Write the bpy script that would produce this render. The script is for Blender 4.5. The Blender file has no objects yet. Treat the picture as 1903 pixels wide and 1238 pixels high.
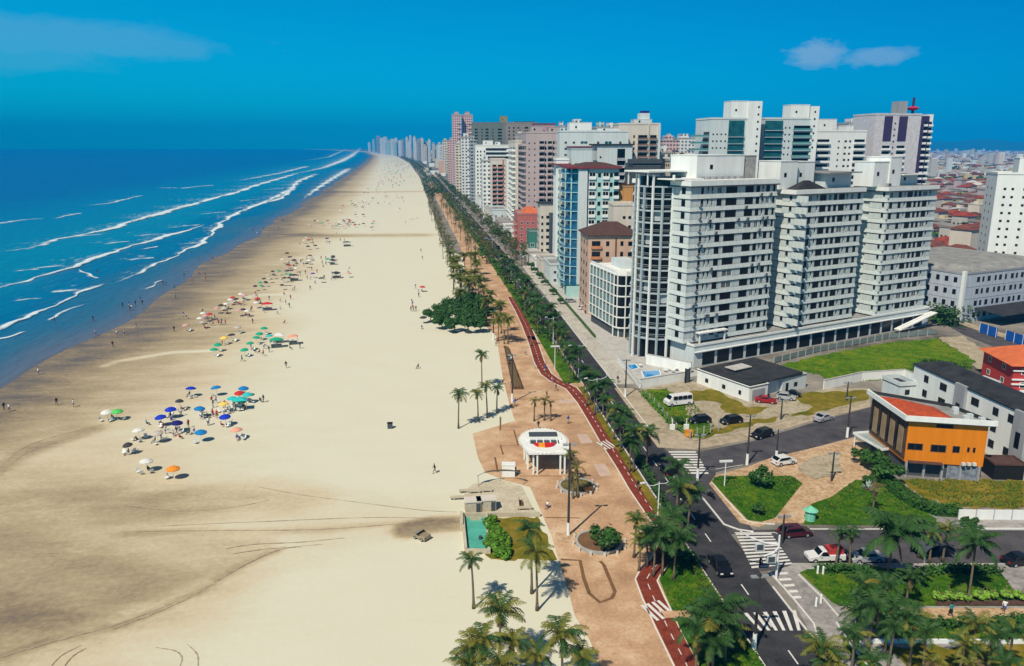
import bpy, math, random
from mathutils import Vector, Matrix
random.seed(7)
R = random.random
def U(a, b): return a + (b - a) * R()
sc = bpy.context.scene
COL = sc.collection
# ---------------------------------------------------------------- camera and survey of the photograph
F = 1450.; CX = 951.5; CY = 619.; H = 50.
TH = math.atan(347 / 1450.); PS = math.atan(153.5 / 1491.)
CP, SP = math.cos(PS), math.sin(PS)
def G(u, v, z=0.):
    r = (u - CX) / F; q = -(v - CY) / F
    fh = math.cos(TH) + q * math.sin(TH); up = q * math.cos(TH) - math.sin(TH)
    t = (H - z) / -up; x = r * t; y = fh * t
    return (x * CP + y * SP, -x * SP + y * CP)
def Pj(X, Y, Z):
    x = X * CP - Y * SP; y = X * SP + Y * CP; z = Z - H
    d = y * math.cos(TH) - z * math.sin(TH); q = y * math.sin(TH) + z * math.cos(TH)
    return (CX + F * x / max(d, 1e-3), CY - F * q / max(d, 1e-3), d)
def atd(u, d):
    x = (u - CX) / 1491. * d
    return (x * CP + d * SP, -x * SP + d * CP)
def dist(X, Y): return X * SP + Y * CP
def top(v, X, Y):
    lo, hi = -20., 400.
    for _ in range(40):
        m = (lo + hi) / 2
        if Pj(X, Y, m)[1] > v: lo = m
        else: hi = m
    return lo
cam = bpy.data.cameras.new('camera'); co = bpy.data.objects.new('camera', cam); COL.objects.link(co)
cam.sensor_width = 36.; cam.lens = F / 1903. * 36.; cam.clip_start = .5; cam.clip_end = 120000
co.location = (0, 0, H); co.rotation_euler = (math.pi / 2 - TH, 0, -PS)
sc.camera = co
# ---------------------------------------------------------------- materials
MATS = {}
def nodes(m):
    m.use_nodes = True
    return m.node_tree, m.node_tree.nodes, m.node_tree.links
def M(name, c, rough=.8, metal=0., var=.12, scale=.6, bump=0., spec=.2, c2=None, emit=None, sub=0):
    if name in MATS: return MATS[name]
    m = bpy.data.materials.new(name); nt, N, L = nodes(m)
    b = N['Principled BSDF']
    b.inputs['Roughness'].default_value = rough; b.inputs['Metallic'].default_value = metal
    b.inputs['Specular IOR Level'].default_value = spec
    if var > 0 or c2:
        tc = N.new('ShaderNodeTexCoord'); no = N.new('ShaderNodeTexNoise')
        no.inputs['Scale'].default_value = scale; no.inputs['Detail'].default_value = 6; no.inputs['Roughness'].default_value = .65
        L.new(tc.outputs['Object'], no.inputs['Vector'])
        if 'paint' in name and 'car' not in name:      # rain streaks and grime down the walls
            mp = N.new('ShaderNodeMapping'); mp.inputs['Scale'].default_value = (2.2, 2.2, .22); L.new(tc.outputs['Object'], mp.inputs[0]); L.new(mp.outputs[0], no.inputs['Vector'])
        cr = N.new('ShaderNodeValToRGB')
        cr.color_ramp.elements[0].position = .32; cr.color_ramp.elements[1].position = .68
        lo = c2 if c2 else tuple(x * (1 - 2 * var) for x in c)
        hi = c if c2 else tuple(min(1, x * (1 + .6 * var)) for x in c)
        cr.color_ramp.elements[0].color = (*lo, 1); cr.color_ramp.elements[1].color = (*hi, 1)
        L.new(no.outputs['Fac'], cr.inputs['Fac']); L.new(cr.outputs['Color'], b.inputs['Base Color'])
        if bump:
            bp = N.new('ShaderNodeBump'); bp.inputs['Strength'].default_value = bump; bp.inputs['Distance'].default_value = .1
            L.new(no.outputs['Fac'], bp.inputs['Height']); L.new(bp.outputs['Normal'], b.inputs['Normal'])
    else:
        b.inputs['Base Color'].default_value = (*c, 1)
    MATS[name] = m
    return m
def ground_mat(name, cols, scale, detail=8, rough=.9, fine=6., bump=.3):
    """several real ground colours in patches; cols = [(position, colour), ...]"""
    m = bpy.data.materials.new(name); nt, N, L = nodes(m); b = N['Principled BSDF']
    b.inputs['Roughness'].default_value = rough; b.inputs['Specular IOR Level'].default_value = .06
    tc = N.new('ShaderNodeTexCoord'); no = N.new('ShaderNodeTexNoise'); n2 = N.new('ShaderNodeTexNoise')
    no.inputs['Scale'].default_value = scale; no.inputs['Detail'].default_value = detail; no.inputs['Roughness'].default_value = .7
    n2.inputs['Scale'].default_value = fine; n2.inputs['Detail'].default_value = 4
    L.new(tc.outputs['Object'], no.inputs['Vector']); L.new(tc.outputs['Object'], n2.inputs['Vector'])
    cr = N.new('ShaderNodeValToRGB'); e = cr.color_ramp.elements
    e[0].position = cols[0][0]; e[0].color = (*cols[0][1], 1); e[1].position = cols[-1][0]; e[1].color = (*cols[-1][1], 1)
    for p, c in cols[1:-1]:
        x = e.new(p); x.color = (*c, 1)
    n3 = N.new('ShaderNodeTexNoise'); n3.inputs['Scale'].default_value = scale * 5; n3.inputs['Detail'].default_value = 6; L.new(tc.outputs['Object'], n3.inputs['Vector'])
    av = N.new('ShaderNodeMix'); av.data_type = 'FLOAT'; av.inputs[0].default_value = .42; L.new(no.outputs['Fac'], av.inputs[2]); L.new(n3.outputs['Fac'], av.inputs[3])
    st = N.new('ShaderNodeMapRange'); st.inputs['From Min'].default_value = .36; st.inputs['From Max'].default_value = .64; st.inputs['To Min'].default_value = .25; st.inputs['To Max'].default_value = .75; L.new(av.outputs[0], st.inputs['Value'])
    L.new(st.outputs[0], cr.inputs['Fac'])
    mx = N.new('ShaderNodeMix'); mx.data_type = 'RGBA'; mx.blend_type = 'MULTIPLY'; mx.inputs[0].default_value = .55
    r2 = N.new('ShaderNodeValToRGB'); r2.color_ramp.elements[0].position = .3; r2.color_ramp.elements[0].color = (.55, .55, .55, 1)
    r2.color_ramp.elements[1].position = .7
    L.new(n2.outputs['Fac'], r2.inputs['Fac']); L.new(cr.outputs['Color'], mx.inputs[6]); L.new(r2.outputs['Color'], mx.inputs[7])
    L.new(mx.outputs[2], b.inputs['Base Color'])
    bp = N.new('ShaderNodeBump'); bp.inputs['Strength'].default_value = bump; bp.inputs['Distance'].default_value = .05
    L.new(n2.outputs['Fac'], bp.inputs['Height']); L.new(bp.outputs['Normal'], b.inputs['Normal'])
    MATS[name] = m
    return m
def facade(name, wall, win, fh=2.9, bay=3.2, wf=.5, hf=.5):
    """storeys and window bays of a far building's own wall"""
    if name in MATS: return MATS[name]
    m = bpy.data.materials.new(name); nt, N, L = nodes(m); b = N['Principled BSDF']
    b.inputs['Roughness'].default_value = .7
    tc = N.new('ShaderNodeTexCoord'); sp = N.new('ShaderNodeSeparateXYZ'); L.new(tc.outputs['Object'], sp.inputs[0])
    sn = N.new('ShaderNodeSeparateXYZ'); L.new(tc.outputs['Normal'], sn.inputs[0])
    def mth(op, a, bb=None):
        n = N.new('ShaderNodeMath'); n.operation = op
        for i, q in enumerate((a, bb)):
            if q is None: continue
            if isinstance(q, (int, float)): n.inputs[i].default_value = q
            else: L.new(q, n.inputs[i])
        return n.outputs[0]
    ax = mth('ABSOLUTE', sn.outputs[0]); isx = mth('GREATER_THAN', ax, .5)
    h = mth('ADD', mth('MULTIPLY', sp.outputs[1], isx), mth('MULTIPLY', sp.outputs[0], mth('SUBTRACT', 1., isx)))
    fx = mth('FRACT', mth('DIVIDE', h, bay)); fz = mth('FRACT', mth('DIVIDE', sp.outputs[2], fh))
    w = mth('MULTIPLY', mth('GREATER_THAN', fx, (1 - wf) / 2), mth('LESS_THAN', fx, (1 + wf) / 2))
    w2 = mth('MULTIPLY', mth('GREATER_THAN', fz, .3), mth('LESS_THAN', fz, .3 + hf))
    w = mth('MULTIPLY', w, w2); w = mth('MULTIPLY', w, mth('LESS_THAN', mth('ABSOLUTE', sn.outputs[2]), .5))
    mx = N.new('ShaderNodeMix'); mx.data_type = 'RGBA'
    mx.inputs[6].default_value = (*wall, 1); mx.inputs[7].default_value = (*win, 1)
    L.new(w, mx.inputs[0]); L.new(mx.outputs[2], b.inputs['Base Color'])
    MATS[name] = m
    return m
WH = M('white_paint', (.8, .82, .79), .6, var=.06, scale=.25)
WH2 = M('white_paint_cool', (.6, .66, .66), .6, var=.07, scale=.3)
CREAM = M('cream_paint', (.66, .6, .52), .7, var=.08, scale=.3)
PINKG = M('pink_grey_paint', (.46, .38, .38), .7, var=.08, scale=.3)
PEACH = M('peach_paint', (.62, .42, .31), .7, var=.08, scale=.3)
GREYP = M('grey_paint', (.35, .36, .38), .7, var=.1, scale=.3)
DGREY = M('dark_grey_paint', (.07, .085, .095), .6, var=.1, scale=.3)
CONC = M('concrete', (.42, .41, .38), .85, var=.15, scale=.8)
RCONC = M('roof_concrete', (.3, .3, .29), .9, var=.2, scale=.4)
LCONC = M('light_concrete', (.5, .49, .46), .85, var=.12, scale=.5)
DROOF = M('dark_roof_sheet', (.04, .042, .046), .7, var=.25, scale=.5)
RTILE = M('red_roof_tile', (.5, .085, .03), .8, var=.2, scale=1.5, bump=.4)
BTILE = M('brown_roof_tile', (.1, .055, .045), .8, var=.2, scale=1.5, bump=.4)
GLS = M('dark_window_glass', (.005, .008, .011), .2, var=0, spec=.25)
TEAL = M('teal_glass', (.02, .12, .14), .15, var=.3, scale=.3, spec=.6)
BLUEG = M('blue_glass', (.02, .13, .26), .15, var=.3, scale=.5, spec=.6)
TEALW = M('pale_aqua_paint', (.4, .62, .6), .6, var=.05)
ORNG = M('orange_paint', (.72, .22, .008), .65, var=.08, scale=.5)
REDP = M('red_paint', (.5, .05, .05), .6, var=.1)
PURP = M('purple_paint', (.05, .035, .1), .6, var=.1)
OCHRE = M('ochre_paint', (.6, .3, .1), .7, var=.12, scale=.4)
BLK = M('black_rubber_and_shade', (.012, .012, .012), .7, var=0)
METAL = M('galvanised_metal', (.55, .57, .58), .45, .6, var=.05)
WMET = M('white_metal', (.75, .76, .76), .4, var=.03)
WOOD = M('brown_timber', (.16, .085, .04), .8, var=.25, scale=2)
LEAF = M('palm_leaf_green', (.035, .1, .018), .55, c2=(.025, .06, .015), scale=1.2)
LEAFY = M('palm_leaf_yellow', (.22, .19, .03), .55, c2=(.06, .1, .015), scale=1.0)
LEAFD = M('palm_leaf_dry', (.17, .12, .05), .7, c2=(.08, .07, .03), scale=1.0)
LEAFB = M('broad_leaf', (.05, .14, .02), .5, c2=(.015, .05, .01), scale=.8)
LEAFL = M('bright_leaf', (.13, .28, .02), .5, c2=(.04, .13, .01), scale=1.2)
TRUNK = M('palm_trunk', (.22, .17, .11), .9, c2=(.1, .08, .05), scale=3)
# ---------------------------------------------------------------- mesh builder
class MB:
    def __init__(s): s.v = []; s.f = []; s.m = []; s.mats = []
    def mi(s, mat):
        if mat not in s.mats: s.mats.append(mat)
        return s.mats.index(mat)
    def face(s, pts, mat):
        n = len(s.v); s.v += [tuple(p) for p in pts]; s.f.append(tuple(range(n, n + len(pts)))); s.m.append(s.mi(mat))
    def hexa(s, p, mat):
        n = len(s.v); s.v += [tuple(q) for q in p]; k = s.mi(mat)
        for f in ((0, 3, 2, 1), (4, 5, 6, 7), (0, 1, 5, 4), (1, 2, 6, 5), (2, 3, 7, 6), (3, 0, 4, 7)):
            s.f.append(tuple(n + i for i in f)); s.m.append(k)
    def box(s, x0, y0, z0, x1, y1, z1, mat):
        if x0 > x1: x0, x1 = x1, x0
        if y0 > y1: y0, y1 = y1, y0
        s.hexa([(x0, y0, z0), (x1, y0, z0), (x1, y1, z0), (x0, y1, z0), (x0, y0, z1), (x1, y0, z1), (x1, y1, z1), (x0, y1, z1)], mat)
    def bar(s, a, b, w, h, mat):
        a = Vector(a); b = Vector(b); d = (b - a).normalized()
        up = Vector((0, 0, 1)) if abs(d.z) < .95 else Vector((1, 0, 0))
        x = d.cross(up).normalized() * (w / 2); y = x.cross(d).normalized() * (h / 2)
        s.hexa([a - x - y, a + x - y, a + x + y, a - x + y, b - x - y, b + x - y, b + x + y, b - x + y], mat)
    def prism(s, poly, z0, z1, mat, topm=None, inset=0, taper=None):
        n = len(s.v); k = len(poly); P1 = taper if taper else poly
        s.v += [(p[0], p[1], z0) for p in poly] + [(p[0], p[1], z1) for p in P1]
        mi = s.mi(mat); mt = s.mi(topm or mat)
        for i in range(k):
            j = (i + 1) % k; s.f.append((n + i, n + j, n + k + j, n + k + i)); s.m.append(mi)
        s.f.append(tuple(n + k + i for i in range(k))); s.m.append(mt)
        s.f.append(tuple(n + k - 1 - i for i in range(k))); s.m.append(mi)
    def tube(s, pts, rads, n, mat, cap=True):
        base = len(s.v); mi = s.mi(mat); P = [Vector(p) for p in pts]
        for i, p in enumerate(P):
            d = (P[min(i + 1, len(P) - 1)] - P[max(i - 1, 0)]).normalized()
            up = Vector((0, 0, 1)) if abs(d.z) < .9 else Vector((1, 0, 0))
            x = d.cross(up).normalized(); y = x.cross(d).normalized()
            for k in range(n):
                a = 2 * math.pi * k / n; q = p + (x * math.cos(a) + y * math.sin(a)) * rads[i]
                s.v.append(tuple(q))
        for i in range(len(P) - 1):
            for k in range(n):
                a = base + i * n + k; b = base + i * n + (k + 1) % n
                s.f.append((a, b, b + n, a + n)); s.m.append(mi)
        if cap:
            s.f.append(tuple(base + k for k in reversed(range(n)))); s.m.append(mi)
            s.f.append(tuple(base + (len(P) - 1) * n + k for k in range(n))); s.m.append(mi)
    def mesh(s, name, smooth=False):
        me = bpy.data.meshes.new(name); me.from_pydata(s.v, [], s.f)
        for m in s.mats: me.materials.append(m)
        me.polygons.foreach_set('material_index', s.m)
        if smooth: me.polygons.foreach_set('use_smooth', [True] * len(s.f))
        me.update()
        return me
    def build(s, name, parent=None, loc=(0, 0, 0), rz=0, smooth=False, **k):
        return inst(s.mesh(name, smooth), name, parent, loc, rz, **k)
def inst(me, name, parent=None, loc=(0, 0, 0), rz=0, scale=None, rot=None, label=None, cat=None, group=None, kind=None):
    o = bpy.data.objects.new(name, me); COL.objects.link(o)
    o.location = loc; o.rotation_euler = rot if rot else (0, 0, rz)
    if scale: o.scale = scale
    if parent: o.parent = parent
    return tag(o, label, cat, group, kind)
def tag(o, label=None, cat=None, group=None, kind=None):
    if label: o['label'] = label
    if cat: o['category'] = cat
    if group: o['group'] = group
    if kind: o['kind'] = kind
    return o
def thing(name, label, cat, loc=(0, 0, 0), rz=0, group=None):
    return tag(inst(None, name, None, (loc[0], loc[1], loc[2] if len(loc) > 2 else 0), rz), label, cat, group)
def smooth(a, b, x):
    t = max(0., min(1., (x - a) / (b - a))); return t * t * (3 - 2 * t)
def lerp_tab(tab, y):
    if y <= tab[0][0]: return tab[0][1]
    for (a, p), (b, q) in zip(tab, tab[1:]):
        if y <= b:
            return p + (q - p) * (y - a) / (b - a)
    return tab[-1][1]
# ---------------------------------------------------------------- world, sun, haze
SUN_AZ = math.radians(37 + 180)      # where the sun stands, clockwise from +Y
SUN_EL = math.radians(51)
w = bpy.data.worlds.new('World'); sc.world = w; w.use_nodes = True
N = w.node_tree.nodes; L = w.node_tree.links
bg = N['Background']; bg.inputs['Strength'].default_value = .08
sky = N.new('ShaderNodeTexSky'); sky.sky_type = 'NISHITA'; sky.sun_disc = False
sky.sun_elevation = SUN_EL; sky.sun_rotation = SUN_AZ; sky.altitude = 50; sky.air_density = 1.; sky.dust_density = .2; sky.ozone_density = 3.
tc = N.new('ShaderNodeTexCoord')
def mk(t, **k):
    n = N.new(t)
    for a, b in k.items(): setattr(n, a, b)
    return n
def wm(op, a, b=None, c=None):
    n = mk('ShaderNodeMath', operation=op)
    for i, q in enumerate((a, b, c)):
        if q is None: continue
        if isinstance(q, (int, float)): n.inputs[i].default_value = q
        else: L.new(q, n.inputs[i])
    return n.outputs[0]
tint = mk('ShaderNodeMix', data_type='RGBA', blend_type='MULTIPLY'); tint.inputs[0].default_value = 1
L.new(sky.outputs[0], tint.inputs[6])
sp = mk('ShaderNodeSeparateXYZ'); L.new(tc.outputs['Generated'], sp.inputs[0])
X, Y, Z = sp.outputs
az = wm('ARCTAN2', X, Y)
# the photographed air: cyan over the sea, deep blue inland
rmp = mk('ShaderNodeValToRGB'); e = rmp.color_ramp.elements
e[0].position = 0.; e[0].color = (.002, 1.23, 1.62, 1); e[1].position = 1.; e[1].color = (.0, .45, .92, 1)
L.new(wm('MULTIPLY_ADD', az, .62, .44), rmp.inputs['Fac'])
hi = mk('ShaderNodeMix', data_type='RGBA'); hi.inputs[7].default_value = (.62, .64, .6, 1)
mh = mk('ShaderNodeMapRange', interpolation_type='SMOOTHSTEP'); mh.inputs['From Min'].default_value = .2; mh.inputs['From Max'].default_value = .55
L.new(Z, mh.inputs['Value']); L.new(mh.outputs[0], hi.inputs[0]); L.new(rmp.outputs[0], hi.inputs[6]); L.new(hi.outputs[2], tint.inputs[7])
# clouds: one small cumulus inland, pale veils over the sea
def cloud(az0, el0, ra, re, thr, sc_, seed):
    el = wm('ARCSINE', Z)
    da = wm('DIVIDE', wm('SUBTRACT', az, az0), ra); de = wm('DIVIDE', wm('SUBTRACT', el, el0), re)
    r2 = wm('SQRT', wm('ADD', wm('MULTIPLY', da, da), wm('MULTIPLY', de, de)))
    no = mk('ShaderNodeTexNoise'); no.inputs['Scale'].default_value = sc_; no.inputs['Detail'].default_value = 7; no.inputs['Roughness'].default_value = .6
    mp = mk('ShaderNodeMapping'); mp.inputs['Location'].default_value = (seed, seed, 0); mp.inputs['Scale'].default_value = (1, 1, 2.2)
    L.new(tc.outputs['Generated'], mp.inputs[0]); L.new(mp.outputs[0], no.inputs['Vector'])
    f = wm('SUBTRACT', wm('MULTIPLY_ADD', no.outputs['Fac'], 1.5, .15), r2)
    n = mk('ShaderNodeMapRange'); n.inputs['From Min'].default_value = thr; n.inputs['From Max'].default_value = thr + .45
    n.clamp = True; L.new(f, n.inputs['Value'])
    return n.outputs[0]
def skyaz(u): return math.atan((u - CX) / 1491.) + PS
def skyel(u, v): return math.atan(math.cos(math.atan((u - CX) / 1491.)) * (272 - v) / 1491. * 1.02)
cl = None
for (u, v, du, dv, thr, s_, seed, a) in ((1508, 114, 46, 22, 0., 36, 3, .42), (1618, 118, 52, 15, 0., 36, 5, .34), (60, 82, 330, 34, .05, 11, 8, .13), (20, 115, 160, 26, .1, 14, 2, .09),(250, 100, 200, 18, .1, 14, 12, .12)):
    k = wm('MULTIPLY', cloud(skyaz(u), skyel(u, v), du / 1491. * 1.3, dv / 1491. * 1.3, thr, s_, seed), a)
    cl = k if cl is None else wm('MAXIMUM', cl, k)
cm = mk('ShaderNodeMix', data_type='RGBA'); L.new(cl, cm.inputs[0]); L.new(tint.outputs[2], cm.inputs[6])
cm.inputs[7].default_value = (6.5, 7.6, 8.6, 1)
L.new(cm.outputs[2], bg.inputs['Color'])
sun = bpy.data.lights.new('sun', 'SUN'); sun.energy = 4.9; sun.angle = math.radians(.5); sun.color = (1, .9, .74)
so = bpy.data.objects.new('sun', sun); COL.objects.link(so)
sd = Vector((math.sin(SUN_AZ) * math.cos(SUN_EL), math.cos(SUN_AZ) * math.cos(SUN_EL), math.sin(SUN_EL)))
so.rotation_euler = sd.to_track_quat('Z', 'Y').to_euler(); so.location = sd * 300
sc.view_settings.view_transform = 'Standard'; sc.view_settings.look = 'None'; sc.view_settings.exposure = 0
sc.cycles.max_bounces = 5; sc.cycles.diffuse_bounces = 2; sc.cycles.glossy_bounces = 2; sc.cycles.transparent_max_bounces = 12
sc.cycles.volume_bounces = 0; sc.cycles.use_denoising = True
hz = MB(); hz.box(-15500, -400, -3, 15500, 15500, 420, None)
hm = bpy.data.materials.new('haze_air'); nt, Nn, Ll = nodes(hm); Nn.remove(Nn['Principled BSDF'])
pv = Nn.new('ShaderNodeVolumePrincipled'); pv.inputs['Color'].default_value = (.002, .385, .96, 1); pv.inputs['Density'].default_value = 1.35e-4
pv.inputs['Anisotropy'].default_value = -.22
Ll.new(pv.outputs[0], Nn['Material Output'].inputs['Volume'])
hz.mats = [hm]; HAZE = hz.build('haze', kind='stuff')
# ---------------------------------------------------------------- land, beach, sea
SHORE = [(-60, -93), (165, -90.5), (265, -93), (519, -104), (900, -121), (1331, -142), (2400, -195), (4300, -308), (7000, -560), (12000, -1500), (15000, -2400)]
EDGE = [(-60, 26), (50, 19), (66, 15.6), (78, 14.2), (109, 13.6), (160, 12), (222, 10.5), (325, 8.5), (700, -1), (1318, -17), (2400, -60), (4300, -175), (7000, -430), (12000, -1370), (15000, -2270)]
def shx(y): return lerp_tab(SHORE, y) + 2.2 * math.sin(y * .031) + 1.3 * math.sin(y * .083 + 1)
def edx(y): return lerp_tab(EDGE, y)
def sdx(y): return edx(y) + 9. * smooth(420, 330, y)   # the sand runs on a little under the paving
def coff(y): return edx(y) - 10.5 if y > 222 else 0.   # how far the coast road has bent away by y
rows = []; y = -60.
while y < 15000:
    rows.append(y); y += max(1.6, abs(y) * .011)
rows.append(15000.)
g = MB(); GM = ground_mat('town_ground', [(.3, (.11, .1, .085)), (.5, (.25, .23, .2)), (.7, (.34, .31, .27))], .02, fine=.7)
for a, b in zip(rows[::4], rows[4::4] + [15000.]):
    if b <= a: continue
    g.face([(sdx(a) - .1, a, 0), (15000, a, 0), (15000, b, 0), (sdx(b) - .1, b, 0)], GM)
g.face([(-200, -390, 0), (15000, -390, 0), (15000, -60, 0), (-200, -60, 0)], GM)
g.build('ground', kind='structure')
# beach: one sheet with its wetness stored where the sand is really wet
def px_line(pts): return [G(u, v) for u, v in pts]
def seg_d(px, py, a, b):
    dx, dy = b[0] - a[0], b[1] - a[1]; t = max(0, min(1, ((px - a[0]) * dx + (py - a[1]) * dy) / (dx * dx + dy * dy + 1e-9)))
    return math.hypot(px - a[0] - t * dx, py - a[1] - t * dy), t
STREAMS = [  # (polyline in survey points, half width m, strength, blur)
    (px_line([(855, 968), (780, 970), (700, 975), (600, 985), (480, 988), (350, 988), (230, 992)]), 0.35, .16, .35),
    (px_line([(855, 972), (800, 975), (760, 985)]), 1.5, .5, .5),
    (px_line([(520, 1022), (440, 1055), (380, 1095), (300, 1132), (210, 1168), (100, 1188), (0, 1222)]), .3, .2, .3),
    (px_line([(560, 1010), (470, 1035), (400, 1075), (300, 1110), (150, 1150), (0, 1180)]), 3., .09, 2.),
    (px_line([(0, 1120), (120, 1105), (250, 1110), (360, 1100)]), 3., .1, 3.),
    (px_line([(300, 940), (420, 925), (500, 918), (560, 925)]), 2.0, .12, 2.),
    (px_line([(205, 925), (380, 950), (600, 955), (800, 962)]), 2., .08, 3.),
    (px_line([(560, 437), (640, 438), (780, 437)]), 2.5, .35, 4.),
    (px_line([(600, 357), (700, 357), (775, 356)]), 3., .3, 6.),
    (px_line([(195, 680), (215, 672), (320, 655), (390, 652)]), .5, -.3, .5),
    (px_line([(430, 562), (470, 550), (540, 545)]), .5, -.25, .6),
    (px_line([(0, 870), (60, 835), (170, 800)]), .5, .22, 1.),
]
BOX = [(min(p[0] for p in s[0]) - s[1] - 3 * s[3], max(p[0] for p in s[0]) + s[1] + 3 * s[3], min(p[1] for p in s[0]) - s[1] - 3 * s[3], max(p[1] for p in s[0]) + s[1] + 3 * s[3]) for s in STREAMS]
def wetness(x, y, s):
    n = (math.sin(y * .045 + x * .02) * 3 + math.sin(y * .11 - x * .05) * 2) * smooth(600, 200, y)
    w_ = .42 * (1 - smooth(6 + n, 24 + n, s)) + .42 * (1 - smooth(20 + n, 56 + 2 * n, s))
    if y < 150: w_ = max(w_, .4 * smooth(165, 95, y) * (1 - smooth(30, 74, s)) + .0)
    if y < 135:      # the damp flats north-west of the drain channel
        u, v, d = Pj(x, y, 0.)
        e = min(smooth(980, 1010, v), smooth(-14, 14, 1022 + (520 - u) * .385 - v) if u < 520 else 0.)
        w_ += .2 * max(0., e) * (.7 + .3 * math.sin(x * .3 + y * .5)) + .1 * smooth(860, 930, v) * (1 - smooth(940, 985, v)) * (1 - smooth(480, 640, u))
    for (pl, hw, st, bl), bx in zip(STREAMS, BOX):
        if not (bx[0] < x < bx[1] and bx[2] < y < bx[3]): continue
        d = min(seg_d(x, y, a, b)[0] for a, b in zip(pl, pl[1:]))
        w_ += st * (1 - smooth(hw, hw + 3 * bl, d))
    return max(0., min(1., w_))
NC = 110
vs = []; fs = []; wet = []; shd = []
brow = [r for r in rows]
fine = []
y = 50.
while y < 230: fine.append(y); y += .8
brow = [r for r in rows if r < 50] + fine + [r for r in rows if r >= 230]
for yy in brow:
    a = shx(yy) - 6; b = sdx(yy)
    for k in range(NC + 1):
        x = a + (b - a) * k / NC; s = x - a - 6
        z = 0. if s > 10 else -.045 * (1 - (s + 6) / 16)
        z += (.05 * math.sin(x * .35 + yy * .21) * math.sin(yy * .16) if 20 < s < (b - a - 14) else 0) * .6
        vs.append((x, yy, z - .002)); wet.append(wetness(x, yy, s)); shd.append(s)
W1 = NC + 1
for i in range(len(brow) - 1):
    for k in range(NC):
        fs.append((i * W1 + k, i * W1 + k + 1, (i + 1) * W1 + k + 1, (i + 1) * W1 + k))
me = bpy.data.meshes.new('sand_beach'); me.from_pydata(vs, [], fs)
at = me.attributes.new('wet', 'FLOAT', 'POINT'); at.data.foreach_set('value', wet)
me.polygons.foreach_set('use_smooth', [True] * len(fs))
sm = bpy.data.materials.new('beach_sand'); nt, Nn, Ll = nodes(sm); b = Nn['Principled BSDF']
ad = Nn.new('ShaderNodeAttribute'); ad.attribute_name = 'wet'; tcn = Nn.new('ShaderNodeTexCoord')
n1 = Nn.new('ShaderNodeTexNoise'); n1.inputs['Scale'].default_value = .1; n1.inputs['Detail'].default_value = 10; n1.inputs['Roughness'].default_value = .72
mp = Nn.new('ShaderNodeMapping'); mp.inputs['Scale'].default_value = (.6, 1.5, 1); mp.inputs['Rotation'].default_value = (0, 0, -.2)
Ll.new(tcn.outputs['Object'], mp.inputs[0]); Ll.new(mp.outputs[0], n1.inputs['Vector'])
n2 = Nn.new('ShaderNodeTexNoise'); n2.inputs['Scale'].default_value = 1.3; n2.inputs['Detail'].default_value = 9; n2.inputs['Roughness'].default_value = .7
Ll.new(tcn.outputs['Object'], n2.inputs['Vector'])
def sm_m(op, a, bb=None, c=None):
    n = Nn.new('ShaderNodeMath'); n.operation = op
    for i, q in enumerate((a, bb, c)):
        if q is None: continue
        if isinstance(q, (int, float)): n.inputs[i].default_value = q
        else: Ll.new(q, n.inputs[i])
    return n.outputs[0]
amp = sm_m('MULTIPLY_ADD', ad.outputs['Fac'], 1.5, .22)
f = sm_m('ADD', ad.outputs['Fac'], sm_m('MULTIPLY', sm_m('SUBTRACT', n1.outputs['Fac'], .5), amp))
f = sm_m('ADD', f, sm_m('MULTIPLY', sm_m('SUBTRACT', n2.outputs['Fac'], .5), sm_m('MULTIPLY_ADD', ad.outputs['Fac'], .8, .15)))
cr = Nn.new('ShaderNodeValToRGB'); e = cr.color_ramp.elements
e[0].position = 0.; e[0].color = (.65, .635, .5, 1); e[1].position = 1.; e[1].color = (.13, .11, .095, 1)
for p, c in ((.2, (.59, .51, .35)), (.42, (.43, .35, .215)), (.7, (.27, .21, .13))):
    x = e.new(p); x.color = (*c, 1)
Ll.new(f, cr.inputs['Fac']); Ll.new(cr.outputs[0], b.inputs['Base Color'])
rr = sm_m('MULTIPLY_ADD', f, -.45, .9); Ll.new(rr, b.inputs['Roughness']); b.inputs['Specular IOR Level'].default_value = .25
bp = Nn.new('ShaderNodeBump'); bp.inputs['Strength'].default_value = .35; bp.inputs['Distance'].default_value = .08
Ll.new(n2.outputs['Fac'], bp.inputs['Height']); Ll.new(bp.outputs['Normal'], b.inputs['Normal'])
me.materials.append(sm); me.update(); inst(me, 'sand_beach', kind='structure')
# sea
vs = []; fs = []; sh = []
cols = [0, 3, 6, 10, 15, 20, 26, 33, 41, 50, 60, 72, 86, 102, 122, 148, 180, 220, 280, 360, 480, 700, 1200, 2400, 5000, 9000, 12900]
srow = rows
for yy in srow:
    x0 = shx(yy)
    for s in cols:
        vs.append((x0 - s, yy, -.015 + (.10 * math.sin(s * .23 + yy * .02) * smooth(6, 40, s) if s < 400 else 0))); sh.append(float(s))
W1 = len(cols)
for i in range(len(srow) - 1):
    for k in range(W1 - 1):
        fs.append((i * W1 + k, (i + 1) * W1 + k, (i + 1) * W1 + k + 1, i * W1 + k + 1))
me = bpy.data.meshes.new('sea'); me.from_pydata(vs, [], fs)
at = me.attributes.new('shore', 'FLOAT', 'POINT'); at.data.foreach_set('value', sh)
me.polygons.foreach_set('use_smooth', [True] * len(fs))
wt = bpy.data.materials.new('sea_water'); nt, Nn, Ll = nodes(wt); b = Nn['Principled BSDF']
ad = Nn.new('ShaderNodeAttribute'); ad.attribute_name = 'shore'; tcn = Nn.new('ShaderNodeTexCoord')
n1 = Nn.new('ShaderNodeTexNoise'); n1.inputs['Scale'].default_value = .05; n1.inputs['Detail'].default_value = 8
mp = Nn.new('ShaderNodeMapping'); mp.inputs['Scale'].default_value = (1, .22, 1)
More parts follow.
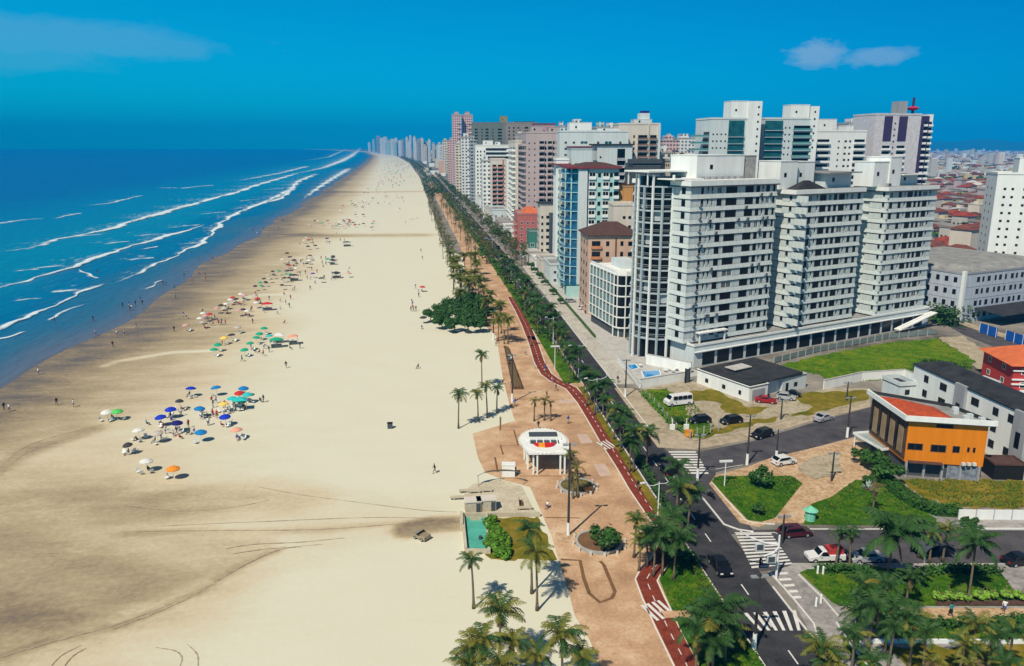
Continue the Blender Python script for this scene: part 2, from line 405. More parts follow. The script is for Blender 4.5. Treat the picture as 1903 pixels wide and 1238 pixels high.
Ll.new(tcn.outputs['Object'], mp.inputs[0]); Ll.new(mp.outputs[0], n1.inputs['Vector'])
f = sm_m('ADD', sm_m('DIVIDE', ad.outputs['Fac'], 400.), sm_m('MULTIPLY', sm_m('SUBTRACT', n1.outputs['Fac'], .5), sm_m('MINIMUM', sm_m('DIVIDE', ad.outputs['Fac'], 150.), .22)))
cr = Nn.new('ShaderNodeValToRGB'); e = cr.color_ramp.elements
e[0].position = 0.; e[0].color = (.12, .13, .17, 1); e[1].position = 1.; e[1].color = (.0, .1, .31, 1)
for p, c in ((.03, (.03, .12, .21)), (.09, (.0, .13, .28)), (.2, (.0, .2, .34)), (.42, (.0, .17, .34)), (.7, (.0, .11, .31))):
    x = e.new(p); x.color = (*c, 1)
Ll.new(f, cr.inputs['Fac']); Ll.new(cr.outputs[0], b.inputs['Base Color'])
b.inputs['Roughness'].default_value = .32; b.inputs['Specular IOR Level'].default_value = .3; b.inputs['IOR'].default_value = 1.33
n2 = Nn.new('ShaderNodeTexNoise'); n2.inputs['Scale'].default_value = .28; n2.inputs['Detail'].default_value = 8
mp2 = Nn.new('ShaderNodeMapping'); mp2.inputs['Scale'].default_value = (1, .35, 1)
Ll.new(tcn.outputs['Object'], mp2.inputs[0]); Ll.new(mp2.outputs[0], n2.inputs['Vector'])
bp = Nn.new('ShaderNodeBump'); bp.inputs['Strength'].default_value = .8; bp.inputs['Distance'].default_value = 1.1
Ll.new(n2.outputs['Fac'], bp.inputs['Height']); Ll.new(bp.outputs['Normal'], b.inputs['Normal'])
me.materials.append(wt); me.update(); inst(me, 'sea', kind='structure')
# breaking waves: ridged strips of foam that ride on the water
fm = bpy.data.materials.new('sea_foam'); nt, Nn, Ll = nodes(fm); b = Nn['Principled BSDF']; b.inputs['Roughness'].default_value = .6
ad = Nn.new('ShaderNodeAttribute'); ad.attribute_name = 'foam'; tcn = Nn.new('ShaderNodeTexCoord')
n1 = Nn.new('ShaderNodeTexNoise'); n1.inputs['Scale'].default_value = .3; n1.inputs['Detail'].default_value = 7; n1.inputs['Roughness'].default_value = .72
mp = Nn.new('ShaderNodeMapping'); mp.inputs['Scale'].default_value = (1, .4, 1)
Ll.new(tcn.outputs['Object'], mp.inputs[0]); Ll.new(mp.outputs[0], n1.inputs['Vector'])
v = sm_m('ADD', ad.outputs['Fac'], sm_m('MULTIPLY', sm_m('SUBTRACT', n1.outputs['Fac'], .52), 1.9))
mr = Nn.new('ShaderNodeMapRange'); mr.inputs['From Min'].default_value = .16; mr.inputs['From Max'].default_value = .8; Ll.new(v, mr.inputs['Value'])
tr = Nn.new('ShaderNodeBsdfTransparent'); mxs = Nn.new('ShaderNodeMixShader')
b.inputs['Base Color'].default_value = (.72, .84, .88, 1)
Ll.new(mr.outputs[0], mxs.inputs[0]); Ll.new(tr.outputs[0], mxs.inputs[1]); Ll.new(b.outputs[0], mxs.inputs[2])
Ll.new(mxs.outputs[0], Nn['Material Output'].inputs['Surface'])
def foam(pts, w0, w1, hgt=.45, dens=1., tail=2.):
    P = [G(u, v) for u, v in pts]; Q = []
    for a, c in zip(P, P[1:]):
        n = max(2, int(math.dist(a, c) / max(2., a[1] * .012)))
        for i in range(n): Q.append((a[0] + (c[0] - a[0]) * i / n, a[1] + (c[1] - a[1]) * i / n))
    Q.append(P[-1]); vs = []; fs = []; fo = []; n = len(Q)
    prof = [(-1., 0, 0), (-.55, .5, .8), (-.2, .95, 1.), (.1, 1., .95), (.45, .6, .5), (1., .2, .25), (1. + tail, .0, .0)]
    ph = U(0, 9)
    for i, (x, y) in enumerate(Q):
        t = i / (n - 1); a = Q[max(0, i - 1)]; c = Q[min(n - 1, i + 1)]
        dx, dy = c[0] - a[0], c[1] - a[1]; l = math.hypot(dx, dy) + 1e-6; nx, ny = -dy / l, dx / l
        if nx < 0: nx, ny = -nx, -ny          # towards the beach
        wd = 2.2 * (w0 + (w1 - w0) * t) * (.65 + .35 * math.sin(y * .07 + ph) + .15 * math.sin(y * .31)) ; en = min(1, 6 * t, 6 * (1 - t)) ** .6
        off = .9 * math.sin(y * .13 + ph) + .5 * math.sin(y * .37) + .25 * math.sin(y * 1.1)
        for p, hh, d in prof:
            vs.append((x - nx * (p * wd - off), y - ny * (p * wd - off), .1 + hgt * hh * en)); fo.append(d * en * dens)
    k = len(prof)
    for i in range(n - 1):
        for j in range(k - 1): fs.append((i * k + j, i * k + j + 1, (i + 1) * k + j + 1, (i + 1) * k + j))
    me = bpy.data.meshes.new('wave_foam'); me.from_pydata(vs, [], fs)
    at = me.attributes.new('foam', 'FLOAT', 'POINT'); at.data.foreach_set('value', fo)
    me.polygons.foreach_set('use_smooth', [True] * len(fs)); me.materials.append(fm); me.update()
    inst(me, 'wave_foam', kind='stuff')
foam([(-40, 474), (10, 468), (52, 462), (110, 445), (200, 428), (238, 414), (300, 397), (340, 385), (366, 378), (400, 368), (440, 358), (475, 345), (520, 332), (560, 320)], 1.3, 4., .5, 1.1, tail=6)
foam([(240, 414), (300, 397), (340, 385), (372, 377)], 2.2, 2.2, .9, 1.2, tail=4)
foam([(545, 324), (600, 312), (635, 299), (652, 290), (664, 281), (670, 275)], 6., 34., .7, 1.2, tail=3)
foam([(-40, 541), (0, 534), (60, 521), (140, 495), (200, 472), (240, 460), (300, 442), (350, 428), (385, 418)], .9, 1.6, .5, 1.1, tail=5)
foam([(-40, 622), (0, 611), (50, 592), (110, 563), (160, 541), (198, 527)], .7, .9, .3, 1.1, tail=3)
foam([(205, 532), (250, 510), (306, 485), (322, 478), (352, 463), (378, 450), (400, 428), (410, 415), (438, 397), (480, 380), (520, 370), (552, 345)], .5, 2.6, .3, 1.05, tail=4)
foam([(440, 397), (500, 372), (540, 352), (552, 338), (590, 322)], 1.4, 5., .3, .9, tail=5)
foam([(560, 372), (590, 350), (612, 335), (650, 312)], 1.2, 9., .3, .85, tail=3)
foam([(-20, 634), (20, 628), (55, 615)], .5, .5, .2, .95); foam([(85, 598), (120, 582), (155, 565)], .4, .4, .2, .7); foam([(265, 540), (300, 520)], .4, .4, .2, .7)
foam([(100, 407), (150, 396)], 1., 1.2, .3, .95, tail=5); foam([(150, 383), (200, 379), (265, 363)], 1., 1.5, .3, .85, tail=6)
foam([(-20, 418), (50, 408), (90, 406)], 3.2, 2., .15, .66, tail=6); foam([(288, 349), (340, 350), (400, 344)], 2.4, 2., .3, .8, tail=6)
foam([(400, 337), (450, 335), (520, 322), (575, 308)], 2.6, 8., .2, .7, tail=5); foam([(560, 300), (610, 292), (645, 277)], 6., 24., .2, .72, tail=3)
foam([(262, 465), (300, 457)], .8, .8, .2, .8, tail=3); foam([(150, 500), (180, 520)], .6, .5, .2, .9)
for (u, v, l) in ((60, 500, 70), (300, 425, 80), (100, 445, 110), (20, 505, 60), (180, 455, 70), (230, 485, 60), (330, 455, 50), (420, 390, 60), (360, 400, 70), (480, 355, 60), (20, 560, 60), (90, 545, 60), (520, 345, 50), (440, 375, 50), (250, 440, 60)):
    foam([(u, v), (u + l / 2, v - l * .06), (u + l, v - l * .1)], 1.1, 1.6, .06, .55, tail=7)
# tyre tracks and raked lines pressed into the sand
def track_lines(lines):
    TM = M('damp_sand_track', (.46, .38, .27), .95, var=.3, scale=1.2)
    m = MB()
    for pts, w_ in lines:
        P = [G(u, v) for u, v in pts]; Q = []
        for i in range(len(P) - 1):
            p0, p1, p2, p3 = P[max(0, i - 1)], P[i], P[i + 1], P[min(len(P) - 1, i + 2)]
            for k in range(8):
                t = k / 8; Q.append(tuple(.5 * (2 * b_ + (c_ - a_) * t + (2 * a_ - 5 * b_ + 4 * c_ - d_) * t * t + (3 * b_ - a_ - 3 * c_ + d_) * t ** 3) for a_, b_, c_, d_ in zip(p0, p1, p2, p3)))
        Q.append(P[-1])
        for i in range(len(Q) - 1):
            (x0, y0), (x1, y1) = Q[i], Q[i + 1]; dx, dy = x1 - x0, y1 - y0; l = math.hypot(dx, dy) + 1e-9; t = i / len(Q); ww = w_ * (.35 + .65 * math.sin(math.pi * min(1, .08 + t * .9))) * (.7 + .3 * math.sin(i * 1.7))
            nx, ny = -dy / l * ww / 2, dx / l * ww / 2; m.face([(x0 - nx, y0 - ny, .036), (x1 - nx, y1 - ny, .036), (x1 + nx, y1 + ny, .036), (x0 + nx, y0 + ny, .036)], TM)
    m.build('tyre_track', kind='structure')
track_lines([([(210, 1170), (300, 1135), (370, 1102), (440, 1058), (520, 1022), (600, 1012)], .28), ([(0, 1222), (110, 1190), (220, 1160), (320, 1122)], .3), ([(250, 988), (420, 986), (600, 984), (760, 972)], .22), ([(300, 978), (480, 970), (700, 962), (850, 966)], .18),
    ([(120, 1238), (135, 1220), (160, 1205)], .22), ([(95, 1238), (115, 1218), (150, 1200)], .18), ([(335, 1238), (338, 1222), (325, 1210), (290, 1204)], .2), ([(368, 1238), (366, 1216), (348, 1198)], .18),
    ([(0, 870), (40, 835), (100, 812), (190, 790)], .2), ([(0, 885), (50, 842), (130, 815)], .14), ([(480, 905), (560, 920), (650, 932), (780, 948), (850, 952)], .16), ([(420, 1020), (470, 1012), (560, 1008), (640, 1000)], .25), ([(430, 1030), (500, 1020), (560, 1018)], .2),
    ([(230, 940), (330, 950), (420, 945), (500, 930)], .16), ([(60, 1030), (130, 1028)], .12), ([(80, 1045), (120, 1056)], .12), ([(200, 930), (230, 770), (300, 745)], .0001)])
# ---------------------------------------------------------------- overlays on the land
def tri(m, poly, z, mat):
    from mathutils.geometry import tessellate_polygon
    t = tessellate_polygon([[Vector((x, y, 0)) for x, y in poly]])
    for f in t:
        q = [poly[i] for i in f]
        a = (q[1][0] - q[0][0]) * (q[2][1] - q[0][1]) - (q[2][0] - q[0][0]) * (q[1][1] - q[0][1])
        if a < 0: q = q[::-1]
        m.face([(x, y, z) for x, y in q], mat)
RAGGED = {'grass_patch': .34, 'field': .3, 'stone_bed': .25, 'rubble_ground': .4, 'dry_lawn': .1, 'court_lawn': .1}
def ragged(P):
    """a worn, wandering outline instead of a ruled one"""
    O = []; n = len(P); r = random.Random(int(abs(P[0][0]) * 97))
    for i in range(n):
        p1, p2 = P[i], P[(i + 1) % n]; k = max(4, int(math.dist(p1, p2) / .9))
        for j in range(k):
            t = j / k; q = [b_ + (c_ - b_) * t for b_, c_ in zip(p1, p2)]
            O.append((q[0] + r.gauss(0, .34) * .6 + .3 * math.sin(q[1] * 1.1), q[1] + r.gauss(0, .34) * .6 + .3 * math.sin(q[0] * 1.3)))
    return O
def sheet(name, pts, z, mat, kind='structure', world=False, **k):
    P = pts if world else [G(u, v) for u, v in pts]
    if name in RAGGED: P = ragged(P)
    a = sum(P[i][0] * P[(i + 1) % len(P)][1] - P[(i + 1) % len(P)][0] * P[i][1] for i in range(len(P)))
    if a < 0: P = P[::-1]
    m = MB()
    if name in RAGGED: tri(m, P, z, mat)
    else: m.face([(x, y, z) for x, y in P], mat)
    return m.build(name, kind=kind, **k)
def slab(name, pts, z0, z1, mat, kind='structure', world=False, **k):
    P = pts if world else [G(u, v) for u, v in pts]
    if name in RAGGED: P = ragged(P)
    a = sum(P[i][0] * P[(i + 1) % len(P)][1] - P[(i + 1) % len(P)][0] * P[i][1] for i in range(len(P)))
    if a < 0: P = P[::-1]
    m = MB(); m.prism(P, z0, z1, mat)
    if name in RAGGED: m.f = [f for f in m.f if len(f) == 4]; m.m = m.m[:len(m.f)]; tri(m, P, z1, mat)
    return m.build(name, kind=kind, **k)
def ribbon(m, P, w, z, mat, z0=None):
    """a strip of width w along world points P; a raised box section when z0 is given"""
    L_ = []; R_ = []
    for i, (x, y) in enumerate(P):
        a = P[max(0, i - 1)]; c = P[min(len(P) - 1, i + 1)]; dx, dy = c[0] - a[0], c[1] - a[1]; l = math.hypot(dx, dy) + 1e-9
        nx, ny = -dy / l * w / 2, dx / l * w / 2; L_.append((x + nx, y + ny)); R_.append((x - nx, y - ny))
    for i in range(len(P) - 1):
        q = [L_[i], R_[i], R_[i + 1], L_[i + 1]]
        if z0 is None: m.face([(a, b_, z) for a, b_ in q], mat)
        else: m.hexa([(a, b_, z0) for a, b_ in q] + [(a, b_, z) for a, b_ in q], mat)
def offset(P, d):
    O = []
    for i, (x, y) in enumerate(P):
        a = P[max(0, i - 1)]; c = P[min(len(P) - 1, i + 1)]; dx, dy = c[0] - a[0], c[1] - a[1]; l = math.hypot(dx, dy) + 1e-9
        O.append((x + dy / l * d, y - dx / l * d))
    return O
PAVE = ground_mat('promenade_paving', [(.3, (.44, .27, .16)), (.5, (.58, .37, .22)), (.7, (.72, .52, .34))], .06, fine=2.5, bump=.15)
ASPH = ground_mat('asphalt', [(.3, (.035, .037, .042)), (.5, (.052, .053, .06)), (.72, (.075, .073, .08))], .09, fine=3., rough=.85)
ASPH2 = ground_mat('side_street_asphalt', [(.3, (.06, .058, .066)), (.5, (.088, .084, .094)), (.72, (.12, .113, .12))], .09, fine=3., rough=.85)
PAVE_=1
SIDE = ground_mat('beige_sidewalk', [(.3, (.34, .28, .19)), (.5, (.46, .38, .27)), (.7, (.52, .45, .34))], .15, fine=2.)
GSIDE = ground_mat('grey_sidewalk', [(.3, (.24, .23, .22)), (.5, (.34, .32, .31)), (.7, (.44, .42, .4))], .15, fine=2.)
RED = ground_mat('cycle_path_red', [(.3, (.17, .035, .022)), (.7, (.28, .065, .04))], .3, fine=3.)
WLINE = M('road_paint', (.75, .74, .7), .6, var=.12, scale=2.)
GRASS = ground_mat('lawn_grass', [(.3, (.022, .085, .004)), (.5, (.05, .14, .006)), (.7, (.13, .2, .012))], .16, fine=5., bump=.8)
GRASS2 = ground_mat('field_grass', [(.3, (.05, .12, .004)), (.5, (.1, .2, .006)), (.7, (.2, .23, .012))], .09, fine=3., bump=.8)
GRASS3 = ground_mat('dry_grass', [(.3, (.1, .12, .01)), (.5, (.19, .16, .015)), (.7, (.3, .22, .04))], .12, fine=4., bump=.8)
PINKP = ground_mat('pinkish_brick_paving', [(.3, (.38, .23, .12)), (.5, (.56, .38, .23)), (.7, (.68, .52, .35))], .35, fine=4.)
DIRT = ground_mat('pale_dirt', [(.3, (.3, .25, .16)), (.5, (.44, .38, .27)), (.7, (.52, .46, .35))], .25, fine=3.)
PALE = ground_mat('pale_sidewalk', [(.3, (.38, .36, .32)), (.5, (.52, .49, .43)), (.7, (.6, .57, .5))], .3, fine=2.5)
# avenue centreline
ARY = [20 + i * 8 for i in range(40)] + [340 * 1.04 ** i for i in range(66)]
def avx(y): return 35.15 + coff(y)
AV = [(avx(y), y) for y in ARY]
m = MB(); ribbon(m, AV, 6.7, .012, ASPH); m.build('avenue', kind='structure')
m = MB(); ribbon(m, offset(AV, 5.6), 4.5, .11, SIDE, .0); m.build('sidewalk', kind='structure') if 0 else None
# promenade
prom = px_line([(1135, 1290), (1114, 1238), (1096, 1190), (1068, 1144), (1056, 1098), (1038, 1040), (1025, 997), (1007, 955), (985, 905), (940, 893), (901, 878), (888, 850), (878, 806), (915, 795), (957, 782), (946, 750), (934, 700), (928, 660), (922, 625)])
prom += [(13.5, y) for y in (225, 260, 325)] + [(edx(y) + 8, y) for y in (400, 460, 600, 800, 1100)]
back = [(avx(y) - 3.6, y) for y in (1100, 800, 600, 460, 400, 325, 260, 225, 180, 150, 120)] + [(31.4, 95), (31.4, 80), (31.4, 66), (31.4, 55)]
m = MB()
tri(m, prom + back, .02, PAVE); m.build('promenade', kind='structure')
# right-hand footway along the avenue, broken by the two side streets
def strip(name, x0, x1, y0, y1, z0, z1, mat):
    m = MB(); m.box(x0, y0, z0, x1, y1, z1, mat); return m.build(name, kind='structure')
strip('sidewalk', 38.65, 42.9, 158, 330, 0., .12, PALE)
slab('sidewalk', [(1297, 836), (1222, 832), (1142, 722), (1180, 722), (1255, 800), (1290, 822), (1400, 797), (1617, 748), (1617, 757), (1500, 786), (1398, 817)], 0., .12, SIDE)
# side streets and forecourts
sheet('side_street', [(1205, 838), (1297, 840), (1398, 820), (1500, 789), (1617, 757), (1700, 735), (1700, 790), (1585, 812), (1500, 836), (1400, 860), (1330, 878), (1330, 905), (1400, 985), (1330, 1000), (1240, 900)], .008, ASPH2)
sheet('cross_street', [(1380, 985), (1470, 984), (1640, 984), (2100, 984), (2100, 1052), (1640, 1050), (1470, 1050), (1440, 1060), (1395, 1062)], .008, ASPH2)
slab('plaza_paving', [(1390, 868), (1430, 853), (1585, 815), (1640, 842), (1650, 890), (1600, 930), (1562, 974), (1432, 972), (1412, 980), (1375, 972), (1318, 900), (1330, 884)], 0., .09, PINKP)
slab('lawn', [(1323, 897), (1327, 889), (1339, 886), (1470, 886), (1491, 900), (1440, 964), (1415, 971), (1390, 968)], 0., .16, GRASS)
slab('lawn', [(1493, 975), (1508, 938), (1545, 925), (1590, 893), (1650, 900), (1690, 935), (1740, 966), (1740, 978)], 0., .15, GRASS)
slab('dry_lawn', [(1672, 892), (1750, 892), (1990, 897), (1990, 946), (1785, 943), (1720, 930)], 0., .14, GRASS3)
slab('stone_bed', [(1478, 874), (1508, 850), (1560, 845), (1560, 880), (1520, 893)], .0, .2, DIRT)
slab('footpath', [(1660, 893), (1672, 892), (1720, 930), (1790, 950), (2100, 955), (2100, 982), (1740, 982), (1700, 940)], 0., .1, GSIDE)
# south-east garden
slab('garden_paving', [(1432, 1064), (1470, 1052), (2100, 1052), (2100, 1420), (1720, 1420), (1535, 1238), (1480, 1128)], 0., .1, GSIDE)
slab('lawn', [(1486, 1066), (1500, 1060), (1855, 1060), (1905, 1128), (1560, 1128), (1545, 1120)], .1, .17, GRASS)
slab('brown_path', [(1570, 1132), (2100, 1132), (2100, 1158), (1600, 1160)], .1, .13, PINKP)
slab('lawn', [(1615, 1163), (2100, 1160), (2100, 1192), (1650, 1193)], .1, .17, GRASS)
slab('dry_lawn', [(1640, 1202), (2100, 1202), (2100, 1330), (1790, 1330)], .1, .17, GRASS3)
slab('dry_lawn', [(1560, 1180), (1570, 1175), (1700, 1330), (1640, 1330)], .1, .16, GRASS)
# verge between promenade and avenue
VER = [(1236, 1104), (1225, 1075), (1252, 1040), (1262, 1020), (1277, 1015), (1298, 1050), (1345, 1118), (1425, 1245), (1480, 1330), (1350, 1330), (1300, 1238), (1262, 1165)]
slab('grass_verge', VER, 0., .1, GRASS)
sheet('footpath', [(1228, 1137), (1330, 1135), (1338, 1148), (1236, 1150)], .108, PAVE)
m = MB(); ribbon(m, [(30.9, y) for y in (88, 100, 120, 140, 157)], 1.2, .1, GRASS3, 0.); m.build('verge_strip', kind='structure')
m = MB(); ribbon(m, [(29.6 + coff(y), y) for y in (160, 200, 260, 330, 420, 560, 800, 1100, 1400)], 3.6, .1, GRASS, 0.); m.build('verge_strip', kind='structure')
# corner plot with the parked cars
slab('corner_plot', [(1189, 723), (1270, 709), (1282, 708), (1410, 746), (1450, 748), (1530, 722), (1617, 722), (1617, 747), (1400, 796), (1290, 820), (1256, 800)], 0., .06, DIRT)
sheet('grass_patch', [(1192, 727), (1240, 722), (1256, 735), (1280, 740), (1275, 770), (1330, 795), (1300, 815), (1280, 815), (1256, 798)], .072, GRASS2)
sheet('grass_patch', [(1280, 728), (1325, 724), (1390, 757), (1430, 757), (1400, 772), (1345, 768), (1335, 748), (1290, 745)], .072, GRASS3)
sheet('grass_patch', [(1320, 800), (1400, 780), (1450, 775), (1440, 783), (1300, 815)], .072, GRASS3)
sheet('grass_patch', [(1475, 742), (1490, 730), (1615, 726), (1615, 742), (1500, 772), (1465, 775), (1510, 758)], .072, GRASS3)
slab('field', [(1434, 683), (1524, 661), (1652, 637), (1742, 630), (1770, 645), (1812, 672), (1800, 690), (1690, 690), (1672, 705), (1553, 711), (1521, 696), (1480, 689)], 0., .1, GRASS2)
slab('rubble_ground', [(1742, 628), (1790, 625), (1850, 665), (1850, 690), (1812, 686), (1812, 672), (1770, 645)], 0., .07, DIRT)
sheet('back_street', [(1735, 590), (1760, 588), (1815, 608), (2050, 680), (2050, 700), (1903, 668), (1790, 622)], .012, ASPH2)
slab('sidewalk', [(1765, 588), (1815, 606), (2050, 672), (2050, 679), (1815, 614), (1760, 594)], 0., .12, SIDE)
sheet('forecourt', [(1050, 560), (1115, 580), (1118, 612), (1155, 650), (1150, 660), (1120, 625), (1070, 570)], .012, DIRT)
# kerbs and paint
m = MB(); m2 = MB()
for x0, x1, y0, y1 in ((38.5, 38.68, 40, 78), (38.5, 38.68, 128, 330), (31.65, 31.8, 40, 88), (31.65, 31.8, 88, 330)):
    m.box(x0, y0, 0, x1, y1, .15, WLINE)
m.build('kerb', kind='structure')
m = MB()
for s_ in (-3.25, 3.25): ribbon(m, offset([p for p in AV if 330 < p[1] < 1500], s_), .2, .02, WLINE)
y = 52.
while y < 420:
    m.box(35.1, y, .016, 35.25, y + 2.2, .02, WLINE); y += 6.2
m.build('lane_marking', kind='structure')
def zebra(a, b, c, d, n, frac=.5, z=.02):
    """n bars from edge a-b across to edge d-c (survey points), bars run a->d"""
    A, B, C_, D = G(*a), G(*b), G(*c), G(*d); m = MB()
    for i in range(n):
        t0, t1 = (i + .5 - frac / 2) / n, (i + .5 + frac / 2) / n
        q = [(A[0] + (B[0] - A[0]) * t0, A[1] + (B[1] - A[1]) * t0), (A[0] + (B[0] - A[0]) * t1, A[1] + (B[1] - A[1]) * t1),
             (D[0] + (C_[0] - D[0]) * t1, D[1] + (C_[1] - D[1]) * t1), (D[0] + (C_[0] - D[0]) * t0, D[1] + (C_[1] - D[1]) * t0)]
        m.box(0, 0, 0, 0, 0, 0, WLINE) if 0 else m.face([(x, y, z) for x, y in q], WLINE)
    for i, f in enumerate(m.f): pass
    return m.build('crosswalk', kind='structure')
zebra((1366, 990), (1398, 1058), (1474, 1050), (1432, 990), 11)
zebra((1241, 838), (1280, 882), (1318, 882), (1292, 838), 9, .55)
zebra((1376, 1140), (1484, 1134), (1492, 1172), (1408, 1172), 6, .42)
def pline(pts, w=.14, z=.02, mat=WLINE, name='road_line', z0=None):
    m = MB(); ribbon(m, px_line(pts), w, z, mat, z0); return m.build(name, kind='structure')
pline([(1304, 924), (1325, 950), (1345, 975), (1372, 985), (1400, 989)], .22, .14, WLINE, 'kerb', 0.)
pline([(1323, 897), (1345, 925), (1384, 967), (1400, 973), (1440, 975)], .16, .15, WLINE, 'kerb', 0.)
pline([(1365, 990), (1440, 990), (1445, 992)], .18)
pline([(1430, 1064), (1475, 1115), (1512, 1160), (1520, 1188)], .18, .16, WLINE, 'kerb', 0.)
pline([(1484, 1070), (1530, 1115), (1560, 1150)], .14, .24, WLINE, 'kerb', 0.)
pline([(1554, 1160), (1580, 1200), (1612, 1240)], .18, .26, WLINE, 'kerb', 0.)
pline([(1500, 984), (1650, 984)], .16, .1, WLINE, 'kerb', 0.); pline([(1784, 984), (2050, 985)], .3, .2, WLINE, 'kerb', 0.)
pline([(1330, 872), (1381, 864)], .14); pline([(1470, 1050), (1640, 1051), (1900, 1050)], .12, .22, LCONC, 'kerb', 0.)
# striped mark beside the island
m = MB()
for i in range(5):
    a = G(1440 + i * 9, 1068 + i * 11); m.box(a[0] - .1, a[1] - .25, .118, a[0] + 1.6 - .2 * i, a[1] + .25, .12, WLINE)
m.build('lane_marking', kind='structure')
# cycle path with white edges and a dashed middle
BK = px_line([(1318, 1310), (1277, 1238), (1241, 1167), (1214, 1110), (1201, 1078), (1212, 1058), (1227, 1045), (1243, 1012), (1238, 985), (1226, 968), (1184, 908), (1160, 868), (1128, 820), (1106, 783), (1084, 748), (1062, 722), (1030, 706), (1015, 695), (1002, 672), (992, 640), (978, 605), (965, 578), (950, 552)])
m = MB(); ribbon(m, BK, 2.3, .03, RED); m.build('cycle_path', kind='structure')
m = MB()
for s_ in (-1.3, 1.3): ribbon(m, offset(BK, s_), .16, .05, WLINE, .02)
acc = 0.
for a, b_ in zip(BK, BK[1:]):
    l = math.dist(a, b_); d = 0.
    while d < l:
        if (acc + d) % 2.4 < 1.1:
            t0, t1 = d / l, min(1, (d + .25) / l); p = (a[0] + (b_[0] - a[0]) * t0, a[1] + (b_[1] - a[1]) * t0); q = (a[0] + (b_[0] - a[0]) * t1, a[1] + (b_[1] - a[1]) * t1)
            ribbon(m, [p, q], .1, .04, WLINE)
        d += .25
    acc += l
m.build('cycle_path_marking', kind='structure')
def bars(u, v, n, w, l, gap, rz):
    x, y = G(u, v); m = MB()
    for i in range(n): m.box(i * gap, -l / 2, .045, i * gap + w, l / 2, .05, WLINE)
    m.build('cycle_crossing', loc=(x, y, 0), rz=rz, kind='structure')
bars(1205, 1140, 4, .38, 3.2, .72, .32); bars(1117, 829, 4, .3, 3.6, .62, .3)
# paving marks on the promenade
DBR = M('brown_inlay', (.2, .11, .05), .9, var=.15)
for pts, w_ in (([(1042, 1040), (1078, 1042), (1085, 1075), (1095, 1103), (1115, 1120), (1137, 1112), (1143, 1100), (1122, 1050), (1115, 1043)], .45), ([(1014, 962), (1078, 963)], .25),
             ([(967, 885), (1045, 885)], .22), ([(935, 845), (930, 828), (963, 828), (955, 800), (930, 800), (930, 775)], .3), ([(920, 850), (925, 878)], .3), ([(960, 742), (1050, 742)], .2), ([(1000, 770), (1090, 770)], .2)):
    m = MB(); ribbon(m, px_line(pts), w_, .028, DBR); m.build('paving_inlay', kind='structure')
LP = M('pale_pink_paving', (.58, .43, .35), .8, var=.1)
for q in ([(1072, 807), (1090, 807), (1102, 823), (1080, 825)], [(1103, 863), (1124, 862), (1137, 883), (1115, 886)], [(1040, 742), (1070, 744), (1074, 750), (1038, 750)], [(980, 625), (1000, 625), (1004, 632), (984, 632)]): sheet('paving_panel', q, .03, LP)

sheet('forecourt', [(42.9, 168), (51, 172), (51, 335), (42.9, 335)], .02, LCONC, world=True)
strip('hedge_strip', 42.7, 43.15, 200, 330, 0., .8, LEAFB)
m = MB()      # tar patches and drain covers on the asphalt
for (x, y, w_, l_) in ((33.2, 62, 1.1, 3.5), (36.6, 71, .9, 2.2), (34, 97, 1.3, 4.), (37.2, 108, .8, 5.), (33, 122, 1., 3.), (36, 138, 1.4, 3.), (46, 123, 3., .9), (58, 127, 4., 1.1), (70, 131, 2.2, 1.3), (52, 88, 3., 1.)):
    m.face([(x, y, .0145), (x + w_, y + .1, .0145), (x + w_ - .1, y + l_, .0145), (x - .1, y + l_ - .2, .0145)], M('tar_patch', (.03, .031, .034), .8, var=.2))
m.build('road_patch', kind='structure')
# ---------------------------------------------------------------- buildings
def winmesh(name, fr, gl, cross=True):
    m = MB(); t = .07
    m.box(-.5, -.05, 0, .5, .04, t, fr); m.box(-.5, -.05, 1 - t, .5, .04, 1, fr)
    m.box(-.5, -.05, t, -.5 + t, .04, 1 - t, fr); m.box(.5 - t, -.05, t, .5, .04, 1 - t, fr)
    m.box(-.5 + t, -.02, t, .5 - t, .03, 1 - t, gl)
    if cross: m.box(-.02, -.04, t, .02, -.021, 1 - t, fr)
    return m.mesh(name)
FRD = M('dark_frame', (.04, .04, .045), .6, var=0)
WIN = {'w': winmesh('window', WH, GLS), 'd': winmesh('window', FRD, GLS), 't': winmesh('window', WH, TEAL), 'b': winmesh('window', WH, BLUEG), 'n': winmesh('window', FRD, GLS, False), 'c': winmesh('window', WH, M('curtained_pane', (.16, .17, .17), .5, var=.3, scale=2))}
def balmesh(par, doorm, side=None):
    m = MB()
    m.box(-.5, -1, 0, .5, 0, .14, WH if side is None else side)
    m.box(-.5, -1.0, .14, .5, -.92, 1.05, par); m.box(-.5, -.92, .14, -.47, 0, 1.05, par); m.box(.47, -.92, .14, .5, 0, 1.05, par)
    m.box(-.46, -.03, .14, .46, .02, 2.35, doorm)
    return m.mesh('balcony')
BAL = {'w': balmesh(WH, GLS), 'p': balmesh(PINKG, GLS, PINKG), 'g': balmesh(M('green_balcony_glass', (.1, .3, .3), .2, var=.1), GLS), 'b': balmesh(M('aqua_parapet', (.3, .6, .68), .5, var=.05), BLUEG), 't': balmesh(TEAL, TEAL), 'k': balmesh(M('brown_parapet', (.2, .12, .1), .7), GLS, CREAM), 'd': balmesh(DGREY, GLS, DGREY), 'c': balmesh(CREAM, GLS, CREAM), 's': balmesh(GREYP, GLS, WH), 'r': balmesh(M('salmon_parapet', (.5, .24, .2), .7), GLS, CREAM)}
